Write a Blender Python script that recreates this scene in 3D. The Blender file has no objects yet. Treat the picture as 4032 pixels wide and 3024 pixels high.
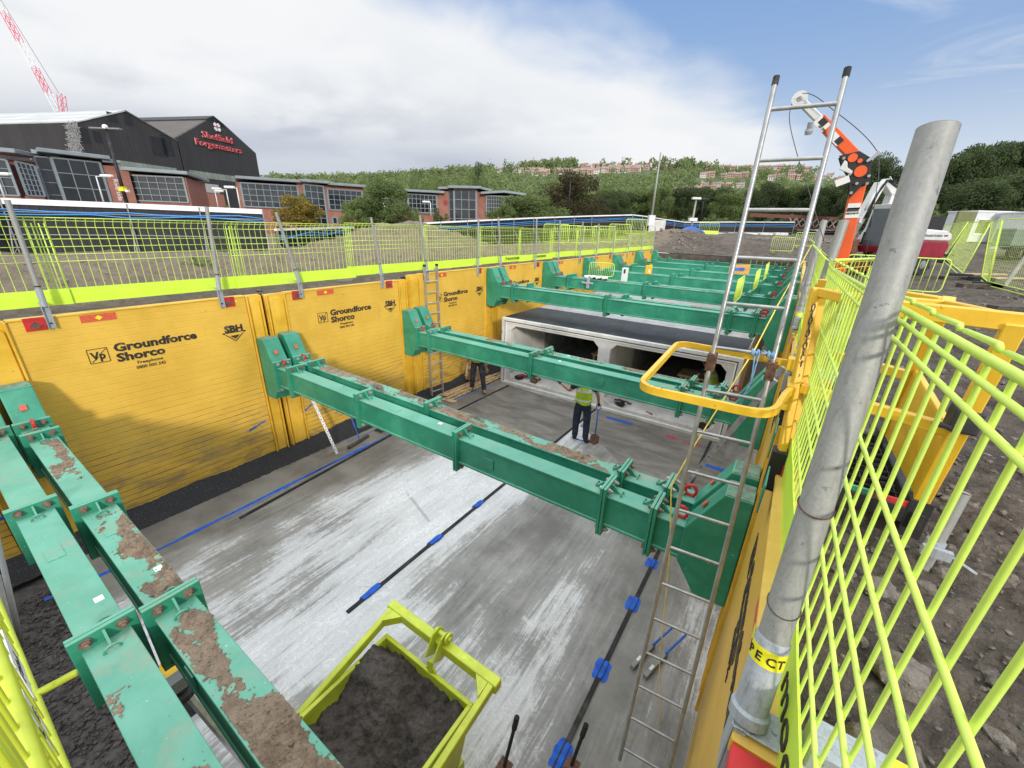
import bpy, bmesh, math, random
import numpy as np
from mathutils import Vector, Matrix, noise

random.seed(7)
rng = np.random.default_rng(7)
SC = bpy.context.scene
COL = SC.collection
PI = math.pi
V = Vector

# ------------------------------------------------------------------ camera
F_PX, PITCH, ROLL, YAW = 1603.0, math.radians(21.2), math.radians(1.83), math.radians(33.54)
PW, PH = 4032.0, 3024.0
FWD = V((-math.sin(YAW) * math.cos(PITCH), math.cos(YAW) * math.cos(PITCH), -math.sin(PITCH)))
_r0 = V((math.cos(YAW), math.sin(YAW), 0)); _u0 = _r0.cross(FWD)
RGT = _r0 * math.cos(ROLL) + _u0 * math.sin(ROLL)
UPV = -_r0 * math.sin(ROLL) + _u0 * math.cos(ROLL)
# all heights below are relative to the camera's eye; the whole site is lifted by LIFT at the end
LIFT = 1.42
GZ = -1.42      # site ground
FZ = -4.6       # trench floor

def ray(x, y):
    return RGT * ((x - PW / 2) / F_PX) - UPV * ((y - PH / 2) / F_PX) + FWD
def at(x, y, d):            # survey point seen at (x, y) in the photograph, d metres ahead
    return ray(x, y) * d
def atz(x, y, z):
    r = ray(x, y); return r * (z / r.z)

cam = bpy.data.cameras.new('Camera')
camo = bpy.data.objects.new('Camera', cam); COL.objects.link(camo)
cam.sensor_fit = 'HORIZONTAL'; cam.sensor_width = 36.0; cam.lens = 36.0 * F_PX / PW
cam.clip_start = 0.05; cam.clip_end = 5000
camo.matrix_world = Matrix(((RGT.x, UPV.x, -FWD.x, 0), (RGT.y, UPV.y, -FWD.y, 0), (RGT.z, UPV.z, -FWD.z, LIFT), (0, 0, 0, 1)))
SC.camera = camo

# ------------------------------------------------------------------ materials
def newmat(name):
    m = bpy.data.materials.new(name); m.use_nodes = True
    nt = m.node_tree; b = nt.nodes['Principled BSDF']
    return m, nt, b
class NG:
    """tiny node helper"""
    def __init__(s, nt): s.nt = nt; s.N = nt.nodes; s.L = nt.links
    def _in(s, sock, v):
        if v is None: return
        if hasattr(v, 'is_output') or isinstance(v, bpy.types.NodeSocket): s.L.new(v, sock)
        else:
            if isinstance(v, (tuple, list)) and len(v) == 3 and sock.type == 'RGBA': v = (*v, 1)
            sock.default_value = v
    def coord(s, kind='Object'):
        return s.N.new('ShaderNodeTexCoord').outputs[kind]
    def pos(s): return s.N.new('ShaderNodeNewGeometry').outputs['Position']
    def normal(s): return s.N.new('ShaderNodeNewGeometry').outputs['Normal']
    def sep(s, v):
        n = s.N.new('ShaderNodeSeparateXYZ'); s._in(n.inputs[0], v); return n.outputs
    def comb(s, x, y, z):
        n = s.N.new('ShaderNodeCombineXYZ')
        for i, v in enumerate((x, y, z)): s._in(n.inputs[i], v)
        return n.outputs[0]
    def math(s, op, a, b=None, c=None, clamp=False):
        n = s.N.new('ShaderNodeMath'); n.operation = op; n.use_clamp = clamp
        for i, v in enumerate((a, b, c)): s._in(n.inputs[i], v)
        return n.outputs[0]
    def vmul(s, v, sc):
        n = s.N.new('ShaderNodeVectorMath'); n.operation = 'MULTIPLY'; s._in(n.inputs[0], v); n.inputs[1].default_value = sc
        return n.outputs[0]
    def noise(s, v, scale, detail=4, rough=.55, dist=0):
        n = s.N.new('ShaderNodeTexNoise'); s._in(n.inputs['Vector'], v); n.inputs['Scale'].default_value = scale
        n.inputs['Detail'].default_value = detail; n.inputs['Roughness'].default_value = rough; n.inputs['Distortion'].default_value = dist
        return n.outputs[0]
    def voro(s, v, scale, feature='F1', out='Distance', rand=1):
        n = s.N.new('ShaderNodeTexVoronoi'); n.feature = feature; s._in(n.inputs['Vector'], v); n.inputs['Scale'].default_value = scale
        n.inputs['Randomness'].default_value = rand
        return n.outputs[out]
    def ramp(s, f, a, b, lo=0., hi=1.):
        n = s.N.new('ShaderNodeMapRange'); n.interpolation_type = 'SMOOTHSTEP'; s._in(n.inputs[0], f)
        for i, v in zip((1, 2, 3, 4), (a, b, lo, hi)): n.inputs[i].default_value = v
        return n.outputs[0]
    def mix(s, f, a, b, mode='MIX'):
        n = s.N.new('ShaderNodeMix'); n.data_type = 'RGBA'; n.blend_type = mode
        s._in(n.inputs[0], f); s._in(n.inputs[6], a); s._in(n.inputs[7], b)
        return n.outputs[2]
    def bump(s, h, strength=.3, dist=.01):
        n = s.N.new('ShaderNodeBump'); n.inputs['Strength'].default_value = strength; n.inputs['Distance'].default_value = dist
        s._in(n.inputs['Height'], h); return n.outputs[0]
    def objrand(s): return s.N.new('ShaderNodeObjectInfo').outputs['Random']

def simple(name, col, rough=.6, metal=0., var=.12, scale=6., bump=0., bscale=40., dirt=None, dirtamt=.35):
    m, nt, b = newmat(name); g = NG(nt); p = g.pos()
    n = g.noise(p, scale, 5, .6)
    lo = tuple(c * (1 - var) for c in col); hi = tuple(min(1, c * (1 + var)) for c in col)
    c = g.mix(g.ramp(n, .3, .7), lo, hi)
    if dirt:
        d = g.noise(p, scale * .45, 6, .65, .4)
        c = g.mix(g.ramp(d, .5, .72, 0, dirtamt), c, dirt)
    g._in(b.inputs['Base Color'], c)
    b.inputs['Roughness'].default_value = rough; b.inputs['Metallic'].default_value = metal
    if bump: g._in(b.inputs['Normal'], g.bump(g.noise(p, bscale, 4), bump, .01))
    return m

def steel_paint(name, base, dust, rough=.45, chip=(.10, .055, .035), dustmax=.75, smear=False):
    m, nt, b = newmat(name); g = NG(nt); p = g.pos()
    nz = g.sep(g.normal())[2]
    n1 = g.noise(p, 2.2, 6, .65, .3); n2 = g.noise(p, 17, 4, .6); n3 = g.noise(p, 60, 3, .6)
    c = g.mix(g.ramp(n1, .3, .7), tuple(x * .82 for x in base), tuple(min(1, x * 1.15) for x in base))
    # pale dust lying on upward faces, thin film elsewhere
    up = g.ramp(nz, .35, .9)
    film = g.math('MULTIPLY', g.ramp(n1, .42, .75), .16)
    d = g.math('ADD', g.math('MULTIPLY', up, g.ramp(n1, .1, .8, dustmax * .55, dustmax)), film, clamp=True)
    c = g.mix(d, c, dust)
    br = g.math('MULTIPLY', g.math('MULTIPLY', g.ramp(g.noise(p, 1.9, 7, .72, .5), .50, .68, 0, .55), up), 1.)
    c = g.mix(br if smear else 0., c, (.33, .27, .19))
    # vertical run-off streaks
    st = g.noise(g.vmul(p, (9, 9, .7)), 1.6, 5, .7)
    c = g.mix(g.ramp(st, .58, .78, 0, .3), c, (.18, .16, .12))
    # chipped paint and rust specks, scratches
    ch = g.ramp(g.math('ADD', g.math('MULTIPLY', n2, .7), g.math('MULTIPLY', n3, .3)), .655, .685)
    c = g.mix(g.math('MULTIPLY', ch, .8), c, chip)
    sp = g.ramp(g.noise(p, 38, 2, .5), .735, .76)
    c = g.mix(g.math('MULTIPLY', sp, .55), c, (.55, .58, .54))
    g._in(b.inputs['Base Color'], c)
    g._in(b.inputs['Roughness'], g.math('ADD', g.math('MULTIPLY', d, .35), rough, clamp=True))
    g._in(b.inputs['Normal'], g.bump(g.math('ADD', n2, g.math('MULTIPLY', n3, .5)), .12, .004))
    return m

M = {}
M['green'] = steel_paint('green_paint', (.026, .25, .15), (.17, .40, .295), dustmax=.78, smear=True)
M['yellow'] = steel_paint('yellow_paint', (.74, .44, .035), (.56, .44, .22), rough=.42, dustmax=.35)
M['hoop'] = steel_paint('yellow_frame_paint', (.84, .50, .030), (.62, .48, .2), rough=.4, dustmax=.25)
M['lime'] = simple('lime_paint', (.60, .79, .12), .5, var=.08, dirt=(.30, .34, .12), dirtamt=.25)
M['skipshadelime'] = simple('skip_and_shaded_lime_paint', (.50, .57, .04), .45, var=.1, dirt=(.16, .18, .04), dirtamt=.35)  # the skip's own lime; also serves as shaded lime on the near-end barrier
M['limeboard'] = simple('lime_plastic', (.60, .86, .06), .5, var=.06, scale=3, bump=.15, bscale=9, dirt=(.42, .5, .14), dirtamt=.3)
M['red'] = simple('red_paint', (.50, .022, .025), .5, var=.25, dirt=(.14, .06, .05), dirtamt=.6)
M['black'] = simple('black_paint', (.018, .018, .02), .6, var=.3, dirt=(.12, .11, .10), dirtamt=.3)
M['stencil'] = simple('stencil_black', (.022, .02, .018), .7, var=.3, scale=20, dirt=(.30, .18, .04), dirtamt=.45)
M['orange'] = simple('orange_paint', (.80, .115, .022), .4, var=.06, dirt=(.35, .12, .06), dirtamt=.3)
M['white'] = simple('white_paint', (.64, .65, .64), .5, var=.06, dirt=(.45, .43, .4), dirtamt=.3)
M['whitecap'] = simple('white_capping', (.80, .80, .80), .5, var=.04)
M['rust'] = simple('rusty_steel', (.13, .062, .04), .8, var=.4, scale=30, bump=.3, bscale=80, dirt=(.26, .15, .10), dirtamt=.5)
M['bolt'] = simple('bolt_steel', (.20, .135, .10), .65, .3, var=.4, scale=30)
M['dullbolt'] = simple('zinc_bolt', (.38, .37, .33), .5, .5, var=.3, scale=30)
M['chrome'] = simple('bright_steel', (.40, .40, .39), .38, .55, var=.15, scale=12, dirt=(.28, .25, .21), dirtamt=.5)
M['alu'] = simple('aluminium', (.55, .56, .56), .38, .75, var=.15, scale=14, dirt=(.30, .29, .27), dirtamt=.4)
M['timber'] = simple('sawn_timber', (.48, .34, .19), .75, var=.3, scale=9, dirt=(.22, .17, .12), dirtamt=.5)
M['rubber'] = simple('rubber', (.02, .02, .02), .85, var=.35, dirt=(.13, .115, .10), dirtamt=.5)
M['tyre'] = simple('tyre_rubber', (.028, .027, .026), .9, var=.4, scale=12, dirt=(.16, .13, .11), dirtamt=.6)
M['blue'] = simple('blue_plastic', (.03, .12, .52), .5, var=.2)
M['bluewhite'] = simple('blue_hose', (.05, .30, .75), .45, var=.1)
M['yrope'] = simple('yellow_hose', (.80, .60, .10), .55, var=.15)
M['rope'] = simple('blue_rope', (.22, .40, .60), .9, var=.25, scale=60)
M['wire'] = simple('steel_wire', (.11, .10, .10), .5, .6)
M['skin'] = simple('skin', (.46, .25, .17), .55, var=.12, scale=14)
M['darkcloth'] = simple('dark_cloth', (.030, .034, .042), .9, var=.4, scale=12, bump=.3, bscale=30, dirt=(.15, .15, .15), dirtamt=.4)
M['navy'] = simple('navy_cloth', (.020, .030, .060), .9, var=.4, scale=10, bump=.35, bscale=26, dirt=(.11, .12, .14), dirtamt=.4)
M['hivis'] = simple('hi_vis_yellow', (.56, .80, .03), .75, var=.12, scale=8, bump=.3, bscale=20)
M['reflect'] = simple('reflective_tape', (.84, .85, .86), .35, var=.05)
M['grey'] = simple('mid_grey', (.22, .23, .23), .6, var=.15)
M['stickorange'] = simple('orange_yellow_plastic', (.80, .48, .02), .5, var=.08)
M['boardorange'] = simple('printed_cardboard', (.62, .32, .08), .7, var=.25, scale=20)
M['timberdark'] = simple('dark_wet_timber', (.07, .055, .04), .8, var=.4, scale=12)
M['hivisglove'] = simple('green_glove', (.28, .38, .16), .8, var=.2)
M['gen'] = simple('grey_green_paint', (.16, .20, .17), .5, var=.1)
M['crane'] = simple('crane_red', (.60, .06, .12), .5)
M['rustred'] = simple('rust_red_iron', (.13, .045, .035), .8, var=.3)
M['timberpale'] = simple('pale_lattice', (.33, .27, .22), .8)
M['cardboard'] = simple('cardboard', (.36, .25, .15), .85, var=.2)

# galvanised tube with wear
def galv(name, base):
    m, nt, b = newmat(name); g = NG(nt); p = g.pos()
    v = g.voro(p, 130, out='Color'); n = g.noise(g.vmul(p, (30, 30, 2.2)), 2.2, 6, .7)
    sp = g.sep(v)[0]
    c = g.mix(sp, tuple(x * .94 for x in base), tuple(min(1, x * 1.06) for x in base))
    c = g.mix(g.ramp(n, .46, .72, 0, .7), c, (.20, .19, .17))
    s = g.ramp(g.noise(p, 34, 4, .65), .64, .70)
    c = g.mix(g.math('MULTIPLY', s, .7), c, (.10, .095, .09))
    g._in(b.inputs['Base Color'], c); b.inputs['Roughness'].default_value = .55; b.inputs['Metallic'].default_value = .1
    g._in(b.inputs['Normal'], g.bump(g.noise(p, 90, 4), .12, .003))
    return m
M['galv'] = galv('galvanised', (.31, .31, .29))
M['galvdark'] = galv('galvanised_socket', (.36, .39, .42))

# yellow corrugated panel face: planked weld lines, mud low down
def panel_mat():
    m, nt, b = newmat('shield_panel_yellow'); g = NG(nt); p = g.pos(); x, y, z = g.sep(p)
    n = g.noise(p, 1.3, 6, .62, .3); n2 = g.noise(p, 12, 5, .6)
    c = g.mix(g.ramp(n, .3, .72), (.65, .388, .046), (.77, .475, .07))
    # plank lines every 95 mm
    t = g.math('FRACT', g.math('DIVIDE', g.math('ADD', z, g.math('MULTIPLY', g.noise(g.vmul(p, (1, 1, .2)), 1.2, 2), .02)), .0955))
    ln = g.math('ABSOLUTE', g.math('SUBTRACT', t, .5))
    thin = g.ramp(g.math('ADD', ln, g.math('MULTIPLY', g.ramp(z, -3.8 + LIFT, -2.6 + LIFT, 0, 1), .03)), .03, .10, 1, 0)
    low = g.ramp(z, -3.6 + LIFT, -2.0 + LIFT, 1, 0)       # 1 near the bottom
    brk = g.noise(g.vmul(p, (.5, .8, 14)), 1.8, 5, .75)
    amt = g.math('MULTIPLY', thin, g.math('ADD', g.math('MULTIPLY', low, g.ramp(brk, .34, .66, .05, 1.)), g.ramp(brk, .56, .72, .0, .26), clamp=True))
    c = g.mix(amt, c, (.085, .055, .028))
    # smeared grey mud that rises from the toe
    mud = g.noise(g.vmul(p, (1, 1.1, 3.0)), 1.5, 7, .7, .5)
    lowm = g.ramp(z, -4.45 + LIFT, -2.7 + LIFT, 1, 0)
    ma = g.math('MULTIPLY', g.ramp(mud, .40, .68), lowm)
    c = g.mix(g.math('MULTIPLY', ma, .8), c, (.22, .165, .095)); gs = g.noise(g.vmul(p, (1, .7, 5.)), 1.1, 8, .8, .8); c = g.mix(g.math('MULTIPLY', g.math('MULTIPLY', g.ramp(gs, .58, .70), lowm), .6), c, (.12, .09, .065)); rs = g.noise(g.vmul(p, (1, 7, .55)), 1.5, 6, .7); c = g.mix(g.ramp(rs, .60, .76, 0, .32), c, (.42, .26, .09))
    # scuffs and dark spots
    sc = g.ramp(g.noise(g.vmul(p, (1, 3, 12)), 2.0, 6, .75), .62, .72)
    c = g.mix(g.math('MULTIPLY', sc, .35), c, (.22, .15, .07))
    sp = g.ramp(n2, .70, .74); c = g.mix(g.math('MULTIPLY', sp, .5), c, (.16, .10, .05))
    g._in(b.inputs['Base Color'], c); b.inputs['Roughness'].default_value = .5
    g._in(b.inputs['Normal'], g.bump(g.math('ADD', g.math('MULTIPLY', thin, -1.), g.math('MULTIPLY', n2, .3)), .35, .01))
    return m
M['panel'] = panel_mat()

def soil_mat(name, dark, light, tint=(.30, .25, .19), scale=1., bump=.9, left=None):
    m, nt, b = newmat(name); g = NG(nt); p = g.pos()
    n0 = g.noise(p, .35 * scale, 5, .6); n1 = g.noise(p, 3. * scale, 8, .7, .2); n2 = g.noise(p, 22 * scale, 6, .7)
    st = g.voro(p, 26 * scale); 
    c = g.mix(g.ramp(n1, .3, .7), dark, light)
    c = g.mix(g.ramp(n0, .42, .66, 0, .55), c, tint)
    c = g.mix(g.ramp(n2, .55, .75, 0, .6), c, tuple(min(1, x * 1.5) for x in light))
    c = g.mix(g.ramp(n2, .42, .28, 0, .65), c, tuple(x * .45 for x in dark))
    n4 = g.noise(p, 95 * scale, 4, .7); c = g.mix(g.ramp(n4, .56, .70, 0, .55), c, tuple(min(1, x * 1.45) for x in light)); c = g.mix(g.ramp(n4, .44, .32, 0, .5), c, tuple(x * .5 for x in dark))
    if left:
        xx = g.sep(p)[0]; lm = g.math('MULTIPLY', g.ramp(xx, -7.8, -9.2), g.ramp(n1, .25, .75, .35, .85)); c = g.mix(lm, c, left); c = g.mix(g.math('MULTIPLY', g.ramp(xx, -7.8, -9.2), g.ramp(n2, .56, .68, 0, .6)), c, (.16, .135, .075))
    g._in(b.inputs['Base Color'], c); b.inputs['Roughness'].default_value = .95
    b.inputs['Specular IOR Level'].default_value = .15
    g._in(b.inputs['Normal'], g.bump(g.math('ADD', g.math('ADD', n1, g.math('MULTIPLY', n2, .5)), g.math('ADD', g.math('MULTIPLY', st, .3), g.math('MULTIPLY', n4, .22))), bump, .08 / scale))
    return m
M['soil'] = soil_mat('site_soil', (.055, .046, .038), (.165, .138, .112), (.20, .165, .13), left=(.29, .235, .165))
M['clod'] = soil_mat('spilt_soil', (.16, .115, .08), (.33, .25, .175), (.36, .28, .2), 3.)
M['spoil'] = soil_mat('spoil_heap_soil', (.10, .078, .055), (.21, .165, .115))
M['wetsoil'] = soil_mat('wet_dark_spoil', (.050, .043, .039), (.135, .118, .105), (.13, .11, .095), 1.0)
M['gravel'] = soil_mat('dark_gravel', (.055, .050, .047), (.17, .155, .145), (.10, .09, .085), 4.5)
M['stone'] = soil_mat('rubble_stone', (.10, .088, .075), (.30, .265, .225), (.25, .195, .165), 3.)

# concrete blinding floor: wet grey with white laitance brushed along the trench
def floor_mat():
    m, nt, b = newmat('brushed_concrete_floor'); g = NG(nt); p = g.pos(); x, y, z = g.sep(p)
    bias = g.math('ADD', g.ramp(x, -7.3, -5.2, -.30, .16), g.ramp(x, -3.9, -2.0, 0., -.22))
    big = g.noise(g.vmul(p, (1, .36, 1)), .95, 4, .55, .3)
    st1 = g.noise(g.vmul(p, (6, .42, 1)), 2.0, 8, .72, .2)        # broom strokes along the trench
    st2 = g.noise(g.vmul(p, (30, 1.1, 1)), 2.0, 6, .7)
    foot = g.noise(p, 7, 8, .80, 1.8); fine = g.noise(p, 60, 4, .7)
    w = g.math('ADD', g.math('ADD', g.math('MULTIPLY', big, 1.2), g.math('MULTIPLY', st1, .62)), bias)
    w = g.math('ADD', w, g.math('MULTIPLY', g.math('SUBTRACT', st2, .5), .26))
    w = g.math('ADD', w, g.math('MULTIPLY', g.math('SUBTRACT', foot, .5), .34))
    k = g.math('MULTIPLY', g.ramp(w, .885, 1.05), g.ramp(w, .95, 1.35, .62, 1.))
    film = g.math('MULTIPLY', g.ramp(w, .70, .95), .16)
    k = g.math('MAXIMUM', k, film)
    grey = g.mix(g.ramp(g.noise(p, 1.7, 6, .6), .3, .7), (.135, .13, .117), (.23, .222, .20))
    c = g.mix(k, grey, (.80, .81, .82))
    sc = g.math('MULTIPLY', g.ramp(foot, .47, .50), g.ramp(foot, .545, .52))
    c = g.mix(g.math('MULTIPLY', g.math('MULTIPLY', sc, k), .42), c, (.27, .27, .27))
    dk = g.ramp(g.noise(g.vmul(p, (16, .8, 1)), 2.6, 6, .75), .60, .66); c = g.mix(g.math('MULTIPLY', g.math('MULTIPLY', dk, k), .65), c, (.22, .22, .215))
    # day joints between bays and a few hair cracks
    c = g.mix(g.math('MULTIPLY', g.ramp(fine, .62, .72), .3), c, (.10, .10, .10))
    cr = g.voro(g.vmul(p, (.7, .5, 1)), .9, 'DISTANCE_TO_EDGE'); ck = g.math('MULTIPLY', g.ramp(cr, .0, .005, 1, 0), g.ramp(g.noise(p, 1.1), .54, .62))
    c = g.mix(g.math('MULTIPLY', ck, .45), c, (.12, .12, .12))
    g._in(b.inputs['Base Color'], c); g._in(b.inputs['Roughness'], g.ramp(k, 0, 1, .5, .85))
    g._in(b.inputs['Normal'], g.bump(g.math('ADD', g.math('ADD', st2, foot), fine), .12, .006))
    return m
M['floor'] = floor_mat()
def screed_mat():
    m, nt, b = newmat('wet_screed'); g = NG(nt); p = g.pos()
    n = g.noise(g.vmul(p, (.8, 2.2, 1)), 1.4, 6, .62, .6)
    c = g.mix(g.ramp(n, .3, .72), (.12, .112, .098), (.25, .235, .205))
    d = g.ramp(g.noise(g.vmul(p, (.7, 3, 1)), 2.4, 5, .7, .5), .63, .72)
    c = g.mix(g.math('MULTIPLY', d, .6), c, (.045, .042, .04))
    g._in(b.inputs['Base Color'], c); b.inputs['Roughness'].default_value = .6
    g._in(b.inputs['Normal'], g.bump(g.noise(p, 30, 5), .2, .008))
    return m
M['screed'] = screed_mat()
def black_toe():
    m, nt, b = newmat('black_gravel_toe'); g = NG(nt); p = g.pos()
    n = g.noise(p, 45, 5, .7); f = g.ramp(n, .56, .70)
    c = g.mix(g.math('MULTIPLY', f, .7), (.012, .012, .014), (.15, .15, .16))
    g._in(b.inputs['Base Color'], c); b.inputs['Roughness'].default_value = .7
    g._in(b.inputs['Normal'], g.bump(n, .5, .02)); return m
M['toe'] = black_toe()
def concrete(name, a, bb, streak=.5):
    m, nt, b = newmat(name); g = NG(nt); p = g.pos()
    n = g.noise(p, 2.4, 6, .6); s = g.noise(g.vmul(p, (5, 5, .7)), 1.6, 6, .7)
    c = g.mix(g.ramp(n, .3, .7), a, bb)
    c = g.mix(g.ramp(s, .55, .75, 0, streak), c, tuple(x * .5 for x in a))
    g._in(b.inputs['Base Color'], c); b.inputs['Roughness'].default_value = .85
    g._in(b.inputs['Normal'], g.bump(g.noise(p, 40, 4), .12, .005)); return m
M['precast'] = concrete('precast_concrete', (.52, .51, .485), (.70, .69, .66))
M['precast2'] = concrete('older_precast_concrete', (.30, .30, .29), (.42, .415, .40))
M['membrane'] = simple('bitumen_membrane', (.030, .031, .035), .65, var=.3, scale=3, bump=.15, bscale=30, dirt=(.11, .11, .115), dirtamt=.4)
M['gasket'] = simple('grey_gasket', (.13, .13, .13), .7)
M['paintblue'] = simple('blue_marking_paint', (.012, .10, .50), .8, var=.25, scale=12)
M['paintpale'] = simple('worn_blue_paint', (.06, .17, .48), .8, var=.35, scale=7)
M['chalkblue'] = simple('blue_chalk_line', (.10, .24, .52), .9, var=.45, scale=5)
M['paintred'] = simple('red_marking_paint', (.42, .06, .09), .8, var=.3, scale=12)
M['sticker'] = simple('label_white', (.72, .72, .70), .5, var=.05)
M['stickyellow'] = simple('label_yellow', (.80, .72, .02), .5, var=.05)
M['stickred'] = simple('label_red', (.62, .10, .05), .5, var=.15, scale=30)
def glassy(name, col, rough=.08):
    m, nt, b = newmat(name); g = NG(nt); p = g.pos()
    n = g.noise(p, .35, 3); c = g.mix(g.ramp(n, .35, .65), tuple(x * .6 for x in col), tuple(x * 1.5 for x in col))
    g._in(b.inputs['Base Color'], c); b.inputs['Roughness'].default_value = rough; b.inputs['Specular IOR Level'].default_value = .8
    g._in(b.inputs['Normal'], g.bump(g.noise(p, .8, 2), .06, .1)); return m
M['glass'] = glassy('dark_window_glass', (.020, .027, .034))
M['glassdark'] = glassy('black_window_glass', (.008, .011, .014), .15)
M['cabglass'] = glassy('cab_glass', (.07, .085, .09), .06)
def brick(name):
    m, nt, b = newmat(name); g = NG(nt); p = g.pos(); x, y, z = g.sep(p)
    n = g.noise(p, 1.2, 6, .7)
    c = g.mix(g.ramp(n, .3, .7), (.25, .105, .075), (.34, .15, .11))
    row = g.math('FRACT', g.math('DIVIDE', z, .30)); c = g.mix(g.ramp(row, .0, .16, .28, 0), c, (.30, .22, .18))
    n2 = g.noise(p, 14, 3); c = g.mix(g.ramp(n2, .55, .7, 0, .35), c, (.15, .045, .03))
    g._in(b.inputs['Base Color'], c); b.inputs['Roughness'].default_value = .85; return m
M['brick'] = brick('red_brick')
M['bframe'] = simple('grey_window_frame', (.19, .225, .25), .45, var=.1)
M['broof'] = simple('grey_roof_fascia', (.20, .235, .255), .5, var=.1, scale=1.)
def clad(name, a, bb, freq):
    m, nt, b = newmat(name); g = NG(nt); p = g.pos(); x, y, z = g.sep(p)
    u = g.math('ADD', g.math('MULTIPLY', x, -.39), g.math('MULTIPLY', y, .92))
    r = g.math('ABSOLUTE', g.math('SUBTRACT', g.math('FRACT', g.math('MULTIPLY', u, freq)), .5))
    n = g.noise(g.vmul(p, (1, 1, .25)), .22, 6, .7)
    c = g.mix(g.ramp(n, .3, .7), a, bb); c = g.mix(g.ramp(r, .0, .5, .28, 0), c, tuple(q * .5 for q in a))
    zz = g.math('FRACT', g.math('DIVIDE', z, 3.4)); c = g.mix(g.ramp(zz, .0, .05, .35, 0), c, tuple(q * .5 for q in a))
    g._in(b.inputs['Base Color'], c); b.inputs['Roughness'].default_value = .75; return m
M['shed'] = clad('dark_sheet_cladding', (.026, .025, .026), (.044, .042, .042), .9)
M['shedroof'] = clad('pale_sheet_roof', (.42, .43, .42), (.52, .53, .52), .25)
M['shedroof2'] = clad('brown_sheet_roof', (.085, .073, .066), (.115, .10, .092), .6)
M['shedgreen'] = clad('weathered_green_cladding', (.15, .18, .155), (.30, .33, .29), 1.3)
M['signred'] = simple('sign_red', (.62, .05, .075), .45, var=.05)
M['signpink'] = simple('sign_edge', (.75, .45, .45), .45, var=.05)
M['hoard'] = simple('black_hoarding', (.012, .013, .016), .65, var=.25, scale=1.2, dirt=(.035, .034, .034), dirtamt=.4)
M['housewall'] = simple('brick_house', (.46, .31, .235), .85, var=.3, scale=.09)
M['houserender'] = simple('pale_house', (.60, .55, .48), .85, var=.12, scale=.1)
M['houseroof'] = simple('tiled_roof', (.27, .19, .16), .85, var=.25, scale=.1)
M['housewin'] = simple('house_window', (.06, .065, .07), .3)
M['maroon'] = simple('maroon_paint', (.25, .012, .028), .35, var=.15, scale=2, dirt=(.2, .1, .09), dirtamt=.25)
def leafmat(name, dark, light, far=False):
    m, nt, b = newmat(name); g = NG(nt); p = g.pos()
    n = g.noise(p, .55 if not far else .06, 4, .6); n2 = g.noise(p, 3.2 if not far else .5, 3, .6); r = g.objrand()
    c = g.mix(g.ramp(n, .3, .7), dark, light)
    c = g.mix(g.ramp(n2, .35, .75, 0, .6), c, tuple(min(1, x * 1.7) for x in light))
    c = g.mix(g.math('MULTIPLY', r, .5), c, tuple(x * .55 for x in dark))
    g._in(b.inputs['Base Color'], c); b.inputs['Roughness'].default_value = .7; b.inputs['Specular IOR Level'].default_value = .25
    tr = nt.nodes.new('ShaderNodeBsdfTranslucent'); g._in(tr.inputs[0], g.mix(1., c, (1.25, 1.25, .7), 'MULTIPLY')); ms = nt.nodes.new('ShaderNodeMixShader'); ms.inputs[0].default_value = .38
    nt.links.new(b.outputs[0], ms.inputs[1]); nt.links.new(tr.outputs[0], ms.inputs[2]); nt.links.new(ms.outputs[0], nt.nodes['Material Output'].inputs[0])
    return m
M['leaf'] = leafmat('foliage_mid', (.068, .10, .038), (.18, .235, .085))
M['leafdark'] = leafmat('foliage_dark', (.032, .050, .024), (.092, .125, .052))
M['leafbrown'] = leafmat('foliage_copper', (.030, .026, .014), (.075, .062, .032))
M['leafyellow'] = leafmat('foliage_autumn', (.10, .085, .018), (.30, .22, .05))
M['leaffar'] = leafmat('foliage_far', (.13, .18, .085), (.31, .37, .17), True)  # pale washed-out greens put distance haze into the leaf colour
M['trunk'] = simple('bark', (.075, .06, .045), .9, var=.3)
M['hill'] = simple('hill_grass', (.07, .10, .035), .95, var=.4, scale=.03)

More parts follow.
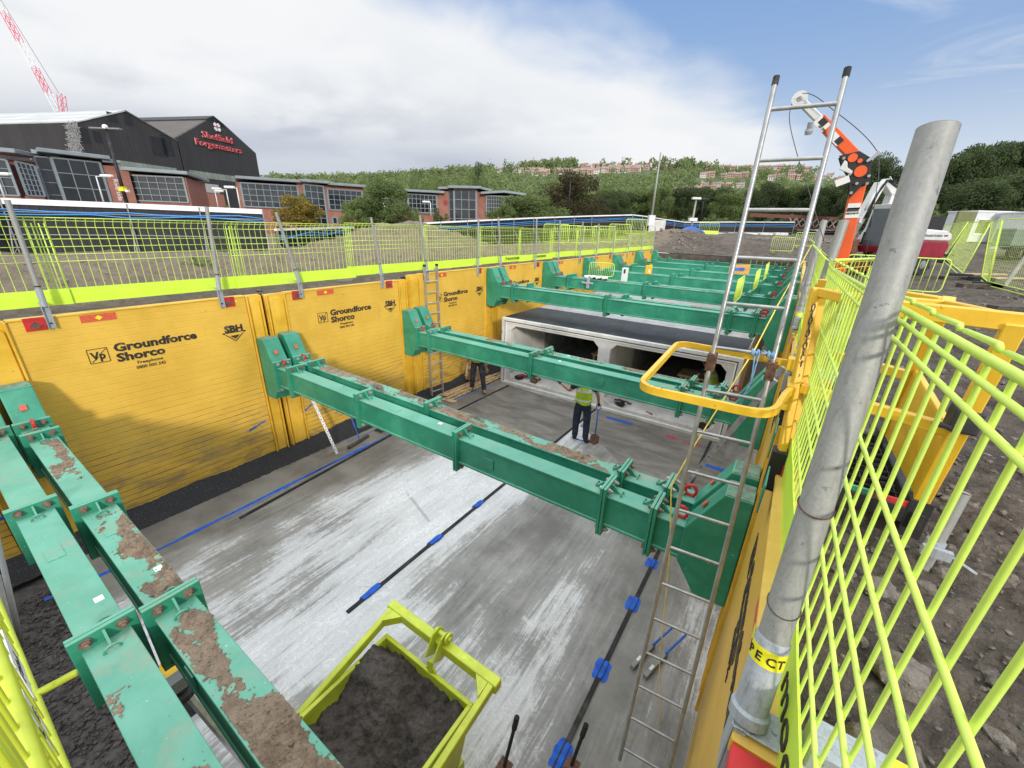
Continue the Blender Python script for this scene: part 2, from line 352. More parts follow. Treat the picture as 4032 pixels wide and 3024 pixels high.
# ------------------------------------------------------------------ builders
ORG = {}
def org(o): return ORG.get(o.name, V((0, 0, 0)))
ROOTS = []
def props(o, label=None, cat=None, group=None, kind=None):
    if label: o['label'] = label
    if cat: o['category'] = cat
    if group: o['group'] = group
    if kind: o['kind'] = kind
    return o
def thing(name, label, cat, loc, group=None):
    o = bpy.data.objects.new(name, None); COL.objects.link(o); o.empty_display_size = .2
    o.location = loc; ORG[o.name] = V(loc); ROOTS.append(o)
    return props(o, label, cat, group)
class MB:
    def __init__(s): s.v = []; s.f = []
    def add(s, vs, fs):
        k = len(s.v); s.v += [tuple(q) for q in vs]; s.f += [tuple(i + k for i in q) for q in fs]; return s
    def box(s, x0, x1, y0, y1, z0, z1):
        if x0 > x1: x0, x1 = x1, x0
        if y0 > y1: y0, y1 = y1, y0
        if z0 > z1: z0, z1 = z1, z0
        return s.add([(x0, y0, z0), (x1, y0, z0), (x1, y1, z0), (x0, y1, z0), (x0, y0, z1), (x1, y0, z1), (x1, y1, z1), (x0, y1, z1)],
                     [(0, 3, 2, 1), (4, 5, 6, 7), (0, 1, 5, 4), (1, 2, 6, 5), (2, 3, 7, 6), (3, 0, 4, 7)])
    def obox(s, c, ax, ay, az):      # centre and three half-axis vectors
        c = V(c); ax = V(ax); ay = V(ay); az = V(az)
        if ax.cross(ay).dot(az) < 0: ax = -ax
        P = [c + i * ax + j * ay + k * az for k in (-1, 1) for (i, j) in ((-1, -1), (1, -1), (1, 1), (-1, 1))]
        return s.add(P, [(0, 3, 2, 1), (4, 5, 6, 7), (0, 1, 5, 4), (1, 2, 6, 5), (2, 3, 7, 6), (3, 0, 4, 7)])
    def bar(s, a, b, w, h, up=(0, 0, 1)):  # rectangular bar a->b
        a = V(a); b = V(b); d = (b - a); L = d.length; d.normalize(); up = V(up)
        if abs(d.dot(up)) > .98: up = V((1, 0, 0))
        sd = d.cross(up).normalized(); u = sd.cross(d)
        return s.obox((a + b) / 2, d * L / 2, sd * w / 2, u * h / 2)
    def tube(s, pts, r, n=8, caps=True, hollow=False):
        pts = [V(p) for p in pts]; m = len(pts); rs = r if isinstance(r, (list, tuple)) else [r] * m
        prev = None; rings = []
        for i, p in enumerate(pts):
            t = (pts[min(i + 1, m - 1)] - pts[max(i - 1, 0)]).normalized()
            if prev is None:
                a = V((0, 0, 1)) if abs(t.z) < .9 else V((1, 0, 0)); u = t.cross(a).normalized()
            else: u = (prev - t * prev.dot(t)).normalized()
            prev = u; w = t.cross(u)
            rings.append([p + (u * math.cos(2 * PI * k / n) + w * math.sin(2 * PI * k / n)) * rs[i] for k in range(n)])
        vs = [q for R in rings for q in R]; fs = []
        for i in range(m - 1):
            for k in range(n):
                a = i * n + k; b = i * n + (k + 1) % n; fs.append((a, b, b + n, a + n))
        if caps: fs.append(tuple(range(n - 1, -1, -1))); fs.append(tuple((m - 1) * n + k for k in range(n)))
        return s.add(vs, fs)
    def prism(s, poly, d, base=None):   # 3-D polygon swept by vector d
        n = len(poly); P = [V(p) for p in poly]; d = V(d)
        nrm = V((0, 0, 0))
        for i in range(n): nrm += P[i].cross(P[(i + 1) % n])
        if nrm.dot(d) > 0: P = P[::-1]
        return s.add(P + [p + d for p in P], [tuple(range(n)), tuple(range(2 * n - 1, n - 1, -1))] + [(i, i + n, (i + 1) % n + n, (i + 1) % n)[::1] for i in range(n)])
    def quad(s, a, b, c, d): return s.add([a, b, c, d], [(0, 1, 2, 3)])
    def lathe(s, c, prof, axis=(0, 0, 1), n=16):
        c = V(c); ax = V(axis).normalized(); a = V((0, 0, 1)) if abs(ax.z) < .9 else V((1, 0, 0)); u = ax.cross(a).normalized(); w = ax.cross(u)
        vs = []; fs = []
        for (r, h) in prof:
            vs += [c + ax * h + (u * math.cos(2 * PI * k / n) + w * math.sin(2 * PI * k / n)) * r for k in range(n)]
        for i in range(len(prof) - 1):
            for k in range(n):
                a_ = i * n + k; b_ = i * n + (k + 1) % n; fs.append((a_, b_, b_ + n, a_ + n))
        fs.append(tuple(range(n - 1, -1, -1))); fs.append(tuple((len(prof) - 1) * n + k for k in range(n)))
        return s.add(vs, fs)
    def build(s, name, mat, parent=None, bevel=0, smooth=False, label=None, cat=None, group=None, kind=None, seg=1):
        o0 = org(parent) if parent is not None else V((0, 0, 0))
        me = bpy.data.meshes.new(name)
        me.from_pydata([(x - o0.x, y - o0.y, z - o0.z) for x, y, z in s.v], [], s.f)
        bm = bmesh.new(); bm.from_mesh(me); bmesh.ops.recalc_face_normals(bm, faces=bm.faces)
        if bevel:
            ed = [e for e in bm.edges if len(e.link_faces) == 2 and e.calc_face_angle(0) > .6]
            bmesh.ops.bevel(bm, geom=ed, offset=bevel, segments=seg, profile=.6, affect='EDGES', clamp_overlap=True)
        bm.to_mesh(me); bm.free()
        if smooth: me.polygons.foreach_set('use_smooth', [True] * len(me.polygons)); 
        return link(name, me, mat, parent, label, cat, group, kind)
def link(name, me, mat, parent=None, label=None, cat=None, group=None, kind=None):
    o = bpy.data.objects.new(name, me); COL.objects.link(o)
    if mat is not None and not me.materials: me.materials.append(M[mat] if isinstance(mat, str) else mat)
    if parent is not None: o.parent = parent; ORG[o.name] = org(parent)
    else: ROOTS.append(o); ORG[o.name] = V((0, 0, 0))
    return props(o, label, cat, group, kind)
def copy_tree(o, parent=None):
    c = o.copy(); COL.objects.link(c); c.parent = parent
    if parent is None: ROOTS.append(c)
    for ch in list(o.children): copy_tree(ch, c)
    return c
def smooth_angle(o, ang=.7):
    me = o.data; me.polygons.foreach_set('use_smooth', [True] * len(me.polygons))
    try: me.set_sharp_from_angle(angle=ang)
    except Exception: pass
    return o
def text_mesh(txt, size, extrude=.002, offset=0., spacing=1., align='LEFT', line=.8):
    cu = bpy.data.curves.new('lettering', 'FONT'); cu.body = txt; cu.size = size; cu.extrude = extrude; cu.offset = offset
    cu.space_character = spacing; cu.align_x = align; cu.space_line = line; cu.resolution_u = 2
    ob = bpy.data.objects.new('lettering', cu); COL.objects.link(ob)
    bpy.context.view_layer.update()
    me = bpy.data.meshes.new_from_object(ob.evaluated_get(bpy.context.evaluated_depsgraph_get()))
    bpy.data.objects.remove(ob); bpy.data.curves.remove(cu)
    return me
def text(name, txt, size, p, ux, uy, mat, parent, width=None, **kw):
    """lettering laid on a surface: p = left end of the base line, ux reading direction, uy up"""
    me = text_mesh(txt, size, **kw); ux = V(ux).normalized(); uy = V(uy).normalized(); uz = ux.cross(uy)
    xs = [v.co.x for v in me.vertices]; sx = 1.
    if width and xs: sx = width / (max(xs) - min(xs))
    me.materials.clear()
    o0 = org(parent) if parent is not None else V((0, 0, 0))
    x0 = min(xs) if kw.get('align', 'LEFT') == 'LEFT' else 0
    for v in me.vertices:
        c = v.co.copy(); v.co = V(p) + ux * (c.x - x0) * sx + uy * c.y + uz * c.z - o0
    return link(name, me, mat, parent)
def fbm(x, y, z, o=4): return noise.fractal(V((x, y, z)), 1., 2., o)
ORD = ['nearest', 'second', 'third', 'fourth', 'fifth', 'sixth', 'seventh', 'eighth', 'ninth', 'tenth', 'eleventh', 'twelfth', 'thirteenth', 'fourteenth', 'fifteenth', 'sixteenth', 'seventeenth', 'eighteenth']
# ================================================================== TRENCH
XL, XR = -7.9, .18
J = [.2, 3.64, 7.08, 10.5, 13.95, 17.5, 21.0, 24.45, 27.9]
END0, END1 = -2.75, 28.15
CONC0 = .10

# floor slab, gravel bed, black toe
s = MB(); s.box(-7.62, XR, CONC0, END1, FZ - .08, FZ); s.build('trench_floor', 'floor', kind='structure')
def sheet(name, x0, x1, y0, y1, st, hf, mat, kind='structure'):
    nx = max(2, int((x1 - x0) / st) + 1); ny = max(2, int((y1 - y0) / st) + 1); v = []; f = []
    for j in range(ny):
        for i in range(nx):
            x = x0 + (x1 - x0) * i / (nx - 1); y = y0 + (y1 - y0) * j / (ny - 1); v.append((x, y, hf(x, y)))
    for j in range(ny - 1):
        for i in range(nx - 1): a = j * nx + i; f.append((a, a + 1, a + nx + 1, a + nx))
    me = bpy.data.meshes.new(name); me.from_pydata(v, [], f); me.polygons.foreach_set('use_smooth', [True] * len(f))
    return link(name, me, mat, None, kind=kind)
sheet('gravel_bed', XL, XR, END0, .2, .035, lambda x, y: FZ - .11 + .03 * fbm(x * 6, y * 6, 0, 4) + .02 * noise.noise(V((x * 19, y * 19, 3))), 'gravel')
def toe_z(x, y):
    t = (x - XL) / .34; w = .12 * fbm(y * 1.1, 3, 0, 3)
    return FZ - .005 + max(0., (.23 + .06 * fbm(y * .9, 7, 0, 3)) * (1 - t - w)) + .012 * noise.noise(V((x * 25, y * 25, 0)))
sheet('gravel_toe', XL, XL + .36, END0, END1, .05, toe_z, 'toe')
s = MB(); s.box(XL - .2, XR + .2, END0 - .2, END0, FZ - .3, GZ - .02); s.build('trench_end_wall', 'soil', kind='structure')
s = MB(); s.box(XL - .60, XL - .165, END0 - .2, END1 + .2, FZ - .3, -1.312); s.build('left_earth_bank', 'soil', kind='structure')
s = MB(); s.box(XR + .165, XR + .6, END0 - .2, END1 + .2, FZ - .3, -1.445); s.build('right_earth_bank', 'soil', kind='structure')
s = MB(); s.box(XL - .2, XR + .2, END1, END1 + .2, FZ - .3, -1.34); s.build('trench_far_wall', 'soil', kind='structure')

# paint, joint strips, screed
def flat_poly(name, pts, z, mat, kind='structure', label=None, cat=None):
    s = MB(); s.add([(x, y, z) for x, y in pts], [tuple(range(len(pts)))]); return s.build(name, mat, kind=kind, label=label, cat=cat)
def ragged(x0, x1, y0, y1, z, mat, name, rough=.03, n=14, seed=0):
    pts = []
    n = 48; cx, cy, hx, hy = (x0 + x1) / 2, (y0 + y1) / 2, (x1 - x0) / 2, (y1 - y0) / 2
    for k in range(n):
        a = 2 * PI * (k + .5) / n; c, s_ = math.cos(a), math.sin(a); q = 5.; r = (abs(c) ** q + abs(s_) ** q) ** (-1 / q); w = rough * .9 * fbm(seed * 3.1 + c * 1.2, s_ * 1.2, seed, 5)
        pts.append((cx + c * (r * hx + w), cy + s_ * (r * hy + w * 2)))
    return flat_poly(name, pts, z, mat)
def strip(ax, ay, bx, by, label):
    s = MB(); d = V((bx - ax, by - ay, 0)); s.obox(((ax + bx) / 2, (ay + by) / 2, FZ + .012), d / 2, V((-d.y, d.x, 0)).normalized() * .024, (0, 0, .012))
    return s.build('joint_strip', 'rubber', label=label, cat='strip')
strip(-6.62, 2.05, -7.0, 6.6, 'black rubber strip lying beside the long blue line near the left wall')
strip(-3.70, 2.0, -3.68, 9.7, 'black rubber strip down the middle of the grey floor with its near end loose')
strip(-6.60, 6.35, -6.555, 9.70, 'thin black strip along the left edge of the dark screed by the culvert')
strip(-.80, .6, -.76, 9.7, 'black rubber strip along the floor beside the foot of the long ladder')
for k, (x, y0, y1) in enumerate([(-3.695, 2.21, 2.53), (-3.685, 3.43, 3.72), (-3.69, 4.52, 4.79)]):
    ragged(x - .075, x + .03, y0, y1, FZ + .0045, 'paintblue', 'paint_mark', .018, seed=k); ragged(x - .03, x + .03, y0 + .02, y1 - .02, FZ + .028, 'paintblue', 'paint_mark', .004, seed=k + 40)
for k, (y0, y1) in enumerate([(1.25, 1.55), (2.07, 2.38), (3.05, 3.34), (4.10, 4.39), (4.98, 5.21)]):
    ragged(-.875, -.705, y0 + .02, y1 - .02, FZ + .0045, 'paintblue', 'paint_mark', .018, seed=k + 10); ragged(-.80, -.755, y0 + .03, y1 - .03, FZ + .0265, 'paintblue', 'paint_mark', .004, seed=k + 50)
def line_mark(pts, w, mat, seed=0):
    s = MB(); n = 40; V0 = []
    for k in range(n + 1):
        t = k / n; u = t * (len(pts) - 1); i = min(int(u), len(pts) - 2); r = u - i
        x = pts[i][0] * (1 - r) + pts[i + 1][0] * r; y = pts[i][1] * (1 - r) + pts[i + 1][1] * r
        ww = w * (.75 + .5 * noise.noise(V((seed, t * 25, 0)))); V0 += [(x - ww, y, FZ + .004), (x + ww, y, FZ + .004)]
    s.add(V0, [(2 * k, 2 * k + 1, 2 * k + 3, 2 * k + 2) for k in range(n)]); return s.build('paint_mark', mat, kind='structure')
line_mark([(-6.95, -.1), (-6.84, 1.08), (-6.90, 3.2), (-6.93, 5.3), (-6.94, 6.3)], .042, 'paintblue', 1)
line_mark([(-7.42, 4.6), (-7.36, 6.2)], .02, 'paintpale', 2)
line_mark([(-6.75, 1.9), (-7.02, 4.9)], .014, 'paintpale', 3)
line_mark([(-7.1, 7.2), (-7.0, 9.5)], .03, 'chalkblue', 4)
scr = [(-6.58, 6.3), (-6.55, 9.70), (-3.72, 9.75), (-3.70, 6.9), (-3.75, 6.3)]
flat_poly('screed', scr, FZ + .0052, 'screed')
scr2 = [(-3.63, 9.76), (-.42, 9.85), (-.35, 6.4)] + [(-.9 - .14 * k, 6.55 + .105 * k + .16 * fbm(k * .6, 2, 0, 3)) for k in range(18)] + [(-3.6, 8.55)]
flat_poly('screed', scr2, FZ + .0052, 'screed')
def xmark(x0, x1, y0, y1, mat, seed): ragged(x0, x1, y0, y1, FZ + .0095, mat, 'paint_mark', .02, seed=seed)
xmark(-3.25, -2.55, 9.38, 9.50, 'paintblue', 31); xmark(-1.72, -1.42, 9.28, 9.42, 'paintred', 32); xmark(-1.3, -.9, 9.22, 9.30, 'paintred', 33)
xmark(-.75, -.1, 8.45, 8.58, 'paintblue', 34); xmark(-3.5, -3.1, 7.86, 7.90, 'paintblue', 35)

# ---- trench shield panels
def shield_panel(side, y0, y1, zt, label, texted=True, near=True):
    X0 = XL if side < 0 else XR; n = 1 if side < 0 else -1      # n: into the trench
    t = thing('shield_panel', label, 'trench shield', (X0, (y0 + y1) / 2, FZ + .2), 'yellow trench shield panels along the left wall' if side < 0 else 'yellow trench shield panels along the right wall')
    zb = FZ + .02
    a, b = y0 + .40, y1 - .30
    MB().box(X0 - n * .10, X0, a, b, zb, zt - .03).build('face_plate', 'panel', t)
    MB().box(X0 - n * .11, X0 + n * .012, a + .002, b - .002, zt - .028, zt).build('top_rail', 'yellow', t, bevel=.006)
    for (c0, c1) in ((y0 + .04, a - .004), (b + .004, y1 - .04)):   # edge column: plate with arched head, two ribs
        w = c1 - c0; s = MB()
        s.box(X0 - n * .10, X0 - n * .02, c0, c1, zb, zt - .01)
        poly = [(X0 - n * .02, c0 + .07, zb + .05), (X0 - n * .02, c1 - .035, zb + .05), (X0 - n * .02, c1 - .035, zt - .14), (X0 - n * .02, c1 - .09, zt - .08), (X0 - n * .02, c0 + .12, zt - .08), (X0 - n * .02, c0 + .07, zt - .14)]
        s.prism(poly, (n * .024, 0, 0))
        for yy in (c0 + .02, c1 - .008): s.box(X0 - n * .02, X0 + n * .03, yy - .012, yy + .012, zb, zt - .02)
        s.build('edge_column', 'yellow', t, bevel=.004)
    MB().box(X0 - n * .16, X0 - n * .10, y0 - .06, y0 + .06, zb, zt - .05).build('joint_recess', 'black', t)
    e = .004 * n
    def plate(name, ya, yb, za, zb_, mat, d=.004, par=t): return MB().box(X0 + n * .001, X0 + n * (.001 + d), ya, yb, za, zb_).build(name, mat, par)
    L = y1 - y0
    for yy in (y0 + .54, y1 - .66):
        r = plate('lifting_pocket', yy, yy + .19, zt - .165, zt + .0, 'red', .012)
        hole = [(X0 + n * .0135, yy + .045, zt - .135), (X0 + n * .0135, yy + .15, zt - .135), (X0 + n * .0135, yy + .145, zt - .09), (X0 + n * .0135, yy + .10, zt - .045), (X0 + n * .0135, yy + .05, zt - .09)]
        MB().prism(hole, (n * .003, 0, 0)).build('pocket_hole', 'rust', r)
        plate('yellow_tag', yy + .2, yy + .23, zt - .10, zt - .075, 'stickyellow')
    q = plate('rating_plate', y0 + 1.05, y0 + 1.42, zt - .14, zt - .04, 'stickred')
    zc = zt - .09; yc = y0 + 1.235
    MB().prism([(X0 + n * .0055, yc - .04, zc), (X0 + n * .0055, yc, zc - .035), (X0 + n * .0055, yc + .04, zc), (X0 + n * .0055, yc, zc + .035)], (n * .0015, 0, 0)).build('plate_diamond', 'stickyellow', q)
    if texted:
        ux = (0, 1, 0) if side < 0 else (0, -1, 0)
        def yp(o, w=0): return y0 + o if side < 0 else y1 - o
        X = X0 + n * .003
        text('lettering', 'Groundforce', .165, (X, yp(1.28), -1.87), ux, (0, 0, 1), 'stencil', t, width=1.03, offset=.007)
        text('lettering', 'Shorco', .165, (X, yp(1.28), -2.02), ux, (0, 0, 1), 'stencil', t, width=.575, offset=.007)
        text('lettering', 'Freephone', .065, (X, yp(1.49), -2.105), ux, (0, 0, 1), 'stencil', t, width=.31, offset=.001)
        text('lettering', '0800 000 345', .065, (X, yp(1.46), -2.18), ux, (0, 0, 1), 'stencil', t, width=.36, offset=.001)
        lg = MB(); y = (lambda o: y0 + o) if side < 0 else (lambda o: y1 - o)
        def bar2(o0, z0, o1, z1, w): lg.bar((X, y(o0), z0), (X, y(o1), z1), w, .004, up=(1, 0, 0))
        for q4 in ((1.0, -1.785, 1.21, -1.785), (1.21, -1.785, 1.21, -1.985), (1.0, -1.985, 1.21, -1.985), (1.0, -1.985, 1.0, -1.785), (1.02, -1.97, 1.10, -1.90), (1.13, -1.86, 1.20, -1.80)): bar2(*q4, .008)
        lg.build('logo_frame', 'stencil', t)
        text('lettering', 'Vp', .15, (X, yp(1.02), -1.935), ux, (0, 0, 1), 'stencil', t, width=.155, offset=.005)
        lg = MB(); c = 2.865; 
        for q4 in ((c - .185, -1.875, c + .185, -1.875), (c - .14, -1.905, c, -2.03), (c + .14, -1.905, c, -2.03), (c - .185, -1.875, c - .15, -1.895), (c + .185, -1.875, c + .15, -1.895)): bar2(*q4, .014)
        lg.prism([(X, y(c - .075), -1.93), (X, y(c + .075), -1.93), (X, y(c), -1.995)], (n * .004, 0, 0))
        lg.build('logo_frame', 'stencil', t)
        text('lettering', 'SBH', .155, (X, yp(c - .145), -1.865), ux, (0, 0, 1), 'stencil', t, width=.29, offset=.008)
    return t
zt = [-1.24, -1.27, -1.29, -1.20, -1.20, -1.22, -1.20, -1.18, -1.18]
ow = ['cut off by the left frame edge beyond the first struts', 'with the dark strut shadow, nearest whole one of the left wall', 'between the two lower strut pairs, left wall', 'behind the leaning aluminium ladder, left wall', 'beside the culvert mouth, left wall', 'just past the black culvert top, left wall', 'third from the far end, left wall', 'second from the far end, left wall', 'next to the last far strut, left wall']
shield_panel(-1, J[0] - 3.44, J[0], zt[0], 'yellow shield panel ' + ow[0], False)
for i in range(8):
    shield_panel(-1, J[i], J[i + 1], zt[i + 1], 'yellow shield panel ' + ow[i + 1], i < 4)
orr = ['with slanted stencilled words, at the bottom right', 'beside the yellow access platform, right wall', 'level with the culvert mouth, right wall', 'fourth from the camera, right wall', 'fifth from the camera, right wall', 'sixth from the camera, right wall', 'second from the far end, right wall', 'farthest from the camera, right wall']
shield_panel(1, J[0] - 3.44, J[0] , -1.3, 'yellow shield panel with a red pocket in the bottom right corner, right wall', False)
for i in range(8): shield_panel(1, J[i], J[i + 1], -1.3 if i < 3 else -1.26, 'yellow shield panel ' + orr[i], i < 2)
# blue spray marks on the panels
for (y0, y1, z0, z1) in ((2.95, 3.26, -3.77, -3.68), (4.0, 4.36, -3.78, -3.60), (-.2, .42, -3.80, -3.66)):
    s = MB(); n = 14; vs = []
    for k in range(n + 1):
        t = k / n; zc = z0 + (z1 - z0) * t; w = .022 * (1 - .5 * t) + .012 * noise.noise(V((y0, t * 9, 0)))
        vs += [(XL + .0035, y0 + (y1 - y0) * t, zc - w), (XL + .0035, y0 + (y1 - y0) * t, zc + w)]
    s.add(vs, [(2 * k, 2 * k + 1, 2 * k + 3, 2 * k + 2) for k in range(n)]).build('paint_mark', 'paintblue', kind='structure')

# ---- struts
BW, BH = .235, .365
def beam_profile(y0, zt_):
    y1 = y0 + BW; zb = zt_ - BH; l = .014; f = .026
    return [(y0, zt_), (y1, zt_), (y1, zt_ - f), (y1 - l, zt_ - f - .006), (y1 - l, zb + f + .006), (y1, zb + f), (y1, zb), (y0, zb), (y0, zb + f), (y0 + l, zb + f + .006), (y0 + l, zt_ - f - .006), (y0, zt_ - f)]
def half_ring(mb, c, r, t, ax):      # small lifting loop standing on a surface; ax = loop plane direction
    ax = V(ax); mb.tube([V(c) + ax * (r * math.cos(PI * k / 8)) + V((0, 0, r * math.sin(PI * k / 8))) for k in range(9)], t, 6)
def strut(Y, ztop, collars, label, detail=2, rot=0., group='green steel struts across the trench', nums=True):
    t = thing('trench_strut', label, 'trench strut', ((XL + XR) / 2, Y + BW / 2, ztop - BH), group)
    xs = [XL + .33] + list(collars) + [XR - .33]
    for a, b in zip(xs[:-1], xs[1:]):
        MB().prism([(a + .03, y, z) for y, z in beam_profile(Y, ztop)], (b - a - .06, 0, 0)).build('beam', 'green', t, bevel=.003)
    bolt_me = None
    for k, cx in enumerate(collars):
        for sg in (-1, 1): c = MB().box(cx + sg * .003, cx + sg * .032, Y - .045, Y + BW + .045, ztop - BH - .10, ztop + .105).build('flange_plate', 'green', t, bevel=.004)
        if detail >= 1:
            for sg in (-1, 1):
                x0 = cx + sg * .033
                MB().prism([(x0, Y + BW / 2 - .007, ztop + .002), (x0, Y + BW / 2 - .007, ztop + .085), (x0 + sg * .02, Y + BW / 2 - .007, ztop + .085), (x0 + sg * .095, Y + BW / 2 - .007, ztop + .002)], (0, .014, 0)).build('gusset', 'green', t)
        if detail >= 2:
            for yy in (Y + .03, Y + BW - .03):
                for zz in (ztop + .057, ztop - BH - .055):
                    mb_ = 'bolt' if Y < 1 or (k + int(Y)) % 2 == 0 else 'dullbolt'
                    MB().lathe((cx - .062, yy, zz), [(.019, 0), (.024, .008), (.024, .022), (.034, .0225), (.034, .029)], (1, 0, 0), 8).build('bolt_head', mb_, c)
                    b = MB(); b.lathe((cx + .033, yy, zz), [(.034, 0), (.034, .007), (.023, .0075), (.023, .026), (.013, .0265), (.013, .045)], (1, 0, 0), 8)
                    b.build('nut', mb_, c)
    for side in (-1, 1):                        # end posts bearing on the panels
        X0 = XL if side < 0 else XR; n = -side
        y0, y1 = Y - .025, Y + BW + .025
        def px(d, z): return (X0 + n * d, y0, z)
        zt_, zb = ztop + .475, ztop - BH - .30
        poly = [px(.034, zt_), px(.25, zt_), px(.262, zt_ - .03), px(.50, ztop + .005), px(.50, ztop - BH - .005), px(.33, zb + .03), px(.32, zb), px(.034, zb)]
        p = MB().prism(poly, (0, y1 - y0, 0)).build('end_post', 'green', t, bevel=.012, seg=2)
        if detail >= 1:
            MB().box(X0 + n * .04, X0 + n * .24, y0 + .012, y1 - .012, zt_ + .001, zt_ + .007).build('post_cap', 'clodtop', p)
            # red lifting eye on the sloping gusset, red shackle below
            e = MB(); e.tube([(X0 + n * (.56 + .052 * math.cos(a)), Y + BW / 2, ztop + .065 + .06 * math.sin(a)) for a in [2 * PI * k / 14 for k in range(15)]], .017, 6)
            e.box(X0 + n * .52, X0 + n * .61, Y + BW / 2 - .012, Y + BW / 2 + .012, ztop + .001, ztop + .03); e.build('lifting_eye', 'red', t)
            sg = MB(); sg.prism([(X0 + n * .40, Y + .075, ztop + .215), (X0 + n * .37, Y + .075, ztop + .275), (X0 + n * .378, Y + .075, ztop + .281), (X0 + n * .408, Y + .075, ztop + .221)], (0, .06, 0)); sg.build('red_tag', 'stickred', p)
            e = MB(); e.tube([(X0 + n * (.44 + .05 * math.cos(a)), Y + BW / 2, ztop - BH - .05 + .05 * math.sin(a)) for a in [2 * PI * k / 12 for k in range(13)]], .014, 6); e.build('lower_eye', 'red', t)
    if detail >= 1:
        for cx in collars:
            for dx, dy in ((-.13, .03), (.15, 0)): lo = MB(); half_ring(lo, (cx + dx, Y + BW / 2 + dy, ztop), .04, .008, (0, 1, 0)); lo.build('lifting_loop', 'green', t)
        MB().box(-2.62, -2.5, Y - .0, Y + .009, ztop - .26, ztop - .12).build('id_plate', 'green', t)
        MB().box(-4.45, -4.25, Y + .05, Y + .15, ztop, ztop + .004).build('raised_plate', 'green', t)
        MB().box(-3.55, -3.49, Y + .15, Y + .20, ztop + .0005, ztop + .003).build('barcode_label', 'sticker', t)
    return t
M['clodtop'] = simple('dusty_cap', (.15, .27, .20), .95, var=.3, scale=14, bump=.4, bscale=40, dirt=(.25, .18, .12), dirtamt=.85)
FC = [-7.4, -6.95, -5.06, -3.08, -1.10, -.60]
BC = [-7.4, -6.92, -3.97, -1.06, -.58]
strut(-.012, -2.52, [-7.4, -5.15, -3.12, -1.1], 'bare dusty green strut at the left bottom corner, nearest of all', 2)
strut(.325, -2.52, [-7.4, -6.95, -4.79, -3.05, -1.1], 'green strut heaped with brown soil along its top, running to the bottom edge', 2)
strut(3.41, -2.52, FC, 'green strut with a nearly clean top, front one of the pair across the middle', 2)
strut(3.79, -2.50, BC, 'green strut strewn with earth and pale stones, rear one of the pair across the middle', 2)
strut(6.85, -2.50, [-7.4, -7.0, -4.09, -1.13, -.62], 'green strut just in front of the culvert mouth, above the worker with the shovel', 2)
strut(7.23, -2.48, [-7.4, -6.9, -3.97, -1.06, -.58], 'green strut right behind the one above the worker, with gravel on its right end', 2)
strut(10.28, -1.70, [-7.4, -6.9, -3.95, -1.0, -.5], 'green strut passing over the black culvert top', 2)
strut(10.68, -1.70, [-7.4, -6.6, -3.6, -1.0, -.5], 'green strut close behind the one over the black culvert top', 1)
yy = [13.72, 14.10, 17.25, 17.62, 20.75, 21.12, 24.2, 24.55, 27.6]
lb = ['green strut with the steel clamp on its side and white rags on top', 'green strut carrying the upright white box', 'green strut with the yellow can standing on it', 'green strut behind the one with the yellow can', 'green strut, front of the third pair from the far end', 'green strut with the orange cardboard sheet on it', 'green strut, front of the last pair before the end', 'green strut, back of the last pair before the end', 'single green strut at the far end of the trench']
for k, (y, l) in enumerate(zip(yy, lb)):
    strut(y, -1.68 if k < 6 else -1.64, [-7.4, -6.8, -4.0 + .2 * (k % 2), -1.0, -.5], l, 1)

# soil lying on the struts
def soil_patch(x0, x1, y0, y1, z, seed, cover, hmax, mat='clod', bias=None, step=.014, label=None, stones=0):
    nx = int((x1 - x0) / step) + 1; ny = int((y1 - y0) / step) + 1; H = {}
    v = []; idx = {}; f = []
    for i in range(nx):
        for j in range(ny):
            x = x0 + i * step; y = y0 + j * step
            n = fbm(x * 2.1 + seed, y * 4.5, seed, 5) * .62 + .13 * noise.noise(V((x * 17, y * 19, seed))) + .13 * noise.noise(V((x * 52, y * 52, seed)))
            e = min(i, nx - 1 - i, 8) / 8.; ed = min(j, ny - 1 - j, 3) / 3.
            b = bias(x, (y - y0) / (y1 - y0)) if bias else 0
            h = (n + cover + b - .45 * (1 - e) - .10 * (1 - ed))
            H[i, j] = h
    for i in range(nx):
        for j in range(ny):
            h = H[i, j]
            if h > -.08:
                x = x0 + i * step; y = y0 + j * step
                hh = max(0, h) * hmax * (1 + .5 * noise.noise(V((x * 45, y * 45, seed)))) * (.6 + .7 * abs(noise.noise(V((x * 18, y * 18, seed + 3)))) * 2)
                hh *= min(1, .25 + min(j, ny - 1 - j) / 4.)
                idx[i, j] = len(v); v.append((x + .006 * noise.noise(V((x * 60, y * 60, 1))), y + .006 * noise.noise(V((x * 60, y * 60, 9))), z + hh + (.0025 if h > 0 else -.006)))
    for i in range(nx - 1):
        for j in range(ny - 1):
            q = [(i, j), (i + 1, j), (i + 1, j + 1), (i, j + 1)]
            if all(k in idx for k in q) and max(H[k] for k in q) > 0: f.append(tuple(idx[k] for k in q))
    R = random.Random(seed)
    s = MB(); s.v = v; s.f = f
    keys = [k for k in idx if H[k] > .02]
    near = Y_NEAR[0]
    for _ in range(int(len(keys) * (.34 if near else .06)) + stones):
        if not keys: break
        k = R.choice(keys); r = (R.uniform(.0024, .0075) if near else R.uniform(.005, .013)) * (2.2 if R.random() < .04 else 1)
        q = V(v[idx[k]]) + V((0, 0, r * .5))
        if R.random() < .5: q.x += R.gauss(0, .07); q.y = min(max(q.y + R.gauss(0, .035), y0 + r), y1 - r); q.z = z + r * .4; r *= .8
        blob(s, q, r, R)
    me = bpy.data.meshes.new('soil'); me.from_pydata(s.v, [], s.f)
    return link('spilt_soil', me, mat, None, label, 'soil', None, 'stuff')
_ico = None
Y_NEAR = [True]
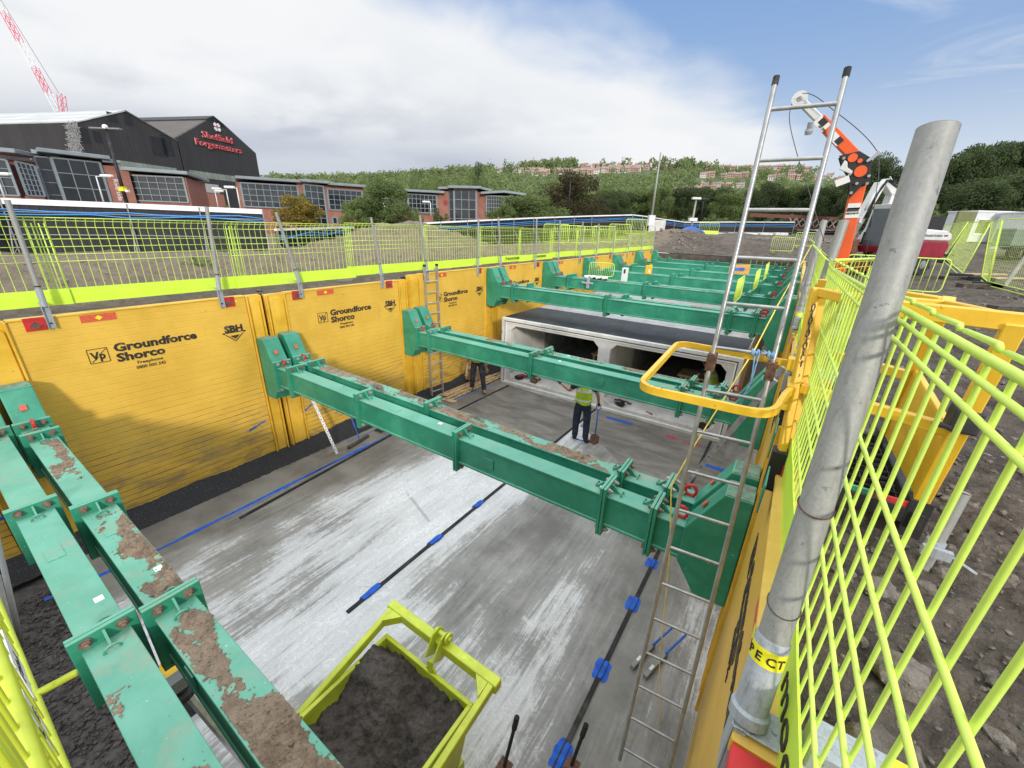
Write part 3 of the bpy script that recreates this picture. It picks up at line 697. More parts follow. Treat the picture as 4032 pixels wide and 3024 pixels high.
def blob(mb, c, r, R, sq=.75):
    global _ico
    if _ico is None:
        b = bmesh.new(); bmesh.ops.create_icosphere(b, subdivisions=1, radius=1); b.verts.ensure_lookup_table()
        _ico = ([v.co.copy() for v in b.verts], [tuple(v.index for v in f.verts) for f in b.faces]); b.free()
    sx, sy, sz = R.uniform(.7, 1.3), R.uniform(.7, 1.3), R.uniform(.5, 1.) * sq / .75
    a = R.uniform(0, 6.28); ca, sa = math.cos(a), math.sin(a)
    vs = []
    for q in _ico[0]:
        k = r * R.uniform(.78, 1.15); x, y, z = q.x * sx * k, q.y * sy * k, q.z * sz * k
        vs.append((c[0] + x * ca - y * sa, c[1] + x * sa + y * ca, c[2] + z))
    mb.add(vs, _ico[1])
soil_patch(-7.3, -6.98, .325, .56, -2.52, 3, .12, .05, label='brown soil at the left end of the soil-heaped strut')
soil_patch(-6.9, -5.4, .33, .55, -2.52, 5, -.06, .045, bias=lambda x, t: .10 * t, label='thin brown soil on the nearer left part of the heaped strut')
soil_patch(-4.72, -3.1, .345, .56, -2.52, 8, .0, .075, bias=lambda x, t: .75 * t - .42 + .30 * (x + 4.7) / 1.6, label='heaped brown soil in the middle of the nearest right strut', stones=30)
soil_patch(-3.0, -.9, .335, .56, -2.52, 11, -.02, .06, bias=lambda x, t: .45 * (.5 - abs(t - .55)), label='scattered brown soil where the heaped strut meets the bottom edge', stones=40)
soil_patch(-2.75, -1.2, -.01, .21, -2.52, 14, -.16, .05, label='sparse crumbs of soil on the bare nearest strut')
soil_patch(-5.9, -5.35, 3.42, 3.63, -2.52, 17, -.16, .05, label='small patch of brown crumbs on the clean middle strut')
Y_NEAR[0] = False
soil_patch(-6.8, -1.15, 3.80, 4.02, -2.50, 19, .12, .045, bias=lambda x, t: .16 * t - .05, label='earth and crumbs along the rear middle strut', stones=60, step=.016)
soil_patch(-5.4, -2.4, 3.83, 4.01, -2.485, 23, -.22, .05, mat='stone', label='pale broken stones on the rear middle strut', stones=260, step=.02)
soil_patch(-6.7, -.7, 7.24, 7.45, -2.48, 29, -.03, .035, label='earth on the second strut in front of the culvert', step=.02, stones=30)
soil_patch(-6.7, -.7, 10.69, 10.90, -1.70, 31, -.06, .04, label='earth on the strut behind the culvert top', step=.025)
soil_patch(-6.7, -.7, 13.73, 13.94, -1.68, 37, -.02, .05, label='earth on the strut with the clamp', step=.025)
soil_patch(-6.7, -.7, 17.26, 17.46, -1.68, 41, -.04, .05, label='earth on the strut with the yellow can', step=.03)

s = MB(); R = random.Random(77)
for _ in range(3600): x, y = R.uniform(-7.3, -2.2), R.uniform(-1.2, .12); r = R.uniform(.010, .024); blob(s, (x, y, FZ - .09 + r * .2), r, R)
me = bpy.data.meshes.new('gravel_stones'); me.from_pydata(s.v, [], s.f); link('gravel_stones', me, 'gravel', None, 'loose dark gravel at the near end of the trench floor', 'gravel', None, 'stuff')
# projecting pocket block under the nearest right post
t = thing('pocket_block', 'red lifting block with a yellow top under the fat post, bottom right', 'block', (XR, .83, -1.5))
MB().box(XR - .035, XR + .10, .56, .925, -1.36, -1.292).build('block_body', 'red', t, bevel=.004)
MB().box(XR - .038, XR + .10, .928, .968, -1.345, -1.288).build('block_top', 'yellow', t, bevel=.004)
# ================================================================== CULVERT
CX0, CX1, CZ0, CZ1 = -6.9, -.5, -4.6, -2.52
def culvert(y0, L, label, top, mat, lip=True):
    t = thing('box_culvert', label, 'culvert', ((CX0 + CX1) / 2, y0 + L / 2, CZ0 + .006), 'twin box culvert units in a row')
    s = MB(); z0 = CZ0 + .008
    y1 = y0 + L - .012
    s.box(CX0, CX1, y0, y1, CZ1 - .22, CZ1); s.box(CX0, CX1, y0, y1, z0, z0 + .20)
    m0, m1 = -3.83, -3.50
    for a, b in ((CX0, CX0 + .30), (m0, m1), (CX1 - .28, CX1)): s.box(a, b, y0, y1, z0 + .20, CZ1 - .22)
    c = .15
    for a, b in ((CX0 + .30, m0), (m1, CX1 - .28)):
        for (x, sx) in ((a, 1), (b, -1)):
            for (z, sz) in ((z0 + .20, 1), (CZ1 - .22, -1)):
                s.prism([(x, y0, z), (x + sx * c, y0, z), (x, y0, z + sz * c)], (0, L - .012, 0))
    s.build('shell', mat, t, bevel=.008)
    if lip:
        g = MB(); i = .11; y = y0 - .03; w = .022
        # raised outer spigot rim and dark sealing strips running round the joint face
        def ring(mb, ins, wid, ya, yb):
            mb.box(CX0 + ins, CX1 - ins, ya, yb, CZ1 - ins - wid, CZ1 - ins); mb.box(CX0 + ins, CX1 - ins, ya, yb, z0 + ins * .6, z0 + ins * .6 + wid)
            mb.box(CX0 + ins, CX0 + ins + wid, ya, yb, z0 + ins * .6 + wid, CZ1 - ins - wid); mb.box(CX1 - ins - wid, CX1 - ins, ya, yb, z0 + ins * .6 + wid, CZ1 - ins - wid)
        r = MB(); ring(r, .0, .085, y0 - .045, y0 - .001); r.build('rim', mat, t, bevel=.006)
        ring(g, .098, .013, y0 - .012, y0 - .001); g.build('seal', 'rubber', t)
        g = MB(); ring(g, .115, .03, y0 - .02, y0 - .001); g.build('seal_backing', 'whitecap', t)
        for z in (-3.0, -4.1): MB().box(CX0 - .002, CX0 + .03, y0 - .048, y0 - .044, z, z + .09).build('lifting_socket', 'grey', t)
    if top == 'black':
        mm = MB(); mm.box(CX0 + .02, CX1 - .02, y0 + .06, y1 - .05, CZ1 + .001, CZ1 + .008); mm.build('membrane', 'membrane', t)
    return t
culvert(9.80, 2.1, 'twin-cell concrete box culvert with a black membrane top, open end facing the camera', 'black', 'precast')
for k in range(1, 9):
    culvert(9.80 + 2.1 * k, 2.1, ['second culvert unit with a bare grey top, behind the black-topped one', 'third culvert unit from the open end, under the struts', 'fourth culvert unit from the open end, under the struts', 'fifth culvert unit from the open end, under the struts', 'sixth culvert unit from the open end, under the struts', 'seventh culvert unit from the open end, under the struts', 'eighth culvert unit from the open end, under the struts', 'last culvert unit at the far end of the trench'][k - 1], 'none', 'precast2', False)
s = MB(); s.box(-5.6, -2.2, 12.9, 13.0, CZ1 + .001, CZ1 + .006); s.build('joint_tape', 'membrane', label='dark tape strip laid across the bare grey culvert top', cat='tape')
# ================================================================== EDGE PROTECTION
def mesh_barrier(label, group, A, B, zb, zt, out, wires, pitch=.093, dia=.0085, fold=(.08, .05), kick=.205, kickt=.006, rail_r=None, loopends=False, kick_label=True, tilt=0., mat='lime', sag=0., twin=False):
    """steel mesh edge barrier from A to B (x, y); out = unit normal pointing to the side the folded top leans to"""
    A = V((A[0], A[1], 0)); B = V((B[0], B[1], 0)); d = (B - A); L = d.length; d.normalize(); o = V((out[0], out[1], 0))
    c = (A + B) / 2
    t = thing('edge_barrier', label, 'edge barrier', (c.x, c.y, zb), group)
    def P(s, z, off=0.):
        if z > zt - .30: z += sag * s / L * (1 if z == zt else .0)
        return A + d * s + o * (off + tilt * (z - zb)) + V((0, 0, z))
    m = MB(); n = int(round(L / pitch)); q = 5 if dia < .008 else 7
    zf = zt - fold[1]
    for i in range(n + 1):
        s = min(max(i * L / n, dia), L - dia)
        m.tube([P(s, zb + .04), P(s, zf - .035), P(s, zt, fold[0])], dia / 2, q, caps=False)
        if rail_r and not twin:   # bar end hooked over the rail
            m.tube([P(s, zt, fold[0]), P(s, zt + rail_r * 1.1, fold[0] + .003), P(s, zt + rail_r * .6, fold[0] + .009)], dia * .42, q)
    for z in wires: m.tube([P(0, z, dia * .9), P(L, z, dia * .9)], dia / 2 * (1.25 if twin else 1.05), q)
    m.build('wire_mesh', mat, t, smooth=True)
    r = MB(); r.tube([P(0, zt, fold[0]), P(L, zt, fold[0])], rail_r or dia * .62, 8); r.build('top_rail', mat, t, smooth=True)
    if twin:      # bent bar ends form a second, thinner line just behind the rail
        for i in range(0, n, 2):
            s = i * L / n; e_ = MB(); e_.tube([P(s, zt + .004, -.004), P(s + .012, zt + rail_r + .0015, -.006), P(s + L / n * 1.9, zt + rail_r * .4, -.009)], [.0056, .0052, .0046], 6); e_.build('bent_end', mat, t, smooth=True)
    for s in (.012, .06, L - .06, L - .012): MB().tube([P(s, zb + .01), P(s, zf - .02)], dia * .8, 6).build('end_bar', mat, t, smooth=True)
    if kick:
        k = MB(); kn = max(2, int(L / .12)); vs = []
        for i in range(kn + 1):
            s = L * i / kn; w = .006 * noise.noise(V((c.y * 3 + s * 3, c.x, 1)))
            vs += [tuple(P(s, zb, .010 + w)), tuple(P(s, zb + kick * .5, .014 + w)), tuple(P(s, zb + kick, .010 + w))]
        fs = []
        for i in range(kn):
            for j in (0, 1): a_ = i * 3 + j; fs.append((a_, a_ + 3, a_ + 4, a_ + 1))
        k.add(vs, fs); kb = k.build('kick_board', 'limeboard', t)
        sm = kb.modifiers.new('Solidify', 'SOLIDIFY'); sm.thickness = kickt
    return t
LW = [-.11, -.19, -.335, -.43, -.525, -.615]
fl = ['cut by the left frame edge, bright green board below', 'left of the second grey post', 'above the first printed steel panel', 'between the third and fourth grey posts', 'behind the top of the leaning aluminium ladder', 'in front of the big spoil heap', 'just left of the first board lettering', 'with dark lettering on its board, left one', 'with dark lettering on its board, right one', 'beyond the lettered boards', 'third from the far end', 'second from the far end', 'at the far end of the left trench edge']
yb = -1.0; bars = []
for k, l in enumerate(fl):
    y0 = -1.15 + k * 2.24; off = .03 * (k % 2); dz = [0, .0, -.0, .03, .02, .035, .02, .05, .045, .06, .03, .04, .05][k]
    y1 = min(y0 + 2.42, 28.2)
    bars.append(mesh_barrier('lime green mesh edge barrier ' + l, 'mesh barriers along the left trench edge', (XL - .16 - off, y0), (XL - .16 - off, y1), -1.165 + dz, -.075 + dz, (1, 0), [z + dz for z in LW]))
def kick_text(par, y):
    z = -1.165 + .05; X = XL - .145
    text('lettering', 'moortown', .155, (X + .018, y + .13, z + .06), (0, 1, 0), (0, 0, 1), 'stencil', par, width=.72, offset=.001)
    s = MB(); s.prism([(X + .018, y + .02, z + .14), (X + .018, y + .10, z + .16), (X + .018, y + .06, z + .10), (X + .018, y + .035, z + .05)], (.002, 0, 0)); s.build('leaf_mark', 'stencil', par)
kick_text(bars[5], 11.50 - .02); kick_text(bars[6], 13.32)
# posts: tube in a socket clamped to the panel edge
pl = [(.97, 1.0, .11), (2.97, 3.06, .14), (4.35, 4.13, .10), (6.30, 6.16, .08), (7.75, 7.60, .17), (9.84, 9.88, .17), (11.0, 10.85, .24), (13.15, 13.12, .27), (14.9, 14.85, .25), (16.85, 16.9, .25), (18.6, 18.6, .22), (20.7, 20.65, .2), (22.9, 23.1, .2), (25.2, 25.2, .22), (27.6, 27.5, .18)]
pn = ['at the left frame edge, leaning', 'in the middle of the first printed panel', 'left end of the second printed panel, leaning most', 'right end of the second printed panel', 'behind the aluminium ladder', 'right of the aluminium ladder', 'behind the first raised green strut', 'between the two lettered boards', 'right of the lettered boards', 'sixth from the far end', 'fifth from the far end', 'fourth from the far end', 'third from the far end', 'second from the far end', 'at the far end of the left edge']
for (y0, y1, zt_), l in zip(pl, pn):
    t = thing('barrier_post', 'grey galvanised barrier post ' + l, 'post', (XL, y0, -1.43), 'barrier posts along the left trench edge')
    b = V((XL + .035, y0, -1.14)); tp = V((XL + .015, y1, zt_)); dd = (tp - b).normalized()
    MB().tube([b + dd * .12, tp], .0275, 12).build('tube', 'galv', t, smooth=False)
    smooth_angle(t.children[0])
    MB().tube([b - dd * .0, b + dd * .22], .034, 12).build('socket', 'galvdark', t); smooth_angle(t.children[-1])
    s = MB(); y = y0
    s.box(XL + .016, XL + .024, y - .035, y + .035, -1.43, -1.12); s.box(XL + .024, XL + .05, y - .035, y - .029, -1.43, -1.12); s.box(XL + .024, XL + .05, y + .029, y + .035, -1.43, -1.12)
    s.box(XL - .12, XL + .03, y - .03, y + .03, -1.12, -1.108)
    c = s.build('clamp_bracket', 'galvdark', t)
    MB().lathe((XL + .0245, y, -1.36), [(.012, 0), (.012, .01)], (1, 0, 0), 6).build('pin_hole', 'black', c)
    MB().tube([b + dd * .245, b + dd * .262], .0295, 10).build('tie_wire', 'stencil', t)

# right edge: three mesh panels, seen very close
def rx(y): return .291 - .032 * y
RW = [-.190, -.235, -.50, -.625, -.745, -.845, -1.0]
mesh_barrier('lime green mesh barrier filling the right foreground, close to the camera', 'mesh barriers along the right trench edge', (rx(-.15), -.15), (rx(3.40), 3.40), -1.3, -.15, (-1, 0), RW, pitch=.0855, dia=.0088, fold=(.0, .05), rail_r=.0080, sag=-.04, twin=True, kick=.20, kickt=.006)
r1 = bpy.context.scene.collection.objects
t2 = mesh_barrier('lime green mesh barrier past the yellow platform, seen edge on', 'mesh barriers along the right trench edge', (.235, 4.15), (.225, 8.2), -1.29, -.13, (-1, 0), RW, pitch=.1, dia=.0066, fold=(.11, .05), rail_r=.011, kick=.20)
mesh_barrier('short lime green mesh return panel behind the near right barrier', 'mesh barriers along the right trench edge', (.22, 4.1), (.55, 4.9), -1.3, -.17, (0, -1), RW, pitch=.09, dia=.006, fold=(.05, .05), rail_r=.011, kick=.0)
mesh_barrier('lime green mesh barrier on the far half of the right trench edge', 'mesh barriers along the right trench edge', (.24, 8.3), (.24, 16.), -1.29, -.13, (-1, 0), RW, pitch=.12, dia=.0066, fold=(.08, .04), rail_r=.011)
# board lettering low on the near right kick board
kb = [o for o in COL.objects if o.name.startswith('edge_barrier') and 'right foreground' in o.get('label', '')][0]
text('lettering', 'moortown', .15, (rx(.95) - .0215, 1.12, -1.235), (.03, -1, 0), (0, 0, 1), 'stencil', kb, width=.72)
# right posts
def right_post(base, top, rad, label, collar=True, tag=True):
    b = V(base); tp = V(top); dd = (tp - b).normalized()
    t = thing('barrier_post', label, 'post', (b.x, b.y, b.z), 'barrier posts along the right trench edge')
    m = MB(); n = 28
    m.tube([b + dd * .20, tp], rad, n, caps=False); m.tube([tp, b + dd * .3], rad * .90, n, caps=False)
    m.tube([tp - dd * .0005, tp + dd * .0005], rad, n, caps=False)
    u = dd.cross(V((1, 0, 0))).normalized(); w = dd.cross(u); k0 = len(m.v); vs = []; fs = []
    for k in range(n):
        a = 2 * PI * k / n
        for r in (rad, rad * .90): vs.append(tp + dd * .0006 + (u * math.cos(a) + w * math.sin(a)) * r)
    for k in range(n): fs.append((2 * k, 2 * k + 1, (2 * k + 3) % (2 * n), (2 * k + 2) % (2 * n)))
    m.add(vs, fs)
    o = m.build('tube', 'galv', t); smooth_angle(o)
    s = MB(); s.lathe(b, [(rad * 1.34, -.02), (rad * 1.34, .012), (rad * 1.12, .02), (rad * 1.12, .235), (rad * 1.06, .24)], dd, 28); o = s.build('socket', 'galvdark', t); smooth_angle(o, .5)
    if tag:
        s = MB(); s.tube([b + dd * .165, b + dd * .215], rad * 1.135, 28, caps=False); y = s.build('label_band', 'stickyellow', t)
    for h, w_ in ((.62, .004), (.335, .003)):
        s = MB(); c = b + dd * h
        s.tube([c + (u * math.cos(a) + w * math.sin(a)) * (rad + .002) + dd * .02 * math.cos(a) for a in [2 * PI * k / 20 for k in range(21)]], w_ / 2, 5); s.build('tie_wire', 'wire' if h < .5 else 'rust', t)
    if collar:   # steel channel saddle over the panel edge with an arm running back
        s = MB(); y = b.y
        s.box(XR - .045, XR - .037, y - .05, y + .05, b.z - .23, b.z - .02); s.box(XR - .037, XR - .006, y - .05, y - .042, b.z - .23, b.z - .02); s.box(XR - .037, XR - .006, y + .042, y + .05, b.z - .23, b.z - .02)
        s.box(XR - .045, XR + .62, y - .05, y + .05, b.z - .032, b.z - .022)
        s.box(XR + .12, XR + .62, y - .05, y + .05, b.z - .022, b.z + .05)
        s.build('saddle_bracket', 'galvdark', t, bevel=.004)
    return t, b, dd
PB = V((.170, 1.0, -1.245)); PT = V((.187, 1.392, .229))
t, b, dd = right_post(PB, PT, .037, 'fat galvanised post standing closest to the camera, leaning over the lime mesh')
# word on the label band: letters set round the tube
def band_text(t, word, b, dd, h, rad, a0, size, step):
    u = dd.cross(V((1, 0, 0))).normalized(); w = dd.cross(u)
    for i, ch in enumerate(word):
        a = a0 + i * step; n = (u * math.cos(a) + w * math.sin(a)); tx = dd.cross(n)
        text('lettering', ch, size, b + dd * h + n * (rad + .0005) - tx * size * .3, tx, dd, 'stencil', t, offset=.0008, extrude=.0004)
_u = dd.cross(V((1, 0, 0))).normalized(); _w = dd.cross(_u); _c = (-(b + dd * .19)).normalized()
a_cam = math.atan2(_c.dot(_w), _c.dot(_u))
band_text(t, 'RESPECT', b, dd, .177, .037 * 1.14, a_cam - .62 * 4.6, .034, .62)
s = MB(); s.box(XR + .28, XR + .56, .955, 1.045, -1.1945, -1.192); s.build('label_band', 'stickyellow', t)
text('lettering', 'RESPECT', .05, (XR + .31, .985, -1.1915), (1, 0, 0), (0, 1, 0), 'stencil', t, width=.22)
right_post((.20, 4.75, -1.25), (.252, 4.95, .136), .039, 'galvanised post behind the yellow platform frame, beside the orange mast')
right_post((.175, 7.1, -1.25), (.158, 7.4, .197), .039, 'galvanised post left of the orange mast, tied to the lime mesh')
right_post((.19, 8.6, -1.25), (.20, 9.2, .14), .039, 'galvanised post seen just beside the one left of the orange mast', tag=False)
right_post((.2, 12., -1.25), (.2, 12., .1), .039, 'farthest galvanised post on the right trench edge', tag=False)

# barrier at the near end of the trench (bottom left corner)
t = mesh_barrier('lime green mesh barrier cutting into the bottom left corner', 'mesh barrier at the near trench end', (-4.2, -.16), (-.75, -.105), -1.33, -.22, (0, -1), [-.40, -.62, -.88, -1.0, -1.12, -1.24], pitch=.075, dia=.0085, fold=(.05, .06), rail_r=.011, kick=0, mat='skipshadelime')  # darker lime on mesh, rails and feet paints shade into this barrier's colour
MB().tube([(-4.2, -.15, -.885), (-.75, -.10, -.885)], .014, 8).build('middle_rail', 'skipshadelime', t, smooth=True); MB().tube([(-4.2, -.155, -1.32), (-.75, -.105, -1.32)], .010, 8).build('bottom_rail', 'skipshadelime', t, smooth=True)
for q0, q1 in (((-1.75, -.9, -1.40), (-1.54, -.03, -1.31)), ((-3.2, -1.4, -1.36), (-3.2, -.1, -1.36))): MB().tube([q0, q1], .011, 8).build('foot', 'skipshadelime', t, smooth=True)
for k, (x, l) in enumerate(((-1.62, 'LEFT'), (-1.36, 'SITE'))):
    s = MB(); s.box(x, x + .16, -.118, -.112, -1.25, -1.10); p_ = s.build('sign_plate', 'sticker', t)
    text('lettering', l, .06, (x + .15, -.1115, -1.15), (-1, 0, 0), (0, 0, -1), 'stencil', p_, width=.12, extrude=.0005)
def curve(pts, n=6):     # smooth path through points
    P_ = [V(p) for p in pts]; out = []
    for i in range(len(P_) - 1):
        a = P_[max(i - 1, 0)]; b = P_[i]; c = P_[i + 1]; d = P_[min(i + 2, len(P_) - 1)]
        for k in range(n): t = k / n; out.append(.5 * ((2 * b) + (c - a) * t + (2 * a - 5 * b + 4 * c - d) * t * t + (3 * b - a - 3 * c + d) * t ** 3))
    return out + [P_[-1]]
# ================================================================== LADDERS, PLATFORM, HOIST, SKIP
def ladder(label, P0, s_, d, n, r_st, r_rung, mat, caps=True, ext=.0, box=False, top=.55):
    P0 = V(P0); s_ = V(s_); d = V(d)
    base = P0 + s_ * (n + .4); u = s_.normalized()
    t = thing('ladder', label, 'ladder', tuple(base + d / 2), 'ladders standing in the trench')
    for k in (0, 1):
        a = P0 + d * k - s_ * top; b = P0 + d * k + s_ * (n + .4)
        m = MB()
        if box: m.bar(a, b, .025, .065, up=d.cross(u))
        else: m.tube([a, b], r_st, 12)
        o = m.build('stile', mat, t, smooth=not box)
        if not box: smooth_angle(o)
        if caps: 
            c = MB(); c.tube([a - u * .004, a + u * .05], r_st * 1.22 if not box else .04, 8); c.build('end_cap', 'rubber', t)
    for i in range(n + 1):
        m = MB(); m.tube([P0 + s_ * i, P0 + s_ * i + d], r_rung, 10); o = m.build('rung', mat, t); smooth_angle(o)
    return t
LP0, LS, LD = V((-.397, 3.605, .777)), V((.005, -.075, -.312)), V((.378, .035, .002))
lt = ladder('tall bright steel tube ladder in the right foreground, reaching above the skyline', LP0, LS, LD, 16, .0165, .0125, 'chrome', top=.62)
for k in (0, 1):     # rusty clips fixing the ladder to the yellow hoop
    c = LP0 + LS * 5.33 + LD * k
    s = MB(); s.box(c.x - .03, c.x + .03, c.y - .032, c.y + .05, c.z - .07, c.z + .06); s.build('rusty_clip', 'rust', lt, bevel=.004)
ladder('aluminium ladder leaning on the left wall behind the second strut pair', (-7.76, 7.55, -1.12), (.009, -.004, -.272), (.04, .40, 0), 12, .02, .014, 'alu', top=.55, box=True)
# ladder section lying aslant beside the culvert's right corner
A_ = V((.02, 4.9, -1.55)); B_ = V((-.95, 6.6, -4.55))
s_ = (B_ - A_) / 11
tl = ladder('aluminium ladder leaning across behind the tall ladder, black holes in its side', A_, s_, (.06, .36, .05), 10, .02, .014, 'alu', box=True, caps=False)
m = MB(); u = s_.normalized()
lab = MB(); c = A_ + s_ * 6.7; lab.bar(c - u * .12 - V((.0, .018, 0)), c + u * .12 - V((.0, .018, 0)), .004, .05, up=V((.06, .36, .05)).cross(u)); lab.build('label', 'sticker', tl)
for i in range(4, 11):
    m = MB(); c = A_ + s_ * i; m.tube([c - V((0, .0155, 0)), c - V((0, .0125, 0))], .014, 8); m.build('rung_hole', 'black', tl)
# blue rope lashing
s = MB(); c0 = LP0 + LS * 5 
for (f0, f1, tn) in ((.62, .76, 5), (.88, .99, 5)):
    pts = []
    for k in range(tn * 10 + 1):
        a = 2 * PI * k / 10; f = f0 + (f1 - f0) * k / (tn * 10); p = c0 + LD * f
        pts.append((p.x + .006 * math.sin(a * .7), p.y + .021 * math.cos(a), p.z + .021 * math.sin(a) + .004 * math.sin(a * 1.7)))
    s.tube(pts, .0055, 6)
pts = [c0 + LD * .7 + V((0, -.02, -.015)), c0 + LD * .72 + V((.01, -.03, -.2)), c0 + LD * .66 + V((.0, -.02, -.38)), c0 + LD * .69 + V((-.01, -.02, -.43)), c0 + LD * .75 + V((0, -.02, -.2)), c0 + LD * .76 + V((0, -.02, -.01))]
s.tube(pts, .005, 6); s.tube([c0 + LD * .75, c0 + LD * .82 + V((0, -.03, .03)), c0 + LD * .9 + V((0, -.02, .012))], .005, 6)
s.build('blue_rope', 'rope', smooth=True, label='blue rope lashing the tall ladder rung to the yellow hoop', cat='rope')
# thin yellow hose hanging past the ladder
pts = []
for (zx, zy, d_) in ((2060, 320, 5.2), (1950, 520, 4.6), (1700, 960, 4.0), (1450, 1440, 3.6)): pts.append(at(2450 + zx * .3617, 850 + zy * .3617, d_))
for (zx, zy, d_) in ((430, 1060, 3.5), (330, 1240, 3.4), (325, 1450, 3.55), (318, 1640, 3.7)): pts.append(at(2400 + zx * .7378, 1000 + zy * .7378, d_))
for (zx, zy, d_) in ((380, 900, 4.0), (382, 1100, 4.05), (384, 1400, 4.1)): pts.append(at(2300 + zx * .783, 1900 + zy * .783, d_))
MB().tube(pts, .006, 6).build('yellow_hose', 'yrope', smooth=True, label='thin yellow cord hanging down past the tall ladder', cat='cord')

# yellow access platform with hoop
pf = thing('access_platform', 'yellow steel ladder access platform with open hoop and black mesh floor', 'platform', (.45, 2.8, GZ))
def pbar(a, b, w, h, name='frame', mat='hoop', up=(0, 0, 1)): return MB().bar(a, b, w, h, up).build(name, mat, pf, bevel=.004)
a0, a1 = V((.165, 2.60, -1.18)), V((.105, 2.78, -.262))
b0, b1 = V((.77, 2.56, -1.22)), V((.74, 2.36, -.285))
c0_, c1 = V((.74, 3.44, -1.22)), V((.645, 2.86, -.27))
e0, e1 = V((.185, 3.50, -1.18)), V((.15, 3.50, -.30))
pbar(a0, a1, .038, .046, 'post'); pbar(b0, b1, .062, .07, 'post'); pbar(c0_, c1, .05, .055, 'post'); pbar(e0, e1, .045, .05, 'post')
for q in (a0, b0, c0_, e0): MB().box(q.x - .045, q.x + .045, q.y - .045, q.y + .045, -1.42, q.z + .02).build('foot', 'black', pf, bevel=.004)
pbar(a1 + V((-.0, 0, -.03)), c1 + V((0, .0, -.03)), .036, .046, 'rail'); pbar(V((.33, 2.42, -.285)), b1 + V((.03, 0, 0)), .05, .07, 'rail'); pbar(c1 + V((0, 0, -.03)), b1 + V((.01, 0, .0)), .04, .05, 'rail')
pbar(V((.33, 2.42, -.285)), a1 + V((.02, .0, -.02)), .036, .046, 'rail'); pbar(e1, c1 + V((0, .1, -.03)), .05, .06, 'rail')
pbar(a0 + (a1 - a0) * .42 + V((.03, 0, 0)), b0 + (b1 - b0) * .45, .045, .055, 'rail')
pbar(e0 + (e1 - e0) * .5, c0_ + (c1 - c0_) * .5, .045, .055, 'rail')
MB().prism([b0 + V((.0, -.01, .0)), c0_ + V((0, .0, .0)), c0_ + (c1 - c0_) * .55, b0 + (b1 - b0) * .42], (-.012, 0, 0)).build('side_plate', 'hoop', pf)
pbar(c0_ + (c1 - c0_) * .55, b0 + (b1 - b0) * .42, .03, .03, 'plate_edge')
pbar(V((.205, 2.66, -1.18)), V((.150, 2.92, -.33)), .036, .04, 'post')
gm = MB()
for k in range(11): y = 2.62 + .08 * k; gm.bar((.2, y, -1.29), (.72, y, -1.29), .008, .03)
for k in range(8): x = .22 + .07 * k; gm.bar((x, 2.6, -1.292), (x, 3.44, -1.292), .006, .026)
gm.build('mesh_floor', 'black', pf)
pbar((.17, 2.58, -1.3), (.78, 2.54, -1.3), .05, .09, 'skirt', 'black'); pbar((.17, 3.48, -1.3), (.76, 3.46, -1.3), .05, .09, 'skirt', 'black'); pbar((.77, 2.5, -1.31), (.75, 3.5, -1.31), .05, .09, 'skirt', 'black')
pbar((.36, 2.553, -1.255), (.58, 2.545, -1.255), .012, .06, 'tread_plate', 'green'); pbar((.60, 2.54, -1.27), (.74, 2.53, -1.27), .012, .09, 'tread_plate', 'red'); pbar((.19, 2.55, -1.28), (.28, 2.55, -1.28), .02, .10, 'tread_plate', 'red'); 
MB().obox((.125, 2.44, -1.36), (.004, 0, 0), (0, .07, .03), (0, -.03, .11)).build('hook_plate', 'green', pf, bevel=.003)
MB().obox((.125, 3.02, -1.28), (.004, 0, 0), (0, .07, .03), (0, -.03, .11)).build('hook_plate', 'green', pf, bevel=.003)
# the hoop: flat bar bent round, open towards the wall
def rounded(pts, r, n=5):
    out = []; N_ = len(pts)
    for i, p in enumerate(pts):
        p = V(p)
        if i in (0, N_ - 1): out.append(p); continue
        a = (V(pts[i - 1]) - p).normalized(); b = (V(pts[i + 1]) - p).normalized(); q0 = p + a * r; q2 = p + b * r
        for k in range(n + 1): t = k / n; out.append(q0 * (1 - t) ** 2 + p * 2 * t * (1 - t) + q2 * t * t)
    return out
hp = rounded([(.145, 3.33, -.835), (-.655, 3.39, -.835), (-.60, 2.20, -.835), (.062, 2.225, -.835), (.105, 2.62, -.82), (.145, 2.68, -.80)], .13, 6)
hm = MB()
for i in range(len(hp) - 1): hm.bar(hp[i], hp[i + 1] + (hp[i + 1] - hp[i]).normalized() * .004, .026, .044)
hm.build('hoop', 'hoop', pf)
MB().box(.10, .15, 2.62, 2.68, -.93, -.78).build('hoop_bracket', 'hoop', pf, bevel=.004); MB().box(.09, .16, 3.29, 3.37, -.88, -.79).build('hoop_bracket', 'hoop', pf, bevel=.004)
q_ = b0 + (b1 - b0) * .52; MB().box(q_.x - .05, q_.x + .045, q_.y - .055, q_.y + .05, q_.z - .05, q_.z + .06).build('gate_clamp', 'black', pf, bevel=.012, seg=2); MB().bar(q_ + V((-.10, -.03, -.03)), q_ + V((-.04, -.05, -.03)), .03, .02).build('clamp_lever', 'black', pf, bevel=.004)
# hanging chain
ch = MB()
for k in range(26):
    c = V((.118 + .0022 * k, 2.72 - .004 * k, -.36 - .034 * k)); ax = V((0, 1, 0)) if k % 2 else V((.8, .6, 0)); 
    ch.tube([c + ax * .009 * math.cos(a) + V((0, 0, .021 * math.sin(a))) for a in [2 * PI * j / 10 for j in range(11)]], .0034, 5)
ch.build('chain', 'wire', smooth=True, label='dark chain hanging down the near yellow post of the platform', cat='chain')
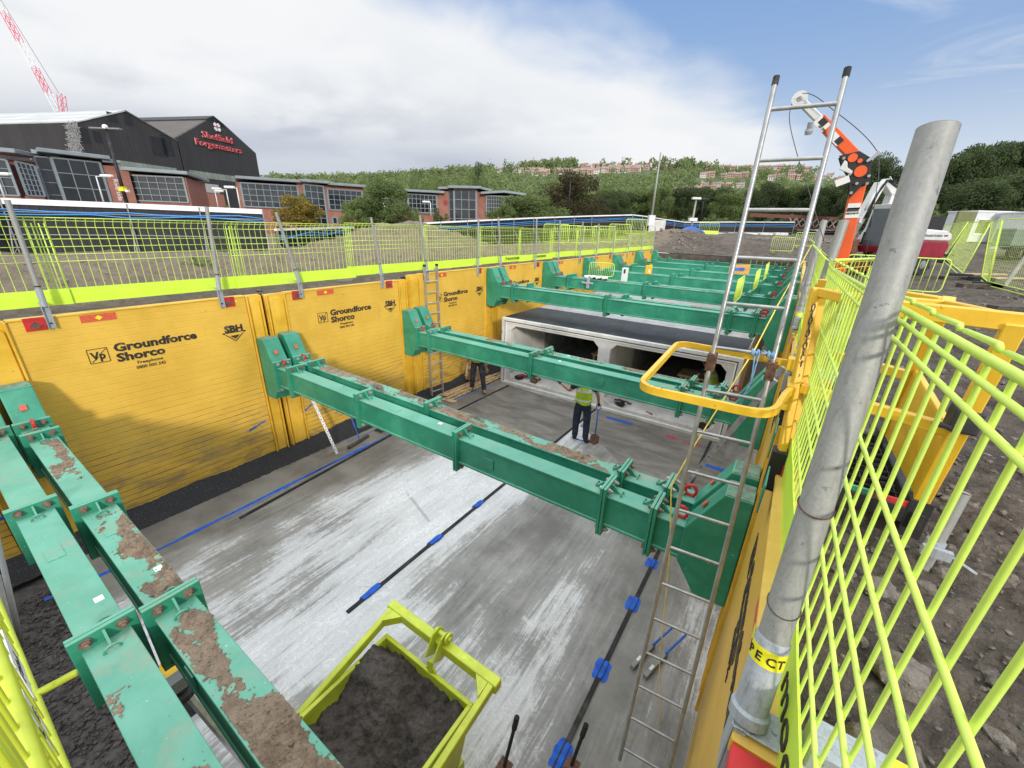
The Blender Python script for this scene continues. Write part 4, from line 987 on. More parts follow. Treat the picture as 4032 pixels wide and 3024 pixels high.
# scaffold stub with coupler outside the mesh
st = thing('scaffold_stub', 'short grey scaffold tube with coupler standing in the rubble, open top end', 'scaffold tube', (.80, 2.30, -1.42))
o = MB().tube([(.795, 2.30, -1.50), (.815, 2.34, -1.02)], .026, 18).build('tube', 'galv', st); smooth_angle(o)
MB().tube([(.8153, 2.3405, -1.0195), (.8154, 2.3408, -1.0185)], .024, 18).build('tube_end', 'timber', st)
s = MB(); s.tube([(.799, 2.308, -1.33), (.801, 2.312, -1.27)], .034, 14); s.box(.75, .85, 2.25, 2.275, -1.325, -1.28); s.tube([(.85, 2.262, -1.30), (.93, 2.24, -1.33)], .007, 6); s.lathe((.86, 2.262, -1.303), [(.014, 0), (.014, .014)], (1, -.2, -.3), 6); s.build('coupler', 'galvdark', st)

# orange davit hoist
hz = thing('davit_hoist', 'orange rescue davit hoist with black elbow plate, wire running over its tip', 'hoist', (.39, 5.05, -1.42))
def hp_(zx, zy, y=5.05): 
    r = ray(2400 + zx * .7378, 250 + zy * .7378); return r * (y / r.y)
mast_b, mast_m, mast_t = V((.395, 5.05, -1.36)), hp_(1245, 1130), hp_(1330, 640)
dirm = (mast_t - mast_b).normalized()
m = MB(); m.bar(mast_b, mast_t, .105, .125, up=(0, 1, 0)); m.build('mast', 'orange', hz, bevel=.008)
tip, elb, sl = hp_(1015, 195), hp_(1330, 520), hp_(1120, 300)
bd = (tip - elb).normalized()
MB().bar(elb, sl, .085, .10, up=(0, 1, 0)).build('boom', 'orange', hz, bevel=.006)
MB().bar(sl + bd * -.05, tip - bd * .02, .060, .074, up=(0, 1, 0)).build('boom_extension', 'white', hz, bevel=.006)
s = MB(); s.lathe(tip + V((0, -.05, 0)), [(.062, 0), (.062, .10)], (0, 1, 0), 16); s.build('tip_pulley', 'white', hz); MB().lathe(tip + V((0, -.056, 0)), [(.02, 0), (.02, .005)], (0, 1, 0), 10).build('pulley_pin', 'dullbolt', hz)
pl_ = [(1225, 490), (1330, 465), (1420, 490), (1440, 470), (1385, 655), (1290, 725), (1270, 720), (1280, 600)]
epoly = [hp_(x, y, 4.97) for x, y in [(1225, 492), (1335, 466), (1400, 505), (1392, 640), (1345, 655), (1275, 725), (1283, 610), (1240, 545)]]
for off in (0, .135): MB().prism([p + V((0, off, 0)) for p in epoly], (0, .012, 0)).build('elbow_plate', 'black', hz, bevel=.003)
for (x, y, r) in ((1298, 503, .034), (1337, 519, .018), (1340, 575, .045)):
    c = hp_(x, y, 4.962); MB().lathe(c, [(r, 0), (r, .006)], (0, 1, 0), 18).build('hole_disc', 'orange' if r != .05 else 'rubber', hz)
for (x, y) in ((1250, 505), (1385, 600), (1290, 690), (1375, 640), (1320, 640), (1283, 590)):
    MB().lathe(hp_(x, y, 4.95), [(.012, 0), (.012, .018)], (0, 1, 0), 8).build('bolt', 'dullbolt', hz)
MB().prism([hp_(x, y, 4.945) for x, y in ((1225, 565), (1255, 515), (1270, 525), (1270, 555), (1300, 575), (1290, 592))], (0, .014, 0)).build('link_plate', 'white', hz, bevel=.004)
MB().prism([hp_(x, y, 4.945) for x, y in ((1368, 520), (1440, 458), (1455, 478), (1378, 528))], (0, .014, 0)).build('rope_arm', 'alu', hz, bevel=.003)
s = MB()
kq = [(965, 200), (960, 300), (1000, 480), (1060, 670), (1145, 950)]
s.tube(curve([hp_(980, 190)] + [hp_(x, y, 4.95) for x, y in kq[1:]]), .0035, 6); s.build('winch_wire', 'wire', hz, smooth=True); s = MB()
s.tube(curve([hp_(x, y, 4.95) for x, y in ((1030, 160), (1060, 160), (1110, 182), (1190, 245), (1300, 330), (1380, 405), (1430, 470))]), .0035, 6); s.build('winch_wire', 'wire', hz, smooth=True); s = MB()
s.tube([hp_(1440, 480, 4.95), hp_(1436, 600, 4.95), hp_(1400, 850, 4.95), hp_(1345, 1140, 4.95)], .0032, 6)
s.build('winch_wire', 'wire', hz, smooth=True)
s = MB(); s.lathe(hp_(1068, 345, 5.0), [(.028, -.05), (.032, -.02), (.024, .0), (.024, .05)], (0, -.4, 1), 12); s.build('knob', 'galvdark', hz)
def sticker(x0, y0, x1, y1, w, yy, mat='sticker', name='label_plate'):
    a = hp_(x0, y0, yy); b = hp_(x1, y1, yy); return MB().bar(a, b, w, .003, up=(0, 1, 0)).build(name, mat, hz)
dm = dirm
def mast_label(x, y, hgt, wid, mat, yy=4.983): c = hp_(x, y, yy); return MB().bar(c - dm * hgt / 2, c + dm * hgt / 2, wid, .003, up=(0, 1, 0)).build('label_plate', mat, hz)
mast_label(1305, 762, .05, .09, 'sticker'); l1 = mast_label(1298, 797, .085, .10, 'sticker'); mast_label(1298, 783, .02, .085, 'black', 4.979)
mx = dm.cross(V((0, -1, 0))).normalized(); mx = mx if mx.x > 0 else -mx
text('lettering', 'RESCUE 048 175', .022, hp_(1262, 806, 4.979), mx, dm, 'stencil', hz, width=.088)
def boom_label(x, y, L, w, mat, yy): c = hp_(x, y, yy); return MB().bar(c - bd * L / 2, c + bd * L / 2, w, .003, up=(0, 1, 0)).build('label_plate', mat, hz)
boom_label(1132, 322, .12, .075, 'sticker', 4.998); boom_label(1140, 312, .06, .05, 'black', 4.995); boom_label(1205, 400, .12, .06, 'sticker', 4.998); boom_label(1225, 412, .05, .05, 'black', 4.995)
text('lettering', '360 OPEN', .03, hp_(1112, 335, 4.994), -bd, (bd.cross(V((0, 1, 0)))).normalized() * (1 if bd.cross(V((0, 1, 0))).z > 0 else -1), 'stencil', hz, width=.09)
c = hp_(1243, 628, 4.94); MB().obox(c, (.045, 0, .02), (0, .002, 0), (-.012, 0, .026)).build('hanging_tag', 'sticker', hz)
MB().box(.25, .54, 4.9, 5.2, -1.42, -1.36).build('base_plate', 'orange', hz, bevel=.004)

# lime concrete skip with dark spoil
sk = thing('muck_skip', 'lime green steel skip with lifting bail, full of dark spoil', 'skip', (-1.92, 1.12, FZ))
x0, x1, y0, y1, zr = -2.44, -1.375, .57, 1.665, -3.63
w = .038
s = MB()
for (a, b, c, d) in ((x0, x1, y1 - w, y1), (x0, x1, y0, y0 + w), (x0, x0 + w, y0 + w, y1 - w), (x1 - w, x1, y0 + w, y1 - w)): s.box(a, b, c, d, zr - .09, zr)
s.build('rim', 'skipshadelime', sk, bevel=.005)

s = MB()
zb = FZ + .12; i = .10
rim_o = [(x0 + .008, y0 + .008), (x1 - .008, y0 + .008), (x1 - .008, y1 - .008), (x0 + .008, y1 - .008)]; bot = [(x0 + i, y0 + i), (x1 - i, y0 + i), (x1 - i, y1 - i), (x0 + i, y1 - i)]
vs = [(x, y, zr - .02) for x, y in rim_o] + [(x, y, zb) for x, y in bot] + [(x + (.02 if x < -1.9 else -.02), y + (.02 if y < 1.1 else -.02), zr - .02) for x, y in rim_o] + [(x, y, zb + .02) for x, y in bot]
s.add(vs, [(k, (k + 1) % 4, 4 + (k + 1) % 4, 4 + k) for k in range(4)] + [(8 + k, 8 + (k + 1) % 4, 12 + (k + 1) % 4, 12 + k) for k in range(4)] + [(4, 5, 6, 7), (12, 13, 14, 15)])
s.build('hopper', 'skipshadelime', sk)
for (a, b) in ((x0 + .12, .66), (x1 - .12, .66), (x0 + .12, 1.58), (x1 - .12, 1.58)): MB().box(a - .04, a + .04, b - .04, b + .04, FZ, zb + .05).build('foot', 'skipshadelime', sk)
# lifting bail resting on the far rim
zbar = -3.47
bl, br, yb_ = -2.50, -1.25, 1.80
pv = [(x0 - .035, .62, -3.74), (x1 + .05, .55, -3.74)]
s = MB(); s.bar((bl - .02, yb_, zbar), (br + .02, yb_, zbar), .085, .10); s.build('bail_crossbar', 'skipshadelime', sk, bevel=.006)
for (px_, py_, pz_), xx in zip(pv, (bl + .03, br - .03)):
    s = MB(); s.bar((xx, yb_ - .03, zbar), (px_, py_, pz_), .055, .085); s.build('bail_arm', 'skipshadelime', sk, bevel=.006)
    MB().lathe((px_ - .03, py_, pz_), [(.035, 0), (.035, .06)], (1, 0, 0), 12).build('pivot', 'bolt', sk)
    sg = 1 if xx < -2 else -1
    MB().prism([(xx + sg * .028, yb_ - .042, zbar - .04), (xx + sg * .15, yb_ - .042, zbar - .04), (xx + sg * .028, yb_ - .17, zbar - .05)], (0, 0, .08)).build('corner_gusset', 'skipshadelime', sk)
xm = (bl + br) / 2 + .02
for off in (-.05, .04):
    s = MB(); s.prism([(xm + off, yb_ - .17, zbar - .02), (xm + off, yb_ - .05, zbar + .15), (xm + off, yb_ + .02, zbar + .16), (xm + off, yb_ + .075, zbar + .10), (xm + off, yb_ + .06, zbar - .03), (xm + off, yb_ - .06, zbar - .10)], (.014, 0, 0)); s.build('lifting_plate', 'skipshadelime', sk, bevel=.003)
s = MB(); s.tube([(xm - .08, yb_ + .015, zbar + .105), (xm + .10, yb_ + .015, zbar + .105)], .022, 12); s.build('lifting_pin', 'skipshadelime', sk); MB().lathe((xm + .062, yb_ + .015, zbar + .105), [(.048, 0), (.048, .02)], (1, 0, 0), 14).build('pin_cap', 'skipshadelime', sk)
s = MB(); s.bar((xm, yb_ - .14, zbar - .05), (xm + .01, y1 - .02, zr + .01), .03, .04); s.build('latch', 'skipshadelime', sk); MB().prism([(xm - .06, y1 - .0, zr - .005), (xm + .07, y1 - .0, zr - .005), (xm + .02, y1 + .0, zr + .07)], (0, -.02, 0)).build('latch_lug', 'skipshadelime', sk)
text('lettering', '1687', .055, (-2.26, yb_ - .02, zbar + .0508), (1, 0, 0), (0, 1, 0), 'lime', sk, extrude=.0015); text('lettering', '1081', .055, (-1.64, yb_ - .02, zbar + .0508), (1, 0, 0), (0, 1, 0), 'lime', sk, extrude=.0015)
def spoil(x, y):
    u = (x - x0) / (x1 - x0); v = (y - y0) / (y1 - y0)
    h = zr - .115 + .13 * math.exp(-((u - .30) ** 2 + (v - .72) ** 2) / .06) - .26 * math.exp(-((u - .74) ** 2 + (v - .40) ** 2) / .03) + .05 * (u < .5) * (.5 - u)
    h += .13 * fbm(x * 3.2, y * 3.2, 2, 5) + .05 * abs(fbm(x * 9, y * 9, 6, 3)) + .02 * noise.noise(V((x * 22, y * 22, 4))) + .010 * noise.noise(V((x * 60, y * 60, 4)))
    return h
o = sheet('spoil', x0 + .022, x1 - .022, y0 + .022, y1 - .022, .012, spoil, 'wetsoil', None); props(o, 'dark wet spoil heaped inside the lime green skip', 'soil', None, 'stuff')

# ---- small things on the trench floor
def levelstaff():
    t = thing('measuring_staff', 'white and red measuring staff leaning on the left wall under the strut', 'staff', (-7.155, 4.195, FZ))
    a, b = V((-7.155, 4.195, FZ)), V((-7.62, 3.98, -2.95)); u = (b - a).normalized(); sd = V((.4, 1, .1)); sd = (sd - u * sd.dot(u)).normalized(); nn = sd.cross(u)
    MB().bar(a, b, .055, .022, up=nn).build('staff_body', 'sticker', t)
    L = (b - a).length; f = nn if nn.x > 0 else -nn
    for k in range(26):
        c = a + u * (.12 + k * (L - .2) / 26) + f * .0122
        MB().obox(c + sd * (.01 if k % 2 else -.008), u * .010, sd * .008, f * .0008).build('graduation', 'stencil' if k < 13 else 'stickred', t)
    c = a + u * (L * .86) + sd * -.05
    MB().obox(c, u * .07, sd * .035, f * .02).build('receiver', 'timber', t); MB().obox(c + f * .021, u * .045, sd * .022, f * .001).build('receiver_screen', 'black', t)
levelstaff()
t = thing('broom', 'floor broom with a blue handle propped by the left wall', 'broom', (-7.2, 4.75, FZ))
MB().tube([(-7.21, 4.80, FZ + .05), (-7.55, 4.72, -3.45)], .013, 8).build('handle', 'blue', t); MB().bar((-7.13, 4.44, FZ + .035), (-7.25, 5.06, FZ + .035), .07, .06).build('head', 'timberdark', t, bevel=.01)
s = MB(); R = random.Random(4); pts = [(-7.28 + .09 * math.cos(k * .7) + R.uniform(-.03, .03), 5.45 + .12 * math.sin(k * .9) + R.uniform(-.03, .03), FZ + .02 + .012 * (k % 3)) for k in range(40)]
s.tube(pts, .009, 5); s.build('cable_coil', 'rubber', smooth=True, label='small heap of black cable on the floor under the middle strut', cat='cable')
R = random.Random(11)
for k in range(11):
    y0_ = 7.75 + R.uniform(-.2, .35); L = R.uniform(1.9, 2.5); x = -7.62 + (k % 6) * .085 + R.uniform(-.02, .02); z = FZ + .014 + .026 * (k // 6); an = R.uniform(-.03, .05) + .045
    s = MB(); d = V((math.sin(an), math.cos(an), .012)); a = V((x, y0_, z)); s.bar(a, a + d * L, .07, .022)
    s.build('timber_batten', 'timber', label='sawn timber batten in the stack along the left wall by the culvert', cat='timber', group='sawn battens stacked along the left wall', bevel=.003)
s = MB(); s.box(-7.74, -7.40, 9.05, 9.45, FZ + .12, FZ + .50); s.build('cardboard_box', 'cardboard', label='brown cardboard box standing behind the worker by the left wall', cat='box', bevel=.006)
s = MB(); s.box(-7.3, -6.98, 7.62, 7.80, FZ + .001, FZ + .03); s.build('board_offcut', 'timber', label='flat board offcut beside the foot of the leaning aluminium ladder', cat='board')
s = MB(); s.bar((-7.02, .02, FZ + .02), (-6.88, .34, FZ + .03), .09, .03); s.build('board_offcut', 'timber', label='light brown broken board on the floor beyond the nearest struts', cat='board')
# slip hammers / props under the right strut
for k, (x, y, l) in enumerate(((-.42, 3.62, 'spirit level with blue strap lying by the long ladder, left one'), (-.27, 3.60, 'spirit level with blue strap lying by the long ladder, right one'))):
    t = thing('spirit_level', l, 'tool', (x, y, FZ)); s = MB(); s.bar((x - .10, y - .22, FZ + .03), (x + .02, y + .20, FZ + .03), .05, .055); s.build('body', 'grey', t, bevel=.004)
    MB().bar((x - .075, y - .13, FZ + .06), (x - .055, y - .06, FZ + .06), .03, .008).build('vial', 'sticker', t); MB().tube([(x + .02, y + .16, FZ + .06), (x + .16, y + .45, FZ + .16)], .014, 8).build('strap', 'blue', t)
for k, (px, py, L, l) in enumerate(((1985, 3020, .62, 'black bar with rubber grip standing near the bottom of the picture'), (2250, 3015, .5, 'black bar with rubber grip at the bottom edge next to the joint strip'))):
    b = atz(px, py, FZ); t = thing('prop_bar', l, 'bar', tuple(b)); tp = b + V((.05, .10, L)); MB().tube([b, tp], .016, 10).build('rod', 'black', t); MB().tube([tp - (tp - b).normalized() * .14, tp], .024, 10).build('grip', 'rubber', t); MB().box(b.x - .06, b.x + .06, b.y - .06, b.y + .06, FZ, FZ + .015).build('base', 'rust', t)
# survey tripod hidden between the two nearest struts, yellow cover
b = atz(735, 2790, -3.75); t = thing('survey_tripod', 'aluminium survey tripod glimpsed between the two nearest struts', 'tripod', (b.x, b.y, FZ))
for k in range(3):
    a = k * 2.09 + .5; MB().bar((b.x + .05 * math.cos(a), b.y + .05 * math.sin(a), -3.55), (b.x + .42 * math.cos(a), b.y + .42 * math.sin(a), FZ), .035, .045).build('leg', 'alu', t)
MB().lathe((b.x, b.y, -3.58), [(.10, 0), (.10, .05), (.06, .055), (.06, .09)], (0, 0, 1), 14).build('head', 'black', t); MB().box(b.x - .05, b.x + .05, b.y - .05, b.y + .05, -3.49, -3.38).build('clamp', 'grey', t)
b = atz(668, 2605, -3.9); t = thing('yellow_jacket', 'bright yellow jacket bundle glimpsed between the nearest struts', 'jacket', (b.x, b.y, -4.6)); s = MB(); blob(s, (b.x, b.y, -4.0), .15, random.Random(2)); s.build('bundle', 'stickorange', t, smooth=True); MB().box(b.x - .1, b.x + .1, b.y - .1, b.y + .1, FZ, -4.1).build('stool', 'black', t)
# pale leaning poles at the left edge
for k, (p0, p1, l) in enumerate((((20, 2390), (60, 2545), 'white plastic pole leaning at the left frame edge, upper one'), ((0, 2160), (85, 2540), 'thin white pole leaning at the left frame edge, lower one'))):
    a = atz(p1[0], p1[1], FZ - .09); b = at(p0[0] - 30, p0[1] - 120, a.dot(FWD) * .82); s = MB(); s.tube([a, b], .022, 10); s.build('leaning_pole', 'white', label=l, cat='pole', smooth=True)
# things lying about inside the culvert
t = thing('trestle', 'wooden trestle table in the left culvert cell', 'trestle', (-4.45, 12.2, -4.39))
for (dx, dy) in ((-.3, -.3), (.3, -.3), (-.3, .3), (.3, .3)): MB().bar((-4.45 + dx, 12.2 + dy, -4.39), (-4.45 + dx, 12.2 + dy, -3.78), .07, .07).build('leg', 'timber', t)
MB().box(-4.85, -4.05, 11.85, 12.55, -3.78, -3.72).build('tabletop', 'timber', t)
t2 = copy_tree(t); t2.location.x += 2.75; t2.location.y += -.3; t2['label'] = 'wooden trestle table in the right culvert cell beside the crouching worker'
def junk(name, c, n, r, mats, label, cat, seed):
    R = random.Random(seed); t = thing(name, label, cat, c)
    for k in range(n):
        s = MB(); p = V(c) + V((R.uniform(-r, r), R.uniform(-r, r), R.uniform(.03, .09)))
        if k % 2: s.tube([p + V((R.uniform(-r, r), R.uniform(-r, r), R.uniform(-.02, .06))) for _ in range(4)], R.uniform(.012, .022), 7)
        else: s.obox(p, (R.uniform(.05, .12), R.uniform(-.03, .03), 0), (R.uniform(-.02, .02), R.uniform(.04, .07), 0), (0, 0, R.uniform(.02, .05)))
        s.build(('tool_bag', 'hose')[k % 2], mats[k % len(mats)], t)
junk('tool_heap', (-6.25, 9.98, -4.39), 7, .13, ['red', 'rust', 'black'], 'red and brown hand tools heaped in the left corner of the culvert', 'tools', 3)
junk('tool_heap', (-5.85, 10.05, -4.39), 4, .12, ['rust', 'timber'], 'brown round tool bag on the culvert floor beside the red tools', 'tools', 5)
junk('tool_heap', (-3.05, 9.98, -4.39), 8, .16, ['black', 'rubber', 'grey'], 'black hose and tools at the front of the right culvert cell', 'tools', 8)
junk('tool_heap', (-.98, 9.98, -4.39), 5, .12, ['black', 'rust'], 'dark tools on the right end of the culvert sill', 'tools', 9)
t = thing('pliers', 'open pliers lying on the culvert floor in front', 'pliers', (-2.35, 9.95, -4.39))
for sg in (-1, 1): MB().bar((-2.35, 9.95, -4.385), (-2.22, 9.87 + sg * .03, -4.38), .016, .014).build('handle', 'red' if sg < 0 else 'black', t)
MB().bar((-2.35, 9.95, -4.385), (-2.41, 10.0, -4.385), .025, .014).build('jaw', 'black', t)

# ---- things standing on the struts
t = thing('fuel_can', 'yellow plastic can with a white label standing on a far green strut', 'can', (-5.0, 17.36, -1.68)); MB().box(-5.12, -4.88, 17.26, 17.46, -1.68, -1.32).build('can', 'stickorange', t, bevel=.03); MB().lathe((-5.05, 17.36, -1.33), [(.03, 0), (.03, .05)], n=10).build('cap', 'black', t); MB().box(-4.98, -4.90, 17.255, 17.262, -1.60, -1.48).build('label', 'sticker', t); MB().tube([(-5.0, 17.36, -1.325), (-4.97, 17.36, -1.275), (-4.9, 17.36, -1.275), (-4.89, 17.36, -1.34)], .014, 6).build('handle', 'stickorange', t)
t = thing('white_container', 'upright white box with a dark slot on a green strut', 'box', (-4.87, 14.2, -1.68)); MB().box(-4.97, -4.79, 14.11, 14.27, -1.68, -1.22).build('body', 'sticker', t, bevel=.01); MB().box(-4.90, -4.84, 14.104, 14.112, -1.40, -1.26).build('slot', 'black', t)
t = thing('rag_bundle', 'white rolls and dark rags lying on a green strut', 'rags', (-5.8, 13.85, -1.68))
for k in range(4): s = MB(); s.tube([(-6.2 + .22 * k, 13.78, -1.61 + .02 * (k % 2)), (-6.03 + .22 * k, 13.9, -1.59)], .055, 10); s.build('roll', 'sticker', t, smooth=True)
s = MB(); R = random.Random(3); [blob(s, (-5.95 + .09 * k, 13.83, -1.63), .055, R) for k in range(7)]; s.build('rags', 'darkcloth', t, smooth=True)
t = thing('beam_clamp', 'grey steel clamp fixed to the side of a raised green strut', 'clamp', (-6.0, 13.7, -1.9)); MB().box(-6.04, -5.94, 13.64, 13.725, -1.98, -1.62).build('jaw', 'galvdark', t, bevel=.01); MB().box(-6.22, -5.78, 13.62, 13.66, -1.82, -1.76).build('bar', 'galvdark', t, bevel=.01); MB().lathe((-5.99, 13.60, -1.80), [(.045, 0), (.045, .04)], (0, 1, 0), 10).build('nut', 'galvdark', t)
t = thing('cardboard_sheet', 'orange printed cardboard sheet leaning on a far strut', 'cardboard', (-2.1, 20.95, -1.66)); MB().obox((-2.1, 20.98, -1.48), (.40, .0, .02), (0, .012, .003), (0, .06, .20)).build('sheet', 'boardorange', t); MB().obox((-2.12, 20.955, -1.47), (.22, 0, .02), (0, .002, 0), (0, .02, .06)).build('print', 'blue', t)
# pedestrian barriers lying between the struts
def ped_barrier(label, c, ux, up, L=2.1, H=1.0, n=14, feet=True, group='lime green pedestrian barriers', w=.016, bent=True):
    c = V(c); ux = V(ux).normalized(); up = V(up).normalized(); t = thing('crowd_barrier', label, 'barrier', tuple(c), group)
    P = lambda s, z: c + ux * s + up * z
    fr = rounded([P(-L / 2, .12), P(-L / 2, H), P(L / 2, H), P(L / 2, .12), P(-L / 2, .12)], .14, 5)
    MB().tube(fr, w, 8).build('frame', 'lime', t, smooth=True)
    [MB().tube([P(-L / 2 + L * (k + 1) / (n + 1), .12), P(-L / 2 + L * (k + 1) / (n + 1), H)], w * .5, 6).build('bar', 'lime', t, smooth=True) for k in range(n)]
    if feet:
        nn = ux.cross(up)
        for s in (-L * .35, L * .35): MB().bar(P(s, .0) - nn * .28, P(s, .0) + nn * .28, .04, .012).build('foot', 'lime', t); MB().tube([P(s, .0), P(s, .13)], .012, 6).build('stub', 'lime', t)
    return t
def along(px, py, z, L, H, label, ux=(0, 1, 0)):
    p = atz(px, py, z); u = V(ux).normalized(); c = p + u * L / 2; return ped_barrier(label, (c.x, c.y, c.z - .12), u, (0, 0, 1), L, H, 12, False, w=.014)
along(2318, 1084, -1.72, .95, .62, 'lime green barrier end sticking up between the raised struts, left side', (1, .25, 0))
along(2886, 1196, -1.70, 1.5, .72, 'lime green barrier standing between struts, nearest the tall ladder')
along(2962, 1146, -1.70, 1.6, .72, 'lime green barrier standing between struts, second from the tall ladder')
along(3004, 1104, -1.70, 1.6, .72, 'lime green barrier standing between struts, third from the tall ladder')
along(2950, 1056, -1.70, 3.6, .62, 'lime green barrier standing at the far end behind the orange cardboard', (1, -.03, 0))
# ================================================================== PEOPLE
def skin_mesh(name, verts, edges, radii, mat, parent, root=0, sub=2):
    me = bpy.data.meshes.new(name); me.from_pydata([tuple(v) for v in verts], edges, [])
    ob = bpy.data.objects.new(name, me); COL.objects.link(ob)
    ob.modifiers.new('Skin', 'SKIN'); sv = me.skin_vertices[0].data
    for i, r in enumerate(radii):
        r = r if isinstance(r, (tuple, list)) else (r, r); sv[i].radius = r; sv[i].use_root = (i == root); 
    ss = ob.modifiers.new('Sub', 'SUBSURF'); ss.levels = sub; ss.render_levels = sub
    bpy.context.view_layer.update()
    m2 = bpy.data.meshes.new_from_object(ob.evaluated_get(bpy.context.evaluated_depsgraph_get()))
    bpy.data.objects.remove(ob); bpy.data.meshes.remove(me)
    o0 = org(parent); m2.name = name
    for v in m2.vertices: v.co -= o0
    m2.polygons.foreach_set('use_smooth', [True] * len(m2.polygons)); m2.materials.clear()
    return link(name, m2, mat, parent)
def person(label, base, face, pose, cloth, group=None):
    """base: point between the feet; face: heading angle (0 = +Y). pose in local axes: x right of the body, y forward, z up"""
    c, s_ = math.cos(face), math.sin(face); base = V(base)
    def W(p): return base + V((p[0] * c - p[1] * s_, p[0] * s_ + p[1] * c, p[2]))
    t = thing('person', label, 'person', tuple(base), group)
    P = {k: W(v) for k, v in pose.items()}
    # continuous body
    names = ['pelvis', 'waist', 'chest', 'neck', 'head', 'crown', 'shL', 'elL', 'wrL', 'shR', 'elR', 'wrR', 'hipL', 'knL', 'anL', 'toL', 'hipR', 'knR', 'anR', 'toR']
    rad = {'pelvis': (.145, .11), 'waist': (.135, .10), 'chest': (.135, .095), 'neck': .058, 'head': (.085, .10), 'crown': (.07, .085), 'sh': .062, 'el': .042, 'wr': .028, 'hip': .088, 'kn': .058, 'an': .040, 'to': .035}
    vs = [P[n] for n in names]; idx = {n: i for i, n in enumerate(names)}
    ed = [('pelvis', 'waist'), ('waist', 'chest'), ('chest', 'neck'), ('neck', 'head'), ('head', 'crown'), ('chest', 'shL'), ('shL', 'elL'), ('elL', 'wrL'), ('chest', 'shR'), ('shR', 'elR'), ('elR', 'wrR'), ('pelvis', 'hipL'), ('hipL', 'knL'), ('knL', 'anL'), ('anL', 'toL'), ('pelvis', 'hipR'), ('hipR', 'knR'), ('knR', 'anR'), ('anR', 'toR')]
    E_ = [(idx[a], idx[b]) for a, b in ed]; R_ = [rad.get(n, rad.get(n[:-1])) for n in names]
    # hands: palm and five bent fingers each
    for sd in 'LR':
        w = P['wr' + sd]; d = (w - P['el' + sd]).normalized(); 
        hd = W((0, 1, 0)) - W((0, 0, 0)); side = d.cross(hd); side = side.normalized() if side.length > .1 else V((1, 0, 0)); nn = side.cross(d)
        palm = w + d * .055; vs.append(palm); R_.append((.034, .018)); E_.append((idx['wr' + sd], len(vs) - 1)); pi = len(vs) - 1
        for k, ln in enumerate((.072, .082, .077, .060)):
            r0 = w + d * .095 + side * (-.030 + .020 * k); r1 = r0 + d * ln * .5 + nn * .012; r2 = r1 + d * ln * .28 + nn * .030
            b = len(vs); vs += [r0, r1, r2]; R_ += [.0095, .0085, .0072]; E_ += [(pi, b), (b, b + 1), (b + 1, b + 2)]
        r0 = w + d * .04 - side * .036; r1 = r0 + d * .035 - side * .018 + nn * .012; b = len(vs); vs += [r0, r1]; R_ += [.0115, .009]; E_ += [(pi, b), (b, b + 1)]
    body = skin_mesh('body', vs, E_, R_, 'skin', t)
    # trousers
    tv = ['waist', 'pelvis', 'hipL', 'knL', 'anL', 'hipR', 'knR', 'anR']; up = V((0, 0, 1))
    pts = [P['pelvis'] + up * .10] + [P[n] for n in tv[1:]]; k_ = .045
    pts[4] = P['anL'] + up * .0; pts[7] = P['anR']
    mid = lambda a, b, f: P[a] * (1 - f) + P[b] * f
    pts += [mid('knL', 'anL', .55), mid('knR', 'anR', .55)]
    skin_mesh('trousers', pts, [(0, 1), (1, 2), (2, 3), (3, 8), (8, 4), (1, 5), (5, 6), (6, 9), (9, 7)], [(.165, .125), (.172, .135), (.108, .11), (.082, .085), (.072, .078), (.108, .11), (.082, .085), (.072, .078), .075, .075], cloth['trousers'], t, root=1)
    # shirt sleeves + vest
    pts = [P['chest'], mid('chest', 'shL', .85), mid('shL', 'elL', .40), mid('shL', 'elL', .66), mid('chest', 'shR', .85), mid('shR', 'elR', .40), mid('shR', 'elR', .66), mid('chest', 'neck', .6)]
    skin_mesh('shirt', pts, [(0, 1), (1, 2), (2, 3), (0, 4), (4, 5), (5, 6), (0, 7)], [(.162, .12), .082, .074, .068, .082, .074, .068, (.11, .10)], cloth['shirt'], t)
    hem = mid('waist', 'pelvis', .95)
    pts = [hem - up * .03, mid('waist', 'pelvis', .3), P['waist'] + up * .05, P['chest'], mid('chest', 'neck', .62), mid('chest', 'shL', .74), mid('chest', 'shR', .74)]
    vest = skin_mesh('vest', pts, [(0, 1), (1, 2), (2, 3), (3, 4), (3, 5), (3, 6)], [(.188, .150), (.182, .145), (.180, .140), (.205, .162), (.15, .135), (.112, .115), (.112, .115)], 'hivis', t, root=2)
    # reflective bands: hug the vest by cutting horizontal slices and vertical straps from it
    bm = bmesh.new(); bm.from_mesh(vest.data); out = []
    zc = [mid('waist', 'pelvis', .10).z - base.z, (P['chest'].z - base.z) - .02]
    o0 = org(t); 
    def slab(co, no, w):
        sb = bmesh.new()
        b2 = bm.copy()
        for sg in (1, -1):
            bmesh.ops.bisect_plane(b2, geom=b2.verts[:] + b2.edges[:] + b2.faces[:], plane_co=co + no * w * sg, plane_no=no * sg, clear_outer=True)
        for f in b2.faces:
            nv = [sb.verts.new(v.co + v.normal * .006) for v in f.verts]
            try: sb.faces.new(nv)
            except Exception: pass
        b2.free()
        if len(sb.faces):
            bmesh.ops.remove_doubles(sb, verts=sb.verts[:], dist=.004); me = bpy.data.meshes.new('reflective_band'); sb.to_mesh(me); me.polygons.foreach_set('use_smooth', [True] * len(me.polygons)); link('reflective_band', me, 'reflect', vest)
        sb.free()
    bm.normal_update()
    for z in zc: slab(V((0, 0, z)), V((0, 0, 1)), .026)
    rt = W((1, 0, 0)) - W((0, 0, 0))
    bm2 = bm; 
